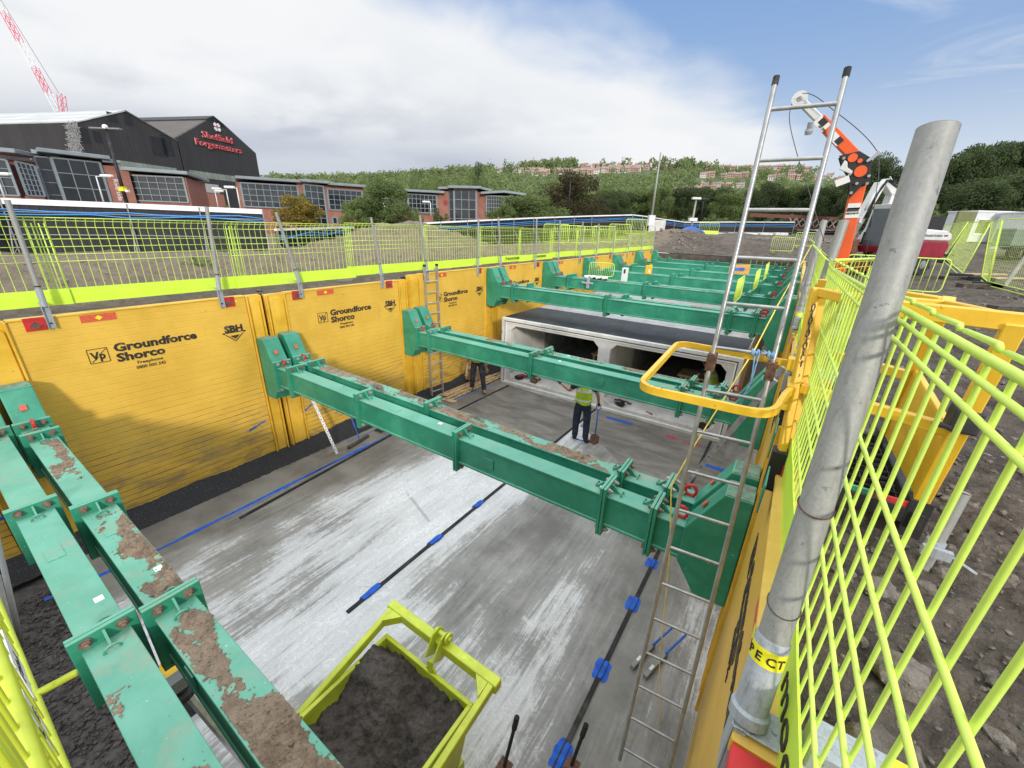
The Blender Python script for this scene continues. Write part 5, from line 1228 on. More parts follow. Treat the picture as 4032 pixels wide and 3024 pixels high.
    for q in (-.11, .11):
        b3 = bm.copy(); bmesh.ops.bisect_plane(b3, geom=b3.verts[:] + b3.edges[:] + b3.faces[:], plane_co=V((0, 0, zc[1])), plane_no=V((0, 0, -1)), clear_outer=True); bm = b3; slab(rt * q, rt, .024); bm = bm2
    bm2.free()
    # boots, gloves, belt, helmet, face
    for sd in 'LR':
        a, to = P['an' + sd], P['to' + sd]
        skin_mesh('boot', [a + up * .10, a, a + (to - a) * .2 - up * .045, to + (to - a) * .05 - up * .012], [(0, 1), (1, 2), (2, 3)], [.062, .060, (.052, .05), (.045, .034)], cloth['boots'], t)
        w, e = P['wr' + sd], P['el' + sd]; d = (w - e).normalized(); skin_mesh('glove_cuff', [w - d * .03, w + d * .03, w + d * .085], [(0, 1), (1, 2)], [.036, .036, (.046, .028)], cloth['gloves'], t)
    h = P['head']; fw = W((0, 1, 0)) - W((0, 0, 0)); hu = (P['crown'] - h).normalized()
    s = MB(); s.lathe(h + hu * .045, [(.155, 0), (.152, .012), (.128, .02), (.125, .06), (.10, .115), (.05, .145), (.012, .15)], hu, 20); s.build('helmet', 'sticker', t, smooth=True)
    s = MB(); s.prism([h + hu * .052 + fw * .10 + rt * .10, h + hu * .05 + fw * .19 + rt * .06, h + hu * .05 + fw * .19 - rt * .06, h + hu * .052 + fw * .10 - rt * .10], hu * .008); s.build('helmet_peak', 'sticker', t)
    s = MB(); s.lathe(h + fw * .10 - hu * .015, [(.010, 0), (.016, .02), (.008, .045)], (fw * .7 - hu * .7), 8); s.build('nose', 'skin', t, smooth=True)
    for sg in (-1, 1):
        MB().lathe(h + fw * .094 + rt * .032 * sg + hu * .018, [(.011, -.006), (.011, .0), (.006, .004)], fw, 10).build('eye', 'black', t, smooth=True)
        s = MB(); blob(s, h + rt * .088 * sg, .026, random.Random(1)); s.build('ear', 'skin', t, smooth=True)
    MB().obox(h + fw * .098 - hu * .055, rt * .024, fw * .004, hu * .005).build('mouth', 'red', t)
    s = MB(); s.lathe(h - hu * .05 - fw * .03, [(.07, 0), (.088, .05), (.088, .09)], hu, 14); s.build('hair', 'darkcloth', t, smooth=True)
    return t, P
stand = dict(pelvis=(0, 0, .94), waist=(0, .0, 1.08), chest=(0, .01, 1.30), neck=(0, .02, 1.50), head=(0, .045, 1.62), crown=(0, .05, 1.70), hipL=(-.10, 0, .88), knL=(-.12, .02, .49), anL=(-.13, -.02, .10), toL=(-.15, .13, .035), hipR=(.10, 0, .88), knR=(.125, .03, .49), anR=(.14, 0, .10), toR=(.19, .15, .035),
    shL=(-.19, 0, 1.42), elL=(-.26, -.03, 1.15), wrL=(-.27, .08, .92), shR=(.19, 0, 1.42), elR=(.27, -.02, 1.15), wrR=(.29, .08, .92))
p1 = dict(stand); p1.update(shL=(-.20, .02, 1.42), elL=(-.33, .10, 1.19), wrL=(-.55, .22, 1.30), elR=(.30, .06, 1.17), wrR=(.335, .16, .94), knL=(-.125, .01, .49), anL=(-.125, .05, .10), toL=(-.15, .19, .035), anR=(.12, -.06, .10), toR=(.215, .06, .035), knR=(.115, -.01, .49))
fb = atz(2282, 1738, FZ)
man, MP = person('worker seen from behind with a shovel, yellow hi-vis vest and dark jeans', (fb.x, fb.y, FZ), math.radians(22), p1, dict(trousers='navy', shirt='darkcloth', boots='darkcloth', gloves='black'))
hnd = MP['wrR'] + (MP['wrR'] - MP['elR']).normalized() * .08
sh = thing('shovel', 'blue handled shovel held upright by the worker with the jeans', 'shovel', (hnd.x, hnd.y, FZ))
tipb = V((hnd.x + .10, hnd.y - .30, FZ + .02)); dr = (tipb - hnd).normalized()
MB().tube([hnd + dr * .10, hnd + dr * (tipb - hnd).length * .74], .016, 8).build('shaft', 'blue', sh, smooth=True)
rt_ = V((math.cos(.4), math.sin(.4), 0)); dh = MB(); dh.tube([hnd + dr * .12, hnd + dr * .05 + rt_ * .055, hnd - dr * .015 + rt_ * .05, hnd - dr * .015 - rt_ * .05, hnd + dr * .05 - rt_ * .055, hnd + dr * .12], .011, 7); dh.build('grip', 'blue', sh, smooth=True)
L = (tipb - hnd).length; a = hnd + dr * L * .72; nb = dr.cross(rt_)
bl_ = MB(); bl_.prism([a - rt_ * .05, a + rt_ * .05, a + rt_ * .10 + dr * .05, a + rt_ * .10 + dr * L * .22, a + dr * L * .28, a - rt_ * .10 + dr * L * .22, a - rt_ * .10 + dr * .05], nb * .006); bl_.build('blade', 'rust', sh)
p2 = dict(stand); p2.update(elL=(-.24, -.05, 1.14), wrL=(-.27, .03, .90), elR=(.24, -.05, 1.14), wrR=(.27, .03, .90), anL=(-.20, .10, .10), toL=(-.25, .25, .035), knL=(-.16, .06, .49), anR=(.17, -.08, .10), toR=(.2, .07, .035), chest=(0, .26, 1.19), neck=(0, .42, 1.27), head=(0, .52, 1.30), crown=(0, .585, 1.34), shL=(-.19, .30, 1.22), shR=(.19, .30, 1.22), waist=(0, .05, 1.06))
p2.update(elL=(-.25, .26, .96), elR=(.25, .26, .96), wrL=(-.27, .12, .76), wrR=(.27, .36, .74))
fb2 = atz(1880, 1540, FZ)
person('worker facing the camera under the second strut pair, dark work trousers, upper body hidden', (fb2.x, fb2.y, FZ), math.radians(180 + 33), p2, dict(trousers='darkcloth', shirt='skin', boots='timberdark', gloves='hivisglove'))
p3 = dict(stand); 
for k in p3: 
    x, y, z = p3[k]; p3[k] = (x, y, z)
p3.update(pelvis=(0, -.15, .50), waist=(0, -.06, .64), chest=(0, .10, .84), neck=(0, .22, 1.02), head=(0, .29, 1.12), crown=(0, .32, 1.19), hipL=(-.1, -.13, .46), hipR=(.1, -.13, .46), knL=(-.16, .28, .46), knR=(.16, .28, .46), anL=(-.15, .05, .10), anR=(.15, .05, .10), toL=(-.17, .2, .035), toR=(.17, .2, .035), shL=(-.18, .12, .96), shR=(.18, .12, .96), elL=(-.24, .28, .74), elR=(.24, .28, .74), wrL=(-.14, .46, .62), wrR=(.14, .46, .62))
person('worker in a hi-vis vest crouching in the shadow inside the right culvert cell', (-1.25, 11.6, -4.392), math.radians(60), p3, dict(trousers='navy', shirt='darkcloth', boots='darkcloth', gloves='black'))
# ================================================================== GROUND AND SITE
def sstep(a, b, x):
    t = min(1., max(0., (x - a) / (b - a))); return t * t * (3 - 2 * t)
HEAP = at(1600, 960, 18.5)
def g(x, y):
    z = GZ
    if x < -7: z = -1.29 - .65 * sstep(-11, -30, x) + .10 * fbm(x * .8, y * .8, 0, 3) + sstep(-8.2, -8.9, x) * (.16 * fbm(x * 1.9, y * 1.9, 4, 4) + .10 * abs(fbm(x * 4.5, y * 4.5, 9, 3)))
    far = sstep(29, 38, y) * sstep(-16, -8, x)
    z += far * (.93 + .012 * max(0, y - 38))
    z += .22 * sstep(16, 45, x) * (1 - far)
    # tipped bank beyond the trench end
    z += .55 * math.exp(-(((x + 9.5) / 5.5) ** 2 + ((y - 36) / 4.5) ** 2))
    # big spoil heap on the left
    q = ((x - HEAP.x) / 2.9) ** 2 + ((y - HEAP.y) / 3.4) ** 2
    z += (1.28 + .25 * fbm(x * .9, y * .9, 5, 4)) * math.exp(-q * .8)
    if x > .2 and y < 28: z += .06 * fbm(x * .9, y * .9, 2, 4) + .035 * fbm(x * 4.5, y * 4.5, 7, 3)
    else: z += .05 * fbm(x * 1.4, y * 1.4, 2, 4)
    if -3 < y < 28.4:
        if x < -3: w_ = sstep(-8.75, -8.12, x); z += (-1.30 - z) * w_
        elif x < .6: w_ = sstep(.55, .31, x); z += (-1.43 - z) * w_
    return z
gv = []; gf = []
def patch(x0, x1, y0, y1, st, fine=0.):
    nx = int(round((x1 - x0) / st)) + 1; ny = int(round((y1 - y0) / st)) + 1; k = len(gv)
    for j in range(ny):
        for i in range(nx):
            x = x0 + (x1 - x0) * i / (nx - 1); y = y0 + (y1 - y0) * j / (ny - 1); z = g(x, y)
            if fine: z += (1 - max(sstep(-8.5, -8.1, x) if x < -3 else 0, sstep(.5, .32, x) if -3 < x else 0) * (1 if -3 < y < 28.4 else 0)) * fine * (.026 * fbm(x * 11, y * 11, 3, 5) + .012 * noise.noise(V((x * 31, y * 31, 1))) + (.006 * noise.noise(V((x * 75, y * 75, 1))) if st < .05 else 0))
            gv.append((x, y, z))
    for j in range(ny - 1):
        for i in range(nx - 1): a = k + j * nx + i; gf.append((a, a + 1, a + nx + 1, a + nx))
XA, XB = XL - .102, XR + .102
patch(XB, 1.6, -.8, 4, .016, 1.); patch(XB, 1.6, -3, -.8, .04, 1.); patch(XB, 1.6, 4, 11, .04, 1.); patch(1.6, 5, -3, 11, .04, 1.); patch(5, 12, -3, 28.3, .14, 1.); patch(XB, 5, 11, 28.3, .10, 1.); patch(12, 60, -3, 28.3, .5)
patch(-18, XA, -3, 28.3, .11, 1.); patch(-60, -18, -3, 28.3, .5)
patch(-60, 60, 28.3, 46, .30, 1.); patch(-60, 90, 46, 110, 1.2); patch(-60, 60, -25, -3, 1.); patch(XA, XB, -3, END0, .3); 
k = len(gv)
for (x0, x1, y0, y1) in ((-1500, -60, -400, 1600), (60, 1500, -400, 110), (-60, 60, -400, -25), (-60, 1500, 110, 1600)):
    k = len(gv); gv += [(x0, y0, -2.2), (x1, y0, -2.2), (x1, y1, -2.2), (x0, y1, -2.2)]; gf.append((k, k + 1, k + 2, k + 3))
me = bpy.data.meshes.new('ground'); me.from_pydata(gv, [], gf); me.polygons.foreach_set('use_smooth', [True] * len(gf)); link('ground', me, 'soil', None, kind='structure')
# loose rubble (uncountable)
R = random.Random(21); s = MB()
def stones(n, x0, x1, y0, y1, r0, r1, p=2.2):
    for _ in range(n):
        x, y = R.uniform(x0, x1), R.uniform(y0, y1); r = r0 + (r1 - r0) * R.random() ** p; blob(s, (x, y, g(x, y) + r * .25), r, R, .7)
stones(330, .36, 1.3, -.6, 3.2, .008, .042); stones(2600, .34, 2.6, -.6, 4, .003, .013); stones(1500, .4, 4, -1, 8, .004, .03); stones(900, 2, 9, 3, 20, .012, .06); stones(500, -12, -8.3, -1, 20, .01, .06); stones(250, -12, -6, 30, 36, .03, .16); stones(700, -4, 8, 38, 50, .05, .2, 3)
me = bpy.data.meshes.new('rubble'); me.from_pydata(s.v, [], s.f); link('rubble', me, 'stone', None, 'loose stones and broken brick lying about the site ground', 'rubble', None, 'stuff')
for k, (x, y, r, l) in enumerate(((.62, 1.55, .085, 'pale lump of stone lying behind the near mesh, level with the tie wire'), (.52, 1.20, .10, 'large brown lump of stone low behind the near mesh'), (.95, 1.35, .08, 'flat grey stone right of the mesh crossing bars'), (.60, 2.0, .06, 'pinkish brick lump beside the scaffold stub'), (1.15, .9, .09, 'dark lump of stone near the right frame edge'))):
    b = bmesh.new(); bmesh.ops.create_icosphere(b, subdivisions=3, radius=1)
    for v in b.verts: n_ = v.co.normalized(); v.co = n_ * r * (1 + .35 * fbm(n_.x * 1.3 + k * 5, n_.y * 1.3, n_.z * 1.3, 4)); v.co.z *= .72
    me = bpy.data.meshes.new('boulder'); b.to_mesh(me); b.free()
    o = link('boulder', me, 'stone', None, l, 'stone'); o.location = (x, y, g(x, y) + r * .35)
# weeds
def weeds(c, r, n, label, mat='leaf', size=.07, h=.35):
    R = random.Random(int(c[0] * 100)); s = MB(); z0 = g(c[0], c[1])
    for _ in range(n):
        a = R.uniform(0, 6.28); q = r * R.random() ** .6; x, y = c[0] + q * math.cos(a), c[1] + q * math.sin(a); z = z0 + R.uniform(.02, h) * (1 - q / r * .6)
        d = V((R.uniform(-1, 1), R.uniform(-1, 1), R.uniform(-.2, 1))).normalized(); e = d.cross(V((R.uniform(-1, 1), R.uniform(-1, 1), .3))).normalized(); L = size * R.uniform(.6, 1.5)
        p = V((x, y, z)); s.quad(p - e * L * .3, p + d * L * .5 - e * 0, p + e * L * .3, p - d * L * .6)
    t = thing('weed', label, 'plant', (c[0], c[1], z0)); s.build('leaves', mat, t); s = MB(); [s.tube([(c[0], c[1], z0 - .03), (c[0] + R.uniform(-r, r) * .5, c[1] + R.uniform(-r, r) * .5, z0 + h * .8)], .008, 4) for _ in range(5)]; s.build('stems', 'trunk', t)
b = atz(790, 1070, -1.4); weeds((b.x, b.y), .35, 160, 'green weed clump growing behind the left barrier, near the second post')
b = atz(370, 955, -1.9); weeds((b.x, b.y), .6, 200, 'low green weeds at the foot of the black hoarding', h=.5)
b = atz(1010, 930, -1.9); weeds((b.x, b.y), .7, 240, 'tall green weeds by the end of the white capped hoarding', h=1.)
b = atz(2745, 905, -.45); 
# ---- pedestrian barriers / hoists in the distance
a_ = at(3336, 1008, 11.6); b_ = at(3750, 1030, 10.6); c = (a_ + b_) / 2
ped_barrier('long lime green pedestrian barrier standing in front of the excavator', (c.x, c.y, g(c.x, c.y)), (b_.x - a_.x, b_.y - a_.y, 0), (0, 0, 1), (b_ - a_).length, .97, 13, True)
for k, (x0, x1, y0, y1, d, l) in enumerate(((2745, 2822, 912, 942, 42, 'lime green barrier with a solid foot board by the blue tower unit'), (3037, 3125, 925, 966, 26, 'pale lime barrier standing left of the tall ladder top, left one of two'), (3125, 3205, 930, 966, 27, 'pale lime barrier standing left of the tall ladder top, right one of two'))):
    a_ = at(x0, y1, d); b_ = at(x1, y1, d); c = (a_ + b_) / 2; ped_barrier(l, (c.x, c.y, g(c.x, c.y)), (b_.x - a_.x, b_.y - a_.y, 0), (0, 0, 1), (b_ - a_).length, .95 if k else 1.1, 10, True)
    if k == 0: t = ROOTS[-1]; dd_ = (b_ - a_); MB().bar((a_.x, a_.y, g(c.x, c.y) + .2), (b_.x, b_.y, g(c.x, c.y) + .2), .03, .34).build('foot_board', 'limeboard', t)
for k in range(6):    # barriers standing beyond the left edge fence
    px = 2190 + 62 * k; c = at(px, 930, 25 + 1.2 * k); ped_barrier('lime green pedestrian barrier beyond the left edge fence, ' + ['left end of the row', 'second of the row', 'third of the row', 'fourth of the row', 'fifth of the row', 'right end of the row'][k], (c.x, c.y, g(c.x, c.y) + .25), (RGT.x, RGT.y, 0), (0, 0, 1), 1.55, 1.15, 12, True, w=.02)
# ---- temporary mesh fencing on the right
def heras(label, b0, b1, t0, t1, foot=True, sheet_=None):
    b0, b1, t0, t1 = V(b0), V(b1), V(t0), V(t1); t = thing('site_fence_panel', label, 'fence panel', tuple((b0 + b1) / 2), 'lime mesh site fence panels on the right')
    up = ((t0 - b0) + (t1 - b1)) * .5; ux = b1 - b0
    q = lambda u, v: b0 * (1 - u) * (1 - v) + b1 * u * (1 - v) + t0 * (1 - u) * v + t1 * u * v
    fr = MB(); pts = [q(0, 0), q(0, 1), q(1, 1), q(1, 0), q(0, 0)]; fr.tube(pts, .021, 8); fr.tube([q(0, .06), q(1, .06)], .016, 6); fr.build('frame', 'lime', t, smooth=True)
    m = MB(); n = max(4, int(ux.length / .11))
    for i in range(1, n): m.tube([q(i / n, .06), q(i / n, 1)], .0017, 3, caps=False)
    for j in range(1, 14): m.tube([q(0, .06 + .94 * j / 14), q(1, .06 + .94 * j / 14)], .0017, 3, caps=False)
    m.build('wire_mesh', 'lime', t)
    if foot:
        for p in (b0, b1): MB().box(p.x - .35, p.x + .35, p.y - .11, p.y + .11, g(p.x, p.y) - .02, g(p.x, p.y) + .13).build('block_foot', 'rubber', t, bevel=.02)
    if sheet_:
        s = MB(); nn = ux.cross(up).normalized() * .03; s.quad(q(0, .04) + nn, q(1, .04) + nn, q(1, .98) + nn, q(0, .98) + nn); s.build('debris_sheet', sheet_, t)
def gp(px, py): 
    p = atz(px, py, -1.38); return V((p.x, p.y, g(p.x, p.y) + .02))
def tp_(px, py, b): return at(px, py, b.dot(FWD))
A0, A1 = gp(3888, 1126), gp(4190, 1200)
heras('lime mesh site fence panel at the right frame edge', A0, A1, tp_(3951, 864, A0), tp_(4290, 850, A1))
B0 = gp(3861, 1105); heras('lime mesh site fence panel seen almost edge on near the right frame edge', B0, A0 + V((-.02, 0, 0)), tp_(3904, 870, B0), tp_(3948, 866, A0))
C0, C1 = gp(3712, 1051), gp(3784, 1087)
heras('leaning lime mesh site fence panel right of the excavator', C0, C1, tp_(3816, 875, C0), tp_(3904, 872, C1))
D0, D1 = gp(3660, 1030), gp(3705, 1045); heras('lime mesh site fence panel close behind the excavator tail', D0, D1, tp_(3722, 885, D0), tp_(3812, 874, D1), True)
M['olive'] = simple('olive_sheeting', (.16, .18, .07), .8, var=.15)
# site cabins behind that fence
def cabin(label, px0, px1, d, hgt, mat='white', wins=3):
    a = at(px0, 985, d); b = at(px1, 985, d); z0 = g(a.x, a.y); ux = V((b.x - a.x, b.y - a.y, 0)); L = ux.length; ux.normalize(); n = V((-ux.y, ux.x, 0)); a = V((a.x, a.y, z0))
    t = thing('site_cabin', label, 'cabin', tuple(a + ux * L / 2)); c = a + ux * L / 2 + n * 1.4 + V((0, 0, hgt / 2 + .12))
    MB().obox(c, ux * L / 2, n * 1.4, V((0, 0, hgt / 2))).build('wall', mat, t, bevel=.02)
    MB().obox(c + V((0, 0, hgt / 2 + .06)), ux * (L / 2 + .06), n * 1.46, V((0, 0, .06))).build('roof', 'whitecap', t)
    for k in range(wins):
        cc = a + ux * L * (k + .5) / wins - n * .02 + V((0, 0, hgt * .56)); MB().obox(cc, ux * L / wins * .34, n * .03, V((0, 0, hgt * .27))).build('window_frame', 'whitecap', t); MB().obox(cc - n * .035, ux * L / wins * .29, n * .005, V((0, 0, hgt * .22))).build('pane', 'grey' if k % 2 else 'olive', t.children[-1])
    for u in (.02, .98): cc = a + ux * L * u + V((0, 0, .06)); MB().obox(cc + n * .3, ux * .15, n * .2, V((0, 0, .09))).build('foot', 'grey', t)
cabin('white site cabin with wide windows behind the lime mesh fencing', 3790, 4010, 40, 2.7, 'white', 3)
cabin('white framed site cabin at the right frame edge', 4015, 4330, 37, 2.6, 'white', 4)
a = at(3712, 990, 34); b = at(3785, 990, 34); z0 = g(a.x, a.y); s = MB(); s.obox(((a.x + b.x) / 2, (a.y + b.y) / 2, z0 + 1.25), ((b.x - a.x) / 2, (b.y - a.y) / 2, 0), (-.05, .07, 0), (0, 0, 1.25)); s.build('screen_panel', 'olive', label='olive green sheeted panel between the excavator tail and the white cabin', cat='screen', bevel=.02)
# generator / trailer at far right
c = at(3990, 975, 22); z0 = g(c.x, c.y); t = thing('site_trailer', 'grey green generator trailer behind the mesh at the right frame edge', 'trailer', (c.x, c.y, z0)); r0 = V((RGT.x, RGT.y, 0)).normalized(); n0 = V((-r0.y, r0.x, 0))
cc = V((c.x, c.y, z0)); MB().obox(cc + V((0, 0, 1.05)), r0 * .8, n0 * .5, V((0, 0, .45))).build('body', 'gen', t, bevel=.08, seg=2)
for u in (-.45, .45): MB().lathe(cc + r0 * u - n0 * .55 + V((0, 0, .32)), [(.31, 0), (.32, .05), (.32, .16), (.2, .17)], n0, 18).build('wheel', 'tyre', t)
MB().bar(cc + V((0, 0, .5)) - r0 * 1.3, cc + V((0, 0, .5)) + r0 * .9, .1, .12).build('drawbar', 'galvdark', t)
# old grey gate post cluster at the right edge
for k, (px, l) in enumerate(((3960, 'weathered grey timber post at the right frame edge'),)):
    p = gp(px, 1118); MB().bar(p, p + V((.22, .05, 1.15)), .1, .1).build('timber_post', 'precast2', label=l, cat='post')
# sleepers lying on the ground
for k, (px, py, L, l) in enumerate(((3770, 1098, 1.3, 'dark sleeper lying on the mud right of the lime barrier, upper one'), (3830, 1128, .9, 'dark block lying on the mud, nearer the mesh fence'), (3990, 1225, 1.0, 'dark plank lying at the right frame edge'))):
    p = gp(px, py); MB().bar(p - r0 * L / 2 + V((0, 0, .05)), p + r0 * L / 2 + V((0, 0, .05)), .24, .14).build('sleeper', 'timberdark', label=l, cat='sleeper', bevel=.01)
for k in range(2):
    p = gp(3865 + 90 * k, 1085 + 14 * k); MB().bar(p - r0 * .9 + V((0, 0, .04)), p + r0 * 1.0 + V((0, 0, .07)), .2, .05).build('plank', 'timber', label='pale plank lying behind the mesh fence, ' + ('left one' if k == 0 else 'right one'), cat='plank')

# ---- wheeled excavator
ex_c = atz(3432, 1078, GZ); EX = V((ex_c.x, ex_c.y, g(ex_c.x, ex_c.y)))
xf = -r0; yl = -n0                      # forward = towards the left of the picture, left side = towards us
ROTX = Matrix.Rotation(math.radians(12), 3, 'Z'); xf = ROTX @ xf; yl = ROTX @ yl
et = thing('excavator', 'red and white wheeled excavator with its boom folded up, behind the fat post', 'excavator', tuple(EX))
def E_(x, y, z): return EX + xf * x + yl * y + V((0, 0, z))
def eprism(poly, y0, y1, name, mat, bevel=.02, par=None, seg=2): return MB().prism([E_(x, y0, z) for x, z in poly], yl * (y1 - y0)).build(name, mat, par or et, bevel=bevel, seg=seg)
for x in (-1.2, 1.2):
    for y in (.78, -1.12):
        w = MB(); w.lathe(E_(x, y, .48), [(.30, 0), (.44, .015), (.48, .05), (.48, .29), (.44, .325), (.30, .34)], yl, 26)
        for k in range(22):
            a = 2 * PI * k / 22; rd = xf * math.cos(a) + V((0, 0, math.sin(a))); tg = -xf * math.sin(a) + V((0, 0, math.cos(a))); w.obox(E_(x, y, .48) + rd * .485 + yl * (.09 if k % 2 else .25), rd * .018, tg * .028, yl * .085)
        wo = w.build('wheel', 'tyre', et); smooth_angle(wo, .5)
        MB().lathe(E_(x, y + (.30 if y > 0 else .04), .48), [(.25, 0), (.25, .03), (.10, .05), (.10, .07)], yl * (1 if y > 0 else -1), 16).build('rim', 'grey', wo)
MB().obox(E_(0, 0, .60), xf * 1.35, yl * .45, V((0, 0, .16))).build('chassis', 'grey', et, bevel=.02)
for x in (-1.2, 1.2): MB().obox(E_(x, 0, .48), xf * .12, yl * .85, V((0, 0, .12))).build('axle', 'grey', et)
MB().lathe(E_(0, 0, .74), [(.55, 0), (.55, .16)], (0, 0, 1), 24).build('slew_ring', 'black', et)
MB().obox(E_(1.75, 0, .38), xf * .06, yl * 1.05, V((0, 0, .22))).build('dozer_blade', 'maroon', et, bevel=.01); MB().bar(E_(1.2, 0, .55), E_(1.72, 0, .4), .5, .12).build('blade_arm', 'maroon', et)
# house
eprism([(1.30, .92), (1.42, 1.20), (1.05, 1.24), (.35, 1.45), (.22, 1.62), (-.45, 1.62), (-.45, .92)], -1.05, 1.05, 'lower_body', 'maroon', .03)
eprism([(-.45, .80), (-.45, 1.48), (-2.20, 1.48), (-2.34, 1.30), (-2.22, .82), (-2.05, .72), (-.8, .72)], -1.12, 1.12, 'counterweight', 'maroon', .09, seg=3)
eprism([(-.42, 1.485), (-.42, 1.96), (-1.95, 1.90), (-2.25, 1.78), (-2.34, 1.60), (-2.24, 1.485)], -1.10, 1.10, 'engine_cover', 'white', .09, seg=3)
for z in (1.05, 1.13, 1.21, 1.29): MB().obox(E_(.05, 1.056, z + .12), xf * .22, yl * .006, V((0, 0, .02))).build('grille_slot', 'black', et)
MB().obox(E_(.52, 1.056, 1.02), xf * .06, yl * .004, V((0, 0, .035))).build('sticker', 'stickyellow', et)
text('lettering', 'moortown', .19, E_(-.75, 1.108, 1.64), -xf, (0, 0, 1), 'black', et, width=.95, extrude=.003)
MB().obox(E_(-1.90, 1.112, 1.70), xf * .10, yl * .003, V((0, 0, .03))).build('logo_bar', 'maroon', et)
# cab: pillars, panes, roof
cab = [(1.36, 1.22), (1.34, 1.75), (1.26, 2.70), (-.10, 2.70), (-.38, 2.55), (-.40, 1.62), (.25, 1.50)]
cy0, cy1 = .15, 1.02
eprism([(1.28, 2.68), (1.34, 2.86), (-.12, 2.88), (-.42, 2.60), (-.38, 2.53), (-.10, 2.68)], cy0 - .02, cy1 + .02, 'cab_roof', 'white', .02)
for yy in (cy0, cy1):
    def pil(a, b, w=.07, mat='white'): return MB().bar(E_(a[0], yy, a[1]), E_(b[0], yy, b[1]), w, .06, up=yl).build('cab_pillar', mat, et, bevel=.01)
    pil((1.36, 1.22), (1.34, 1.75), .06, 'black'); pil((1.34, 1.75), (1.26, 2.70), .10, 'white'); pil((.62, 1.42), (.64, 2.70), .06, 'black'); pil((-.40, 1.62), (-.38, 2.56), .10); pil((.42, 1.46), (.36, 2.70), .17)
    eprism([(1.33, 1.27), (1.31, 1.75), (1.23, 2.66), (.45, 2.66), (.43, 1.47)], yy - .008, yy + .008, 'door_glass', 'cabglass', 0); eprism([(.26, 1.72), (.26, 2.58), (-.10, 2.60), (-.32, 2.50), (-.34, 1.72)], yy - .008, yy + .008, 'rear_glass', 'cabglass', .0)
    eprism([(.25, 1.48), (.02, 1.72), (-.38, 1.72), (-.40, 1.60)], yy - .02, yy + .02, 'cab_skirt', 'white', .01)
MB().quad(E_(1.37, cy0 + .03, 1.22), E_(1.37, cy1 - .03, 1.22), E_(1.28, cy1 - .03, 2.68), E_(1.28, cy0 + .03, 2.68)).build('windscreen', 'cabglass', et)
MB().obox(E_(.35, .6, 1.75), xf * .06, yl * .22, V((0, 0, .38))).build('seat', 'black', et, bevel=.03)
for (x, z) in ((1.25, 2.55), (1.28, 2.25)): MB().obox(E_(x + .13, 1.12, z), xf * .03, yl * .09, V((0, 0, .10))).build('mirror', 'black', et, bevel=.02); MB().bar(E_(x, 1.0, z), E_(x + .12, 1.1, z), .02, .02).build('mirror_arm', 'black', et)
et.scale = (.9, .9, .9)
# boom and stick
bx = -.35
def eb(a, b, w0, w1, mat='white', name='boom', yw=.16):
    A, B = E_(a[0], bx, a[1]), E_(b[0], bx, b[1]); d = (B - A).normalized(); u = d.cross(yl).normalized(); m = MB(); m.prism([A + u * w0 / 2, B + u * w1 / 2, B - u * w1 / 2, A - u * w0 / 2], yl * 2 * yw); o = m.build(name, mat, et, bevel=.02); return o
eb((.95, 1.25), (.12, 2.9), .36, .40); eb((.12, 2.9), (.10, 3.35), .40, .36); eb((.02, 3.30), (.80, 3.82), .30, .26, name='upper_boom'); eb((.95, 3.72), (1.50, 2.1), .34, .26, name='dipper'); eb((1.50, 2.1), (1.72, 1.42), .26, .20, 'grey', 'dipper_end')
for q, nm in ((((.85, 1.9), (-.05, 3.0)), 'boom_ram'), (((.02, 3.48), (.72, 3.98)), 'dipper_ram'), (((1.12, 3.5), (1.74, 2.0)), 'bucket_ram')):
    A, B = E_(q[0][0], bx + .30, q[0][1]), E_(q[1][0], bx + .30, q[1][1]); MB().tube([A, A * .45 + B * .55], .055, 10).build(nm, 'white', et, smooth=True); MB().tube([A * .45 + B * .55, B], .03, 8).build('ram_rod', 'chrome', et, smooth=True)
for k in range(5): hs = MB(); y = bx + .34 + .03 * k; hs.tube([E_(.5 - .08 * k, y, 2.2), E_(-.12 - .03 * k, y, 2.95), E_(-.10 - .03 * k, y, 3.45), E_(.3, y, 3.62 + .04 * k), E_(.9, y, 3.85), E_(1.12 + .03 * k, y, 3.3), E_(1.45, y, 2.3)], .018, 6); hs.build('hose', 'rubber', et, smooth=True)
eprism([(1.50, 1.45), (1.85, 1.42), (1.95, 1.05), (1.70, .78), (1.42, .92), (1.55, 1.15)], bx - .25, bx + .55, 'bucket', 'rust', .02)
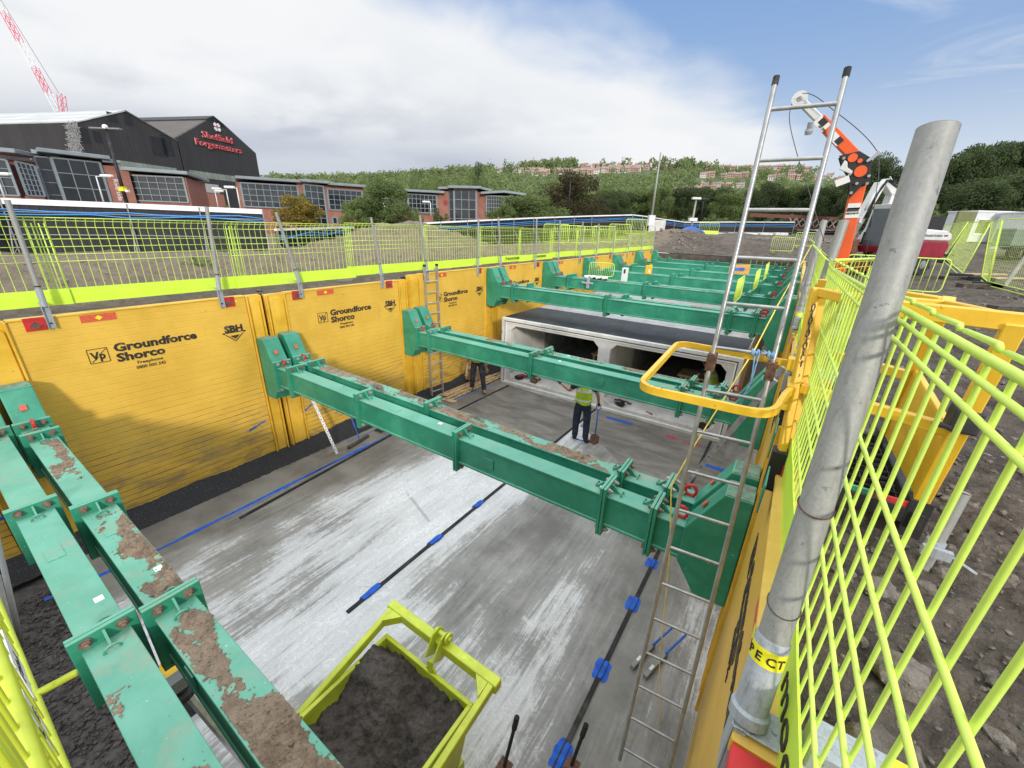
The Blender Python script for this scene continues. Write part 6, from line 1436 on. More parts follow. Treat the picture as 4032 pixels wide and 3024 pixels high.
# ================================================================== HOARDING, BUILDINGS, TREES, HILL
def HZ(px): return 803.6 + .0341 * (px + 559)      # picture height of the true horizon
def hoarding(label, pts, hgt, post=2.4, cap=True, rails=(.2, .62), cables=True, brace=True, sideflip=1):
    """pts: (px, py_top, depth) survey points along the top edge"""
    P = [at(*p) for p in pts]; c = sum(P, V()) / len(P)
    t = thing('site_hoarding', label, 'hoarding', (c.x, c.y, c.z - hgt))
    b = MB(); cp = MB(); pb = MB(); rl = MB(); dn = V((0, 0, -1))
    for i in range(len(P) - 1):
        A, B = P[i], P[i + 1]; d = V((B.x - A.x, B.y - A.y, 0)); L = d.length; d.normalize(); n = V((-d.y, d.x, 0))
        if n.dot(A) > 0: n = -n                       # towards the site
        b.add([A, B, B + dn * hgt, A + dn * hgt, A - n * .05, B - n * .05, B - n * .05 + dn * hgt, A - n * .05 + dn * hgt], [(0, 1, 2, 3), (4, 7, 6, 5), (0, 4, 5, 1)])
        m = int(L / .30)
        for k in range(m): q = A.lerp(B, (k + .5) / m); b.obox(q + dn * (hgt / 2 + .02) + n * .012, d * .045, n * .012, V((0, 0, hgt / 2 - .03)))
        if cap: cp.bar(A - V((0, 0, .04)), B - V((0, 0, .04)), .16, .13 * (2.0 if brace and cap == 1 and hgt == 2.45 else 1.))
        k = max(1, int(L / post))
        for j in range(k + (i == len(P) - 2)):
            q = A.lerp(B, j / k) + n * .10
            pb = MB().tube([q + V((0, 0, .05)), q + dn * hgt], .035, 6)
            if brace: pb.tube([q + dn * hgt * .42, q + n * 1.15 + dn * (hgt - .05)], .026, 6); pb.tube([q + dn * (hgt - .35), q + n * 1.1 + dn * (hgt - .1)], .022, 5)
            pb.build('prop', 'galv', t)
        for f in rails: MB().tube([A + n * .075 + dn * hgt * f, B + n * .075 + dn * hgt * f], .03, 6).build('rail', 'galv', t)
    b.build('board', 'hoard', t)
    if cap: cp.build('capping', 'whitecap', t)
    if cables:
        for f, ph in ((.16, 0), (.23, 1.7)):
            s = MB(); pts_ = []
            for i in range(len(P) - 1):
                A, B = P[i], P[i + 1]; d = V((B.x - A.x, B.y - A.y, 0)).normalized(); n = V((-d.y, d.x, 0)); n = -n if n.dot(A) > 0 else n; m = max(2, int((B - A).length / 1.2))
                for k in range(m): u = k / m; pts_.append(A.lerp(B, u) + n * .17 + dn * (hgt * f + (.07 * math.sin(k * 1.1 + ph) + .05 * noise.noise(V((k * .4, ph, i)))) * (1. if hgt < 2.5 else .35)))
            pts_.append(P[-1] + n * .17 + dn * (hgt * f + .04)); s.tube(pts_, .03, 6); s.build('blue_hose', 'bluewhite', t, smooth=True)
    return t
hoarding('black hoarding with a thick white capping and blue hoses, below the brick offices', [(-500, 768, 15.5), (0, 787, 19.0), (500, 807, 21.6), (1033, 831, 24.6)], 2.45)
hoarding('lower black hoarding end section behind the leaning grey post', [(1085, 902, 25), (1390, 893, 40)], 2.3, cables=True)
hoarding('long black hoarding curving behind the far end of the trench', [(1560, 884, 33), (1732, 874, 36), (2100, 857, 44), (2330, 849, 50), (2490, 845, 52), (2528, 849, 54), (2610, 862, 62), (2697, 874, 68), (2900, 873, 67), (3131, 874, 63)], 2.55, post=3., rails=(.3, .62))
hoarding('short far stretch of black hoarding by the red lattice girder', [(3136, 905, 75), (3330, 905, 75)], 2., post=3.5, cables=False, brace=False)
# concrete block kentledge along it
for k, px in enumerate((2610, 2660, 2835, 2890, 2952, 3010, 3070)):
    c = at(px, 936 if px > 2700 else 926, 58 if px > 2700 else 52); r1_ = V((RGT.x, RGT.y, 0)).normalized(); zz = g(c.x, c.y)
    MB().obox((c.x, c.y, c.z + .25), r1_ * .9, V((-r1_.y, r1_.x, 0)) * .35, (0, 0, .42)).build('concrete_block', 'precast', label='pale concrete block weighing down the far black hoarding', cat='concrete block', group='concrete blocks along the far hoarding', bevel=.05)
c = at(2585, 905, 50); MB().obox((c.x, c.y, c.z), (.9, .2, 0), (-.1, .5, 0), (0, 0, 1.1)).build('concrete_block', 'precast', label='tall pale block at the foot of the tall thin mast', cat='concrete block', bevel=.05)

# lamps, masts, towers
def pole(label, px0, py0, px1, py1, d, r, mat, name='lamp_post', cat='lamp post'):
    a = at(px0, py0, d); b = at(px1, py1, d); b = V((a.x, a.y, b.z)); t = thing(name, label, cat, tuple(a)); MB().tube([a, b], [r, r * .6], 8).build('pole', mat, t, smooth=True); return t, a, b
r0_ = V((RGT.x, RGT.y, 0)).normalized(); h0_ = V((-r0_.y, r0_.x, 0))
t, a, b = pole('tall black street lamp with twin flat heads in front of the dark shed', 508, 830, 425, 528, 36, .16, 'black')
for sg in (-1, 1): MB().obox(b + r0_ * .62 * sg + V((0, 0, .02)), r0_ * .62, h0_ * .16, (0, 0, .05)).build('lamp_head', 'grey', t)
MB().lathe(b, [(.2, 0), (.2, .2), (.1, .3)]).build('sensor', 'sticker', t); q = a.lerp(b, .28); MB().obox(q, r0_ * .2, h0_ * .2, (0, 0, .18)).build('yellow_box', 'stickyellow', t); MB().obox(q + r0_ * .35 - V((0, 0, .15)), r0_ * .12, h0_ * .12, (0, 0, .1)).build('speaker', 'sticker', t)
def white_lamp(label, px0, py0, px1, py1, d, hx=1, L=.9):
    t, a, b = pole(label, px0, py0, px1, py1, d, .07, 'white'); MB().bar(b + V((0, 0, -.02)), b + r0_ * L * hx + V((0, 0, .04)), .06, .06).build('arm', 'white', t); MB().obox(b + r0_ * (L + .28) * hx + V((0, 0, .05)), r0_ * .45, h0_ * .17, (0, 0, .10)).build('lamp_head', 'sticker', t, bevel=.05)
white_lamp('white street lamp in front of the dark glazed entrance of the left offices', 410, 800, 380, 697, 34, 1, .6)
white_lamp('white street lamp between the two left brick offices, nearest the offices on the right', 947, 820, 925, 742, 38, -1, .35)
white_lamp('white street lamp between the two left brick offices, middle one', 905, 820, 885, 748, 44, -1, .7)
white_lamp('white street lamp between the two left brick offices, left one', 860, 818, 848, 755, 46, 1, .2)
white_lamp('white street lamp in front of the right brick office', 1697, 850, 1697, 798, 48, -1, .2)
white_lamp('white lamp at the left frame edge before the glazed corner', 20, 780, -8, 690, 30, 1, .3)
t, a, b = pole('tall thin pale mast behind the end of the left edge fence', 2562, 880, 2596, 617, 46, .13, 'galv', 'mast', 'mast')
MB().obox(a + V((0, 0, .3)), r0_ * .35, h0_ * .3, (0, 0, .55)).build('control_box', 'white', t, bevel=.03)
t, a, b = pole('pale camera tower rising from a blue base unit', 2716, 930, 2732, 785, 42, .13, 'galv', 'camera_tower', 'tower')
MB().obox(b, r0_ * .42, h0_ * .2, (0, 0, .10)).build('camera_head', 'white', t, bevel=.03); MB().obox(a.lerp(b, .45), r0_ * .4, h0_ * .2, (0, 0, .15)).build('camera_bracket', 'white', t); MB().prism([a + r0_ * -1.25 + h0_ * -.7 + V((0, 0, -.35)), a + r0_ * 1.25 - h0_ * .7 + V((0, 0, -.35)), a + r0_ * 1.2 - h0_ * .7 + V((0, 0, .45)), a - h0_ * .7 + V((0, 0, .95)), a - r0_ * 1.0 - h0_ * .7 + V((0, 0, .5))], h0_ * 1.4).build('base_unit', 'blue', t, bevel=.05); MB().obox(a + V((0, 0, .25)) - h0_ * .72, r0_ * .55, h0_ * .01, (0, 0, .10)).build('panel', 'sticker', t)
t, a, b = pole('dark street lamp standing in front of the copper tree', 2237, 850, 2240, 700, 66, .13, 'black'); MB().obox(b, r0_ * .6, h0_ * .2, (0, 0, .08)).build('lamp_head', 'black', t)
t, a, b = pole('dark street lamp beside the camera tower', 2757, 870, 2772, 785, 80, .12, 'black'); MB().obox(b, r0_ * .6, h0_ * .2, (0, 0, .12)).build('lamp_head', 'black', t)

# ---- buildings surveyed on vertical planes
class Plane:
    def __init__(s, px, py, d, azdeg):      # through the point seen at (px,py), horizontal direction azdeg right of the view axis
        s.o = at(px, py, d); a = math.radians(azdeg); hd = V((FWD.x, FWD.y, 0)).normalized(); s.e = r0_ * math.cos(a) + hd * math.sin(a)
        s.n = V((-s.e.y, s.e.x, 0)); s.n = -s.n if s.n.dot(s.o) > 0 else s.n        # towards camera
    def hit(s, px, py): r = ray(px, py); return r * (s.o.dot(s.n) / r.dot(s.n))
    def uz(s, px, py): p = s.hit(px, py); return ((p - s.o).dot(s.e), p.z)
    def P(s, u, z, off=0.): return V((s.o.x, s.o.y, 0)) + s.e * u + V((0, 0, z)) + s.n * off
def facade_block(pl, u0, u1, z0, z1, off, dep, name, mat, par, bevel=0):
    return MB().prism([pl.P(u0, z0, off), pl.P(u1, z0, off), pl.P(u1, z1, off), pl.P(u0, z1, off)], -pl.n * dep).build(name, mat, par, bevel=bevel)
def curtain(pl, u0, u1, z0, z1, nx, nz, par, off=.0, fw=.09, glass='glass', z1b=None):
    """glazed wall: frame grid and one pane sheet; z1b = top at u1 when the head slopes"""
    z1b = z1 if z1b is None else z1b; s = MB(); zt_ = lambda u: z1 + (z1b - z1) * (u - u0) / (u1 - u0)
    def br(a, b): s.bar(a, b, fw, fw, up=pl.n)
    for i in range(nx + 1): u = u0 + (u1 - u0) * i / nx; s.bar(pl.P(u, z0, off + .05), pl.P(u, zt_(u), off + .05), fw * (1.8 if i in (0, nx) else .6), .14, up=pl.n)
    for j in range(nz + 1):
        f = j / nz; s.bar(pl.P(u0, z0 + (z1 - z0) * f, off + .05), pl.P(u1, z0 + (z1b - z0) * f, off + .05), fw * (1.3 if j in (0, nz) else .6), .11, up=pl.n)
    w = s.build('window', 'bframe', par)
    g_ = MB(); g_.quad(pl.P(u0, z0, off), pl.P(u1, z0, off), pl.P(u1, z1b, off), pl.P(u0, z1, off)); g_.build('pane', glass, w)
    R = random.Random(int(u0 * 77)); 
    for i in range(nx):
        for j in range(max(1, nz - 2)):
            if R.random() < .14: a_, b_ = u0 + (u1 - u0) * i / nx, u0 + (u1 - u0) * (i + 1) / nx; c_, d_ = z0 + (z1 - z0) * j / nz, z0 + (z1 - z0) * (j + 1) / nz; MB().prism([pl.P(a_ + .1, c_ + .1, off + .01), pl.P(b_ - .1, c_ + .1, off + .01), pl.P(b_ - .1, d_ - .1, off + .01), pl.P(a_ + .1, d_ - .1, off + .01)], pl.n * .012).build('blind', 'glassdark' if glass == 'glass' else 'glass', w)
    return w
def roof(pl, u0, z0, u1, z1, out, dep, par, th=.38):
    return MB().prism([pl.P(u0, z0, out), pl.P(u1, z1, out), pl.P(u1, z1 + th, out), pl.P(u0, z0 + th, out)], -pl.n * (dep + out)).build('roof', 'broof', par, bevel=.04)
ZB = -3.2
S2 = lambda zx, zy: (zx * .6076, 350 + zy * .6076)      # readings from the enlarged left view
# offices 1 (left)
p1_ = Plane(400, 650, 46, 50)
p1r = Plane(*S2(830, 620), 48.5, 24)
t = thing('office_building', 'two storey red brick office with big dark glazed entrance and grey roofs, far left', 'office', tuple(p1_.P(0, ZB)))
def U(zx, zy): return p1_.uz(*S2(zx, zy))
uL, _ = U(290, 600); uR, _ = U(740, 600); 
def Ur(zx, zy): return p1r.uz(*S2(zx, zy))
facade_block(p1_, U(120, 600)[0] - 1, U(700, 600)[0] + .2, ZB, U(380, 470)[1] - .2, -.6, 12, 'wall', 'brick', t)
curtain(p1_, U(300, 600)[0] - .2, U(380, 600)[0], ZB, U(380, 450)[1], 1, 7, t, -.35, glass='glassdark')
curtain(p1_, U(385, 600)[0], U(665, 600)[0] + .2, ZB, U(385, 450)[1], 3, 6, t, .05, .13, 'glassdark', U(655, 478)[1])
facade_block(p1_, U(690, 600)[0], U(830, 620)[0] + .35, ZB, U(730, 500)[1], .02, 10, 'wall', 'brick', t)
text('lettering', 'Riverside View', .62, p1_.P(U(716, 590)[0] + .2, U(728, 585)[1], .03), (0, 0, -1), p1_.e, 'sticker', t)
facade_block(p1r, Ur(790, 620)[0], Ur(1215, 640)[0], ZB, Ur(1000, 560)[1], -.05, 10, 'wall', 'brick', t)
curtain(p1r, Ur(845, 620)[0], Ur(1200, 650)[0], Ur(1000, 728)[1], Ur(845, 560)[1], 6, 4, t, .02, .11, 'glass', Ur(1190, 575)[1])
roof(p1_, U(240, 395)[0], U(240, 410)[1], U(700, 440)[0], U(700, 462)[1], 1.0, 12, t); roof(p1_, U(660, 470)[0], U(660, 476)[1], U(775, 475)[0], U(775, 486)[1], .6, 10, t, .3); roof(p1r, Ur(705, 510)[0], Ur(705, 524)[1], Ur(1222, 548)[0], Ur(1222, 560)[1], .9, 11, t)
# its glazed corner bay on the left
p1b = Plane(*S2(95, 480), 41, 22)
def Ub(zx, zy): return p1b.uz(*S2(zx, zy))
curtain(p1b, Ub(-140, 600)[0], Ub(95, 600)[0], Ub(60, 690)[1], Ub(0, 445)[1], 3, 4, t, 0, .12, 'glass', Ub(95, 465)[1])
p1c = Plane(*S2(100, 480), 41, 68)
def Uc(zx, zy): return p1c.uz(*S2(zx, zy))
curtain(p1c, 0, Uc(255, 600)[0], Uc(170, 690)[1], Uc(110, 470)[1], 4, 6, t, 0, .10, 'glassdark', Uc(240, 500)[1])
facade_block(p1c, .0, Uc(255, 600)[0], ZB, Uc(170, 693)[1], -.05, 1, 'wall', 'brick', t); facade_block(p1b, Ub(-140, 600)[0], Ub(95, 600)[0], ZB, Ub(60, 693)[1], -.05, 4, 'wall', 'brick', t)
roof(p1b, Ub(-160, 395)[0], Ub(-160, 400)[1], Ub(140, 405)[0], Ub(140, 425)[1], 1.1, 4, t); roof(p1b, Ub(80, 395)[0], Ub(80, 395)[1] + .1, Ub(265, 400)[0], Ub(265, 410)[1] - .2, -3, 8, t)
# offices 2 (centre left)
S3 = lambda zx, zy: (900 + zx * .5877, 550 + zy * .5877)
p2_ = Plane(*S3(300, 400), 56, 32)
def U2(zx, zy): return p2_.uz(*S3(zx, zy))
t = thing('office_building', 'red brick office with long grey glazing behind the autumn coloured tree', 'office', tuple(p2_.P(0, ZB)))
facade_block(p2_, U2(95, 400)[0] - .4, U2(480, 400)[0], ZB, U2(300, 300)[1], -.1, 12, 'wall', 'brick', t); facade_block(p2_, U2(470, 400)[0], U2(510, 400)[0], ZB, U2(490, 290)[1], .05, 12, 'wall', 'brick', t)
curtain(p2_, U2(100, 400)[0], U2(470, 400)[0], U2(300, 455)[1], U2(100, 290)[1], 8, 4, t, .02, .12, 'glass', U2(470, 310)[1])
curtain(p2_, U2(512, 400)[0], U2(640, 400)[0], ZB, U2(520, 300)[1], 3, 9, t, .1, .13, 'glass', U2(635, 312)[1])
facade_block(p2_, U2(638, 400)[0], U2(905, 400)[0], ZB, U2(700, 310)[1], -.05, 12, 'wall', 'brick', t)
curtain(p2_, U2(665, 400)[0], U2(890, 400)[0], U2(700, 470)[1], U2(665, 330)[1], 6, 4, t, .0, .12, 'glass', U2(880, 345)[1])
curtain(p2_, U2(690, 520)[0], U2(722, 520)[0], U2(700, 563)[1], U2(700, 520)[1], 1, 1, t, .0, .12, 'glassdark')
roof(p2_, U2(45, 250)[0], U2(45, 262)[1], U2(480, 275)[0], U2(480, 290)[1], .8, 13, t, .34); roof(p2_, U2(470, 275)[0], U2(470, 283)[1], U2(665, 290)[0], U2(665, 298)[1], 1.0, 13, t, .34); roof(p2_, U2(655, 295)[0], U2(655, 304)[1], U2(905, 315)[0], U2(905, 322)[1], .8, 13, t, .34)
# offices 3 (right)
p3_ = Plane(*S3(1560, 420), 62, 3)
def U3(zx, zy): return p3_.uz(*S3(zx, zy))
t = thing('office_building', 'red brick office with tall glazed middle bay, behind the spoil heap', 'office', tuple(p3_.P(0, ZB)))
facade_block(p3_, U3(1400, 400)[0], U3(1475, 400)[0], ZB, U3(1440, 345)[1], .1, 11, 'wall', 'brick', t); facade_block(p3_, U3(1470, 400)[0], U3(1512, 400)[0], ZB, U3(1490, 335)[1], -.5, 10, 'wall', 'grey', t)
curtain(p3_, U3(1475, 400)[0], U3(1510, 400)[0], ZB, U3(1490, 338)[1], 1, 6, t, -.45, .10, 'glassdark'); curtain(p3_, U3(1512, 400)[0], U3(1660, 400)[0], ZB, U3(1580, 338)[1], 3, 6, t, .15, .15, 'glass')
facade_block(p3_, U3(1660, 400)[0], U3(1725, 400)[0], ZB, U3(1690, 350)[1], -.1, 10, 'wall', 'brick', t); facade_block(p3_, U3(1720, 400)[0], U3(1985, 400)[0], ZB, U3(1850, 378)[1], .0, 10, 'wall', 'brick', t)
curtain(p3_, U3(1728, 400)[0], U3(1842, 400)[0], U3(1780, 505)[1], U3(1780, 378)[1], 7, 5, t, .05, .11, 'glassdark'); curtain(p3_, U3(1848, 400)[0], U3(1980, 400)[0], U3(1860, 505)[1], U3(1850, 380)[1], 6, 5, t, .05, .11, 'glassdark')
facade_block(p3_, U3(1075, 400)[0], U3(1400, 400)[0], ZB, U3(1300, 372)[1], -.2, 10, 'wall', 'brick', t)
curtain(p3_, U3(1205, 400)[0], U3(1395, 400)[0], U3(1300, 490)[1], U3(1210, 362)[1], 7, 4, t, .02, .13, 'glassdark', U3(1395, 374)[1]); curtain(p3_, U3(1075, 400)[0], U3(1200, 400)[0], U3(1150, 487)[1], U3(1080, 400)[1], 6, 4, t, .0, .10, 'glassdark', U3(1200, 372)[1])
roof(p3_, U3(1060, 385)[0], U3(1060, 385)[1], U3(1205, 340)[0], U3(1205, 350)[1], 1.0, 11, t, .32); roof(p3_, U3(1200, 340)[0], U3(1200, 350)[1], U3(1450, 355)[0], U3(1450, 363)[1], .9, 11, t, .32)
roof(p3_, U3(1405, 322)[0], U3(1405, 332)[1], U3(1480, 322)[0], U3(1480, 332)[1], .5, 11, t, .3); roof(p3_, U3(1475, 318)[0], U3(1475, 328)[1], U3(1695, 322)[0], U3(1695, 332)[1], 1.2, 12, t, .34); roof(p3_, U3(1690, 330)[0], U3(1690, 333)[1], U3(1760, 350)[0], U3(1760, 350)[1], .8, 11, t, .3)
roof(p3_, U3(1690, 355)[0], U3(1690, 367)[1], U3(1850, 350)[0], U3(1850, 358)[1], .9, 11, t, .32); roof(p3_, U3(1845, 350)[0], U3(1845, 358)[1], U3(1990, 372)[0], U3(1990, 378)[1], .9, 11, t, .32)
MB().lathe(p3_.P(*U3(1455, 420), .12), [(.32, 0), (.32, .08)], p3_.n, 16).build('alarm_box', 'maroon', t)
pw = Plane(*S3(1080, 400), 82, 3); t = thing('warehouse', 'small white walled building half hidden by the big green tree', 'building', tuple(pw.P(0, ZB)))
facade_block(pw, pw.uz(*S3(1030, 400))[0], pw.uz(*S3(1145, 400))[0], ZB, pw.uz(*S3(1080, 348))[1], 0, 8, 'wall', 'white', t)
for k in range(3): u = pw.uz(*S3(1052 + 18 * k, 360))[0]; MB().lathe(pw.P(u, pw.uz(*S3(1052, 360))[1], .02), [(.35, 0), (.35, .05)], pw.n, 12).build('vent', 'grey', t)

# ---- the dark sheds
SU = lambda zx, zy: (zx * .4973, zy * .4973)
ps = Plane(*SU(1690, 1085), 135, 78)
def US(zx, zy): return ps.uz(*SU(zx, zy))
t = thing('works_shed', 'dark clad gabled works shed carrying the red lettering and white emblem', 'shed', tuple(ps.P(0, ZB)))
zb_ = -6.
prof = [US(1405, 1400)[0], US(2030, 1213), US(1775, 1000), US(1775, 985), US(1690, 915), US(1405, 1085)]
u_l, u_r = US(1402, 1090)[0], US(2024, 1213)[0]
pp = [(u_l, zb_), (u_r, zb_), (u_r, US(2024, 1213)[1]), (US(1775, 1000)[0], US(1775, 1003)[1]), (US(1775, 985)[0], US(1775, 985)[1]), US(1690, 916), (u_l, US(1402, 1090)[1])]
MB().prism([ps.P(u, z) for u, z in pp], -ps.n * 1.0).build('gable_wall', 'shed', t)
ap = US(1690, 916); el = (u_l, US(1402, 1090)[1]); er = (u_r, US(2024, 1213)[1]); st = US(1775, 985)
rfm = MB(); D = 60
k1 = (el[0] + (ap[0] - el[0]) * .78, el[1] + (ap[1] - el[1]) * .78)
rfm.prism([ps.P(*el), ps.P(*k1), ps.P(k1[0], k1[1] - .3), ps.P(el[0], el[1] - .3)], -ps.n * D); rfm.prism([ps.P(*er), ps.P(*st), ps.P(st[0], st[1] - .5), ps.P(er[0], er[1] - .3)], -ps.n * D)
rfm.build('roof', 'shedroof2', t)
rv = MB(); rv.prism([ps.P(k1[0] + .3, k1[1] + .5), ps.P(*ap), ps.P(*st), ps.P(st[0], st[1] - 1.2), ps.P(k1[0] + .3, k1[1] - .1)], -ps.n * D); rv.build('ridge_vent', 'shed', t)
facade_block(ps, US(1495, 1340)[0], US(1880, 1400)[0], US(1500, 1395)[1], US(1500, 1345)[1], .05, .1, 'cladding_band', 'shedgreen', t); facade_block(ps, US(1500, 1500)[0], US(1740, 1520)[0], US(1600, 1520)[1], US(1600, 1450)[1], .05, .1, 'pale_wall', 'precast2', t); facade_block(ps, US(1500, 1540)[0], US(1770, 1540)[0], zb_, US(1600, 1525)[1], .05, .1, 'brick_wall', 'brick', t)
w1 = US(1840, 1140)[0] - US(1600, 1050)[0]; zf = US(1600, 1082)[1]
def sign(txt, zx, zy, zx2, zy2, size, par):
    u0, z0 = US(zx, zy); u1, z1 = US(zx2, zy2); ux = (ps.e * (u1 - u0)).normalized()
    text('lettering', txt, size, ps.P(u0, z0, .15), ux, (0, 0, 1), 'signpink', par, width=u1 - u0, offset=.012, extrude=.08); text('lettering', txt, size, ps.P(u0 + .05, z0, .42), ux, (0, 0, 1), 'signred', par, width=(u1 - u0) * .985, offset=-.03, extrude=.10)
hS = (US(1620, 1040)[1] - US(1620, 1090)[1])
sign('Sheffield', 1600, 1086, 1840, 1142, hS * 1.42, t); sign('Forgemasters', 1548, 1143, 1912, 1213, hS * 1.42, t)
em = MB(); ec = US(1713, 1007); hr = hS * .72
for k in range(4):
    a = PI / 2 * k + PI / 4; du, dz = math.cos(a), math.sin(a); pu, pz = -dz, du
    em.prism([ps.P(ec[0] + du * hr * q + pu * hr * w_, ec[1] + dz * hr * q + pz * hr * w_, .2) for q, w_ in ((.34, -.22), (.62, -.46), (1.0, -.30), (1.0, .30), (.62, .46), (.34, .22))], ps.n * .2)
em.build('emblem', 'sticker', t); eb_ = MB(); eb_.prism([ps.P(ec[0] + hr * q * .36, ec[1] + hr * w_ * .36, .2) for q, w_ in ((-1, 0), (0, -1), (1, 0), (0, 1))], ps.n * .15); eb_.build('emblem_centre', 'signred', t)
# left shed
t = thing('works_shed', 'dark clad works shed with a pale sheet roof, far left behind the offices', 'shed', tuple(ps.P(-60, ZB)))
aL = US(985, 876); vL = US(605, 962); vR = US(1395, 1112)
MB().prism([ps.P(u, z, .3) for u, z in [(vL[0], zb_), (vR[0] - .1, zb_), (vR[0] - .1, vR[1]), aL, vL]], -ps.n * 1.).build('gable_wall', 'shed', t)
rl_ = MB(); rl_.prism([ps.P(vL[0], vL[1], .5), ps.P(aL[0], aL[1] + .15, .5), ps.P(aL[0], aL[1] - .2, .5), ps.P(vL[0], vL[1] - .25, .5)], -ps.n * 75); rl_.build('roof', 'shedroof', t)
rr_ = MB(); rr_.prism([ps.P(aL[0], aL[1] + .15, .5), ps.P(vR[0], vR[1], .5), ps.P(vR[0], vR[1] - .3, .5), ps.P(aL[0], aL[1] - .2, .5)], -ps.n * 75); rr_.build('roof', 'shedroof2', t)
MB().prism([ps.P(vL[0] + .05, zb_, .2), ps.P(vL[0] + .05, vL[1] - .1, .2), ps.P(vL[0] + .6, vL[1] - .1, .2), ps.P(vL[0] + .6, zb_, .2)], -ps.n * 75).build('side_wall', 'shed', t)
for (zx, zy, zx2, zy2) in ((860, 900, 915, 960), (995, 895, 1030, 990), (640, 1020, 690, 1130), (755, 1045, 790, 1130), (1215, 1100, 1300, 1230), (1300, 1080, 1345, 1230)):
    u0, z0 = US(zx, zy2); u1, z1 = US(zx2, zy); facade_block(ps, u0, u1, z0, z1, .34, .1, 'patched_sheet', 'hoard', t)
facade_block(ps, US(870, 1290)[0], US(1390, 1330)[0], US(1100, 1345)[1], US(1100, 1292)[1], .36, .1, 'cladding_band', 'shedgreen', t)
# ragged strip of torn sheeting at the corner
s = MB(); R = random.Random(5)
for k in range(150):
    zx = R.uniform(520, 612); zy = R.uniform(985, 1205); zx += (zy - 965) * .13; p = ps.P(*US(zx, zy), .42); a = R.uniform(-.5, .5) + (PI / 2 if R.random() < .5 else 0); d = ps.e * math.cos(a) + V((0, 0, math.sin(a))); s.bar(p - d * R.uniform(.3, 1.1), p + d * R.uniform(.3, 1.1), R.uniform(.06, .20), .03, up=ps.n)
s.build('torn_sheeting', 'precast2', t)
# ---- crane far behind
t = thing('tower_crane', 'red and white luffing crane jib rising behind the dark sheds at the left edge', 'crane', tuple(at(232, 445, 190)))
def lattice(pa_, pb_, d, wpx, col, n):
    a, b = at(*pa_, d), at(*pb_, d); u = (b - a).normalized(); sd = u.cross(FWD).normalized(); w = wpx / F_PX * d / 2; m = MB()
    for sg in (-1, 1):
        for dp in (0, 1.6): m.tube([a + sd * w * sg + FWD * dp, b + sd * w * sg + FWD * dp], .14, 5)
    L = (b - a)
    for k in range(n):
        for dp in (0, 1.6): m.tube([a + L * (k / n) + sd * w * (1 if k % 2 else -1) + FWD * dp, a + L * ((k + 1) / n) + sd * w * (-1 if k % 2 else 1) + FWD * dp], .09, 4)
    return m.build('jib_section', col, t)
jp = [(-40, -60), (8, 45), (72, 160), (130, 262), (183, 362), (226, 441)]
for k in range(5): lattice(jp[k], jp[k + 1], 190, 16, ('white', 'crane', 'white', 'crane', 'white')[k], 7)
lattice((243, 441), (233, 370), 190, 20, 'crane', 4)
m = MB(); m.tube([at(231, 366, 190), at(-20, -40, 190)], .10, 5); m.build('pendant_wire', 'wire', t)

# ---- trees
def tree_meshes(seed, n, lsize, blobs, flat=1., spread=.30, conic=0.):
    """crown of unit height 0..1 (z) and radius ~.5, leaves clustered on uneven lobes, plus trunk with limbs"""
    r = np.random.default_rng(seed); R = random.Random(seed)
    C = []; 
    for k in range(blobs):
        z = R.uniform(.18, .92); rad = (.46 * math.sin(PI * min(1, (z * .86 + .12))) ** .7) * (1 - conic * z * .9); a = R.uniform(0, 6.28); q = rad * R.random() ** .5
        C.append((q * math.cos(a), q * math.sin(a), z, R.uniform(.09, .19) * (1 - conic * .4 * z)))
    C = np.array(C); w = C[:, 3] ** 2; pick = r.choice(len(C), n, p=w / w.sum())
    d = r.normal(size=(n, 3)); d /= np.linalg.norm(d, axis=1)[:, None]; rr = C[pick, 3] * (.55 + .55 * r.random(n) ** .6)
    P = C[pick, :3] + d * rr[:, None] * np.array([1, 1, .8 * flat]); P[:, 2] = np.clip(P[:, 2], .06, 1.06)
    nrm = d + r.normal(size=(n, 3)) * .8; nrm /= np.linalg.norm(nrm, axis=1)[:, None]
    t1 = np.cross(nrm, r.normal(size=(n, 3))); t1 /= np.linalg.norm(t1, axis=1)[:, None]; t2 = np.cross(nrm, t1); s = lsize * (.6 + .8 * r.random(n))[:, None]
    v = np.stack([P - t1 * s * .5, P + t2 * s * .34, P + t1 * s * .55, P - t2 * s * .34], 1).reshape(-1, 3)
    me = bpy.data.meshes.new('crown'); me.from_pydata(v.tolist(), [], np.arange(4 * n).reshape(n, 4).tolist())
    m = MB(); m.tube([(0, 0, -.16), (.005, 0, .25), (-.01, .01, .6)], [.024, .018, .008], 7)
    for k in range(9): c = C[R.randrange(len(C))]; z0 = R.uniform(.15, .45); m.tube([(0, 0, z0), (c[0] * .5, c[1] * .5, (z0 + c[2]) / 2), (c[0], c[1], c[2])], [.011, .007, .003], 5)
    mt = bpy.data.meshes.new('trunk'); mt.from_pydata(m.v, [], m.f); mt.materials.append(M['trunk'])
    return me, mt
TREES = {}
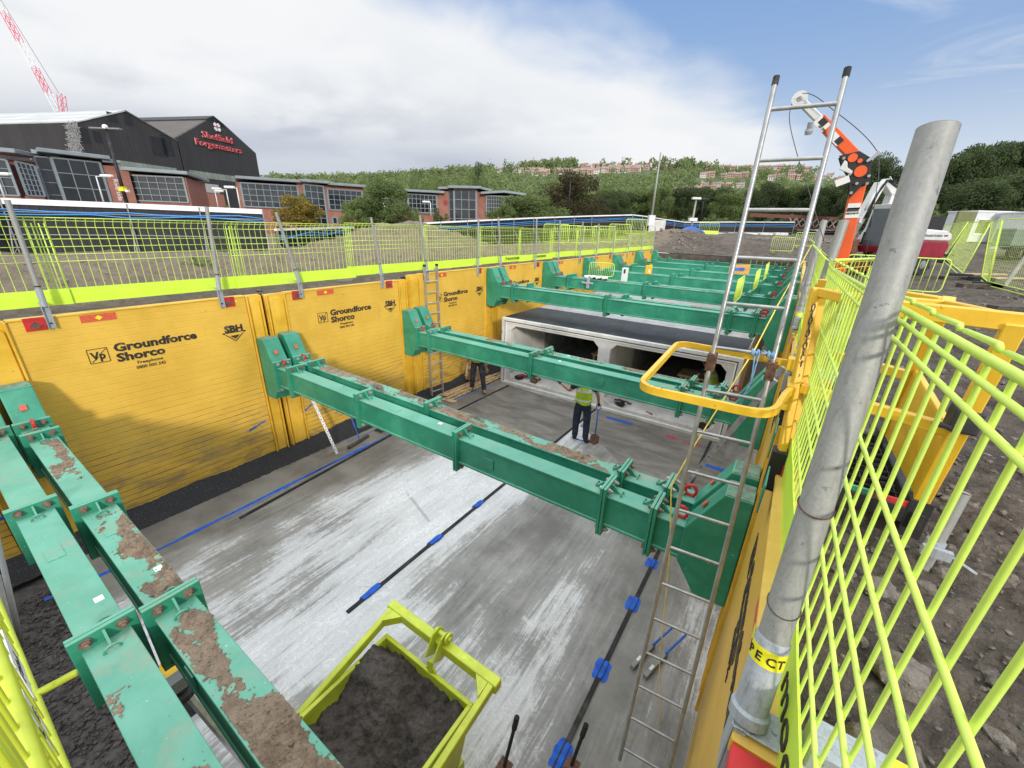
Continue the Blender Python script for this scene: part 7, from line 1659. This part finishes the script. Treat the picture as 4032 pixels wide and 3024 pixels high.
def proto(kind):
    if kind not in TREES:
        sp = {'round': (1, 12000, .030, 34, 1., 'leaf', 0), 'round2': (2, 12000, .030, 38, 1., 'leaf', 0), 'dark': (3, 14000, .028, 40, 1., 'leafdark', 0), 'dark2': (4, 14000, .028, 44, 1., 'leafdark', 0), 'copper': (5, 12000, .028, 40, 1., 'leafbrown', .0), 'autumn': (6, 8000, .038, 26, 1., 'leafyellow', .25), 'birch': (7, 2600, .032, 26, 1., 'leaf', .3), 'pine': (8, 6000, .034, 34, 1., 'leafdark', .45), 'shrub': (9, 3600, .052, 18, 1., 'leaf', 0), 'far': (10, 1300, .085, 22, 1., 'leaf', 0), 'fardark': (11, 1300, .085, 22, 1., 'leafdark', 0)}[kind]
        a, b = tree_meshes(sp[0], sp[1], sp[2], sp[3], sp[4], conic=sp[6]); a.materials.append(M[sp[5]]); TREES[kind] = (a, b)
    return TREES[kind]
TN = [0]
def tree(kind, px, ptop, d, wpx, label, group=None, zb=-2.6, pbot=None):
    top = at(px, ptop, d); wm = wpx / F_PX * d; z0 = zb if pbot is None else at(px, pbot, d).z; H = top.z - z0
    t = thing('tree', label, 'tree', (top.x, top.y, z0), group); a, b = proto(kind); TN[0] += 1; rot = (TN[0] * 2.4) % 6.28
    for nm, me in (('crown', a), ('trunk', b)):
        o = bpy.data.objects.new(nm, me); COL.objects.link(o); o.parent = t; o.location = (0, 0, H * .14); o.scale = (wm * (.88 + .3 * ((TN[0] * .618) % 1)), wm * (.88 + .3 * ((TN[0] * .377) % 1)), H * .86); o.rotation_euler = (0, 0, rot)
    return t
tree('round', 1475, 700, 47, 265, 'big green tree in front of the middle offices, left of the right office'); tree('round2', 1395, 790, 45, 140, 'lower green tree left of the big green tree'); tree('round', 1570, 790, 46, 130, 'leafy bush at the left corner of the right office')
tree('autumn', 1165, 775, 40, 205, 'tree turning yellow in front of the brick offices'); tree('shrub', 1180, 750, 43, 90, 'green top standing behind the yellowing tree')
tree('shrub', 1635, 812, 50, 80, 'small bush under the windows of the right office'); tree('shrub', 1730, 810, 47, 85, 'small bush against the brick wall of the right office')
tree('round2', 2080, 770, 56, 290, 'wide green tree at the right end of the right office'); tree('round', 1985, 800, 54, 130, 'low green tree touching the right office roof'); tree('copper', 2268, 672, 72, 225, 'copper brown tree behind the dark street lamp'); tree('pine', 1885, 640, 120, 82, 'tall narrow dark conifer on the skyline above the right office')
tree('shrub', 900, 800, 42, 60, 'reddish shrub by the street lamps between the offices'); tree('dark', 2390, 780, 80, 150, 'dark green tree right of the copper tree'); tree('shrub', 2755, 890, 43, 40, 'small bush growing by the far black hoarding', pbot=935); 
R = random.Random(9)
for k in range(24): px = 1330 + 25.5 * k + R.uniform(-10, 10); tree('birch', px, 668 + 18 * R.random() - (18 if 14 < k < 18 else 0) + (25 if k < 4 else 0), 118 + R.uniform(-10, 10), 46 + R.uniform(-5, 14), 'slender birch in the wood above the offices', 'slender birches above the offices', zb=-1.)
for k in range(10): px = 1960 + 62 * k + R.uniform(-16, 16); tree(('round', 'round2')[k % 2], px, 762 + R.uniform(-18, 26), 100 + R.uniform(-8, 14), 120 + R.uniform(-15, 30), 'mid green tree in the belt behind the far hoarding', 'mid green trees in the belt behind the far hoarding', zb=-1.)
for k in range(17): px = 2420 + 66 * k + R.uniform(-18, 18); tree(('dark', 'dark2', 'dark', 'round2')[k % 4], px, 768 - 3.2 * k + R.uniform(-24, 18), 88 + R.uniform(-6, 8), 128 + R.uniform(-16, 34), 'dark tree in the belt behind the far hoarding and orange hoist', 'dark trees in the belt behind the far hoarding', zb=-1.)
dk = [(3440, 640, 120), (3500, 612, 150), (3590, 650, 170), (3700, 630, 170), (3790, 600, 190), (3850, 575, 170), (3930, 560, 190), (4010, 552, 190), (4090, 548, 190), (4180, 560, 200), (3650, 730, 190), (3760, 720, 200), (3880, 700, 220), (4000, 690, 220), (4110, 700, 220), (3560, 740, 170), (3460, 740, 150)]
for k, (px, py, w_) in enumerate(dk): tree(('dark', 'dark2')[k % 2], px, py, (74 if k < 10 else 64) + R.uniform(-4, 4), w_ * 1.15, 'dark evergreen looking tree in the tall belt behind the fat post', 'dark trees in the tall belt on the right', zb=-1.2)
for k in range(8): px = 3560 + 75 * k; tree('shrub', px, 800 + R.uniform(-10, 14), 60, 95, 'low scrub at the foot of the tall dark trees on the right', 'low scrub under the dark trees on the right', zb=-1.)
for k in range(9): px = 2480 + 80 * k + R.uniform(-20, 20); tree('shrub', px, 842 + R.uniform(-6, 14), 74, 80, 'pale scrub just over the far hoarding', 'scrub over the far hoarding', zb=-1.)
# dark low wall and red lattice girder
def wall_run(label, px0, px1, py0, py1, d, mat, name, cat, th=.4):
    a, b = at(px0, py1, d), at(px1, py1, d); hgt = at(px0, py0, d).z - a.z; MB().prism([a, b, b + V((0, 0, hgt)), a + V((0, 0, hgt))], h0_ * th).build(name, mat, label=label, cat=cat)
wall_run('long dark flat topped wall under the tall trees on the right', 3560, 4200, 853, 905, 58, 'hoard', 'boundary_wall', 'wall')
t = thing('lattice_bridge', 'rust red lattice girder bridge glimpsed beside the orange mast', 'bridge', tuple(at(3200, 900, 70)))
a, b = at(2950, 846, 72), at(3420, 868, 72); MB().bar(a, b, .5, .6).build('top_girder', 'rustred', t); a2, b2 = at(3100, 895, 72), at(3420, 905, 72); MB().bar(a2, b2, .4, .4).build('bottom_girder', 'rustred', t)
m = MB()
for k in range(12):
    u = k / 12; A = a2.lerp(b2, u); B = a2.lerp(b2, u + 1 / 12.); h_ = V((0, 0, 1.5)); m.bar(A, B + h_, .16, .16); m.bar(A + h_, B, .16, .16)
m.build('lattice', 'timberpale', t)

# ---- hill with houses
RID = [(300, 90), (900, 120), (1130, 142), (1500, 162), (1750, 195), (1900, 215), (2100, 240), (2500, 268), (2700, 270), (2900, 268), (3150, 280), (3300, 240), (3600, 200), (4300, 160)]
def ridge(px):
    for (a, ra), (b, rb) in zip(RID[:-1], RID[1:]):
        if px <= b: return ra + (rb - ra) * max(0, px - a) / (b - a)
    return RID[-1][1]
D0_, D1_ = 150., 620.
def hill_pt(px, s):
    d = D0_ + (D1_ - D0_) * s; off = ridge(px) * (s ** .8) * (1 - .06 * s) - 8 * (1 - s); return at(px, HZ(px) - off, d)
hv = []; hf = []; pxs = list(range(250, 4400, 50)); NS = 22
for px in pxs:
    for j in range(NS + 1): hv.append(tuple(hill_pt(px, j / NS)))
    p = hill_pt(px, 1.); hv.append((p.x * 1.6, p.y * 1.6, -5))
for i in range(len(pxs) - 1):
    for j in range(NS + 1): a = i * (NS + 2) + j; hf.append((a, a + NS + 2, a + NS + 3, a + 1))
me = bpy.data.meshes.new('hill'); me.from_pydata(hv, [], hf); link('hill', me, 'hill', None, kind='structure')
# houses
def s_for(px, py):
    lo, hi = 0., 1.
    for _ in range(30):
        m_ = (lo + hi) / 2
        r = HZ(px) - (ridge(px) * (m_ ** .8) * (1 - .06 * m_) - 8 * (1 - m_))
        if r > py: lo = m_
        else: hi = m_
    return lo
hw = MB().box(-5.2, 5.2, -4, 4, -2.5, 5.4); [hw.box(x - .8, x + .8, -4.06, -4.0, z, z + 1.5) for x in (-3, 0, 3) for z in (.8, 3.4)]
def house_wall(mat):
    me = bpy.data.meshes.new('wall'); me.from_pydata(hw.v, [], hw.f); me.materials.append(M[mat]); me.materials.append(M['housewin'])
    for p in me.polygons: p.material_index = 0 if p.index < 6 else 1
    return me
hm_w, hm_w2 = house_wall('housewall'), house_wall('houserender')
hr_ = MB().prism([(-5.5, -4.5, 5.2), (-5.5, 4.5, 5.2), (-5.5, 0, 8.4)], (11, 0, 0)); hm_r = bpy.data.meshes.new('roof'); hm_r.from_pydata(hr_.v, [], hr_.f); hm_r.materials.append(M['houseroof'])
hc_ = MB().box(3.4, 4.4, -.5, .5, 7.4, 9.6); hm_c = bpy.data.meshes.new('chimney'); hm_c.from_pydata(hc_.v, [], hc_.f); hm_c.materials.append(M['housewall'])
HOUSE = []
def house(px, py, sc=1., pale=False, tag_=''):
    s_ = s_for(px, py); p = hill_pt(px, s_); t = thing('terraced_house', 'small ' + ('pale' if pale else 'brick red') + ' house with a tiled roof ' + tag_, 'house', tuple(p), 'houses ' + tag_)
    az = math.atan2(p.y, p.x) - PI / 2; t.rotation_euler = (0, 0, az + R.uniform(-.25, .25)); HOUSE.append((px, py))
    
    for nm, me in (('wall', hm_w2 if pale else hm_w), ('roof', hm_r)): o = bpy.data.objects.new(nm, me); COL.objects.link(o); o.parent = t; o.scale = (sc, sc, sc)
    c_ = bpy.data.objects.new('chimney', hm_c); COL.objects.link(c_); c_.parent = o
def NZ(zx, zy): return (2100 + zx * .5425, 550 + zy * .5425)
def row(n, x0, x1, y0, y1, tag_, sc=.85, jit=4):
    for k in range(n): u = (k + .5) / n; px, py = NZ(x0 + (x1 - x0) * u + R.uniform(-jit, jit), y0 + (y1 - y0) * u + R.uniform(-jit, jit)); house(px, py, sc * R.uniform(.88, 1.1), R.random() < .35, tag_)
row(17, 1190, 2010, 190, 186, 'on the top ridge row', .8); row(11, 340, 780, 212, 225, 'in upper hillside rows left of the mast', .85, 8); row(9, 470, 760, 240, 236, 'in upper hillside rows left of the mast', .85, 5); row(5, 600, 920, 200, 200, 'in upper hillside rows left of the mast', .8); row(5, 720, 1040, 225, 210, 'in hillside rows right of the mast', .85)
row(5, -10, 110, 245, 255, 'in the cluster above the copper tree', .8); row(8, 150, 470, 250, 250, 'in the cluster above the copper tree', .85)
row(3, 1210, 1300, 272, 275, 'half hidden in mid hillside woods', .8); row(4, 1350, 1560, 280, 275, 'half hidden in mid hillside woods', .8)
row(8, 1700, 2230, 290, 300, 'in the estate right of the ladder', .75, 8); row(5, 1740, 2200, 258, 258, 'in the estate right of the ladder', .75, 8)
row(8, 1030, 1330, 385, 360, 'in the lowest brick row', .62, 4); row(8, 1180, 1530, 345, 345, 'in the lowest brick row', .62, 4)
def row3(n, x0, x1, y0, y1, tag_):
    for k in range(n): u = (k + .5) / n; px, py = S3(x0 + (x1 - x0) * u, y0 + (y1 - y0) * u); house(px, py, .8, R.random() < .5, tag_)
row3(9, 1800, 2110, 218, 222, 'in the far left skyline group'); row3(4, 1990, 2130, 240, 242, 'in the far left skyline group')
row(6, 2210, 2500, 260, 250, 'in the estate right of the ladder', .75, 8)
# hill woodland: one uncountable mass of leaf clumps
r = np.random.default_rng(3); vs_ = []; HS = np.array(HOUSE); cnt = 0
ico = np.array([v for v in [(0, 0, 1), (0, 0, -1), (1, 0, 0), (-1, 0, 0), (0, 1, 0), (0, -1, 0)]], float)
for it_ in range(6200):
    px = r.uniform(560, 4200) if it_ < 5200 else r.uniform(900, 2880); s_ = r.random() ** .62 if it_ < 5200 else r.uniform(.93, .995)
    if s_ > .995: continue
    p = hill_pt(px, s_); py = HZ(px) - (ridge(px) * (s_ ** .8) * (1 - .06 * s_) - 8 * (1 - s_)); hgt = r.uniform(5, 12) * (.65 + .5 * s_) * (1.0 if it_ < 5200 else 1.25)
    d = D0_ + (D1_ - D0_) * s_; hpx = hgt * F_PX / d
    near = HS[(abs(HS[:, 0] - px) < 15 + hgt * .45 * F_PX / d)]
    if len(near) and np.any((near[:, 1] - py < 2) & (near[:, 1] - py > -hpx * 1.0 - 3)) and r.random() < .93: continue
    n = 120 if s_ < .5 else 80
    dd = r.normal(size=(n, 3)); dd /= np.linalg.norm(dd, axis=1)[:, None]; q = dd * (.62 + .4 * r.random((n, 1))) * np.array([.46, .46, .52]) * hgt * (1 + .25 * np.sin(dd[:, :1] * 5 + cnt)); q[:, 2] += hgt * .5
    nn = dd + r.normal(size=(n, 3)) * .7; nn /= np.linalg.norm(nn, axis=1)[:, None]; t1 = np.cross(nn, r.normal(size=(n, 3))); t1 /= np.linalg.norm(t1, axis=1)[:, None]; t2 = np.cross(nn, t1); sz = hgt * .095 * (.7 + .7 * r.random((n, 1)))
    P = np.array(tuple(p))[None] + q; vs_.append(np.stack([P - t1 * sz, P - t2 * sz * .8, P + t1 * sz, P + t2 * sz * .8], 1).reshape(-1, 3)); cnt += 1
vv = np.concatenate(vs_); nf = len(vv) // 4; me = bpy.data.meshes.new('woodland'); me.vertices.add(len(vv)); me.vertices.foreach_set('co', vv.ravel()); me.loops.add(nf * 4); me.loops.foreach_set('vertex_index', np.arange(nf * 4)); me.polygons.add(nf); me.polygons.foreach_set('loop_start', np.arange(nf) * 4); me.polygons.foreach_set('loop_total', np.full(nf, 4)); me.update(calc_edges=True)
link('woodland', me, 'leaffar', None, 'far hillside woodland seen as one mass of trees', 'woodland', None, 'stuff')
# ================================================================== SKY, SUN
w = bpy.data.worlds.new('World'); SC.world = w; w.use_nodes = True; nt = w.node_tree; N = nt.nodes; L = nt.links; G_ = NG(nt)
bg = N['Background']
sun_dir = V((1.15, -1.0, .50)).normalized(); el = math.asin(sun_dir.z); rot = math.atan2(sun_dir.x, sun_dir.y)
sk = N.new('ShaderNodeTexSky'); sk.sky_type = 'NISHITA'; sk.sun_disc = False; sk.sun_elevation = el; sk.sun_rotation = rot; sk.air_density = 1.; sk.dust_density = 1.2; sk.ozone_density = 1.4
tc = N.new('ShaderNodeTexCoord').outputs['Generated']; x, y, z = G_.sep(tc)
azr = G_.math('MULTIPLY', G_.math('ARCTAN2', x, y), 57.2958); elv = G_.math('MULTIPLY', G_.math('ARCSINE', z), 57.2958)
a = G_.math('MAXIMUM', G_.math('MULTIPLY', azr, -1.), .0)
edge = G_.math('ADD', G_.math('MULTIPLY', G_.math('SQRT', a), 2.45), 7.5)
pz = G_.math('ADD', z, .22); uv = G_.comb(G_.math('DIVIDE', x, pz), G_.math('DIVIDE', y, pz), .3)
n1 = G_.noise(uv, 1.0, 5, .5, .35); n2 = G_.noise(uv, 2.6, 5, .52, .4); n3 = G_.noise(G_.vmul(uv, (1., 2.6, 1.)), 1.1, 5, .6, 1.2)
dlt = G_.math('SUBTRACT', edge, elv)
dl = G_.math('ADD', dlt, G_.math('MULTIPLY', G_.math('SUBTRACT', n1, .5), 13.)); dl = G_.math('ADD', dl, G_.math('MULTIPLY', G_.math('SUBTRACT', n2, .5), 5.))
right = G_.ramp(azr, -8., 8., 1., 0.)
mass = G_.math('MULTIPLY', G_.ramp(dl, -2.0, 4.5), right)
mass = G_.math('MAXIMUM', mass, G_.ramp(azr, -45., -80., 0., 1.))
wisp = G_.math('MULTIPLY', G_.ramp(n3, .52, .78, 0, .45), 1.)
haze = G_.ramp(elv, 16., 1., 0., .55)
cov = G_.math('MAXIMUM', G_.math('MAXIMUM', mass, wisp), haze, clamp=True)
# cloud tone: brilliant near its sunlit rim, slate grey low on the left
dep = G_.ramp(dl, 0., 16., 0., 1.)
gm = G_.math('ADD', G_.math('MULTIPLY', n2, .3), G_.math('MULTIPLY', n1, .9))
shade = G_.math('MULTIPLY', dep, G_.ramp(gm, .42, .72, .90, .04), clamp=True)
low = G_.math('MULTIPLY', G_.ramp(elv, 13., 5.5, 0., 1.15), G_.math('MULTIPLY', G_.ramp(azr, -14., -40., 0., 1.), G_.ramp(azr, -88., -70., .7, 1.)))
shade = G_.math('MAXIMUM', shade, G_.math('MULTIPLY', low, G_.ramp(n1, .30, .66, 1., .6)))
cl = G_.mix(shade, (.93, .945, .96), (.50, .55, .65))
skyc = G_.mix(1., sk.outputs[0], (.10, .10, .10), 'MULTIPLY')
blue = G_.mix(G_.ramp(elv, 2., 26.), (.55, .68, .88), (.25, .44, .82))
clear = G_.mix(.25, blue, skyc)
# overhead, out of view: sky mixed with cloud brightened to light the trench
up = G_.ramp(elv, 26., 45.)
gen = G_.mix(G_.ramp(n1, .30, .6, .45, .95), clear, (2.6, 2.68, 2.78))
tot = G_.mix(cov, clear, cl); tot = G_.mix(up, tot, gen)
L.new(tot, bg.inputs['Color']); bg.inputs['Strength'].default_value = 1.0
sl = bpy.data.lights.new('Sun', 'SUN'); sl.energy = 2.6; sl.angle = math.radians(6.0); sl.color = (1., .93, .82)
so = bpy.data.objects.new('Sun', sl); COL.objects.link(so); so.rotation_euler = sun_dir.to_track_quat('Z', 'Y').to_euler()
SC.view_settings.view_transform = 'Standard'; SC.view_settings.look = 'None'; SC.view_settings.exposure = 0
SC.render.engine = 'CYCLES'
for o in ROOTS: o.location.z += LIFT
bpy.context.view_layer.update()
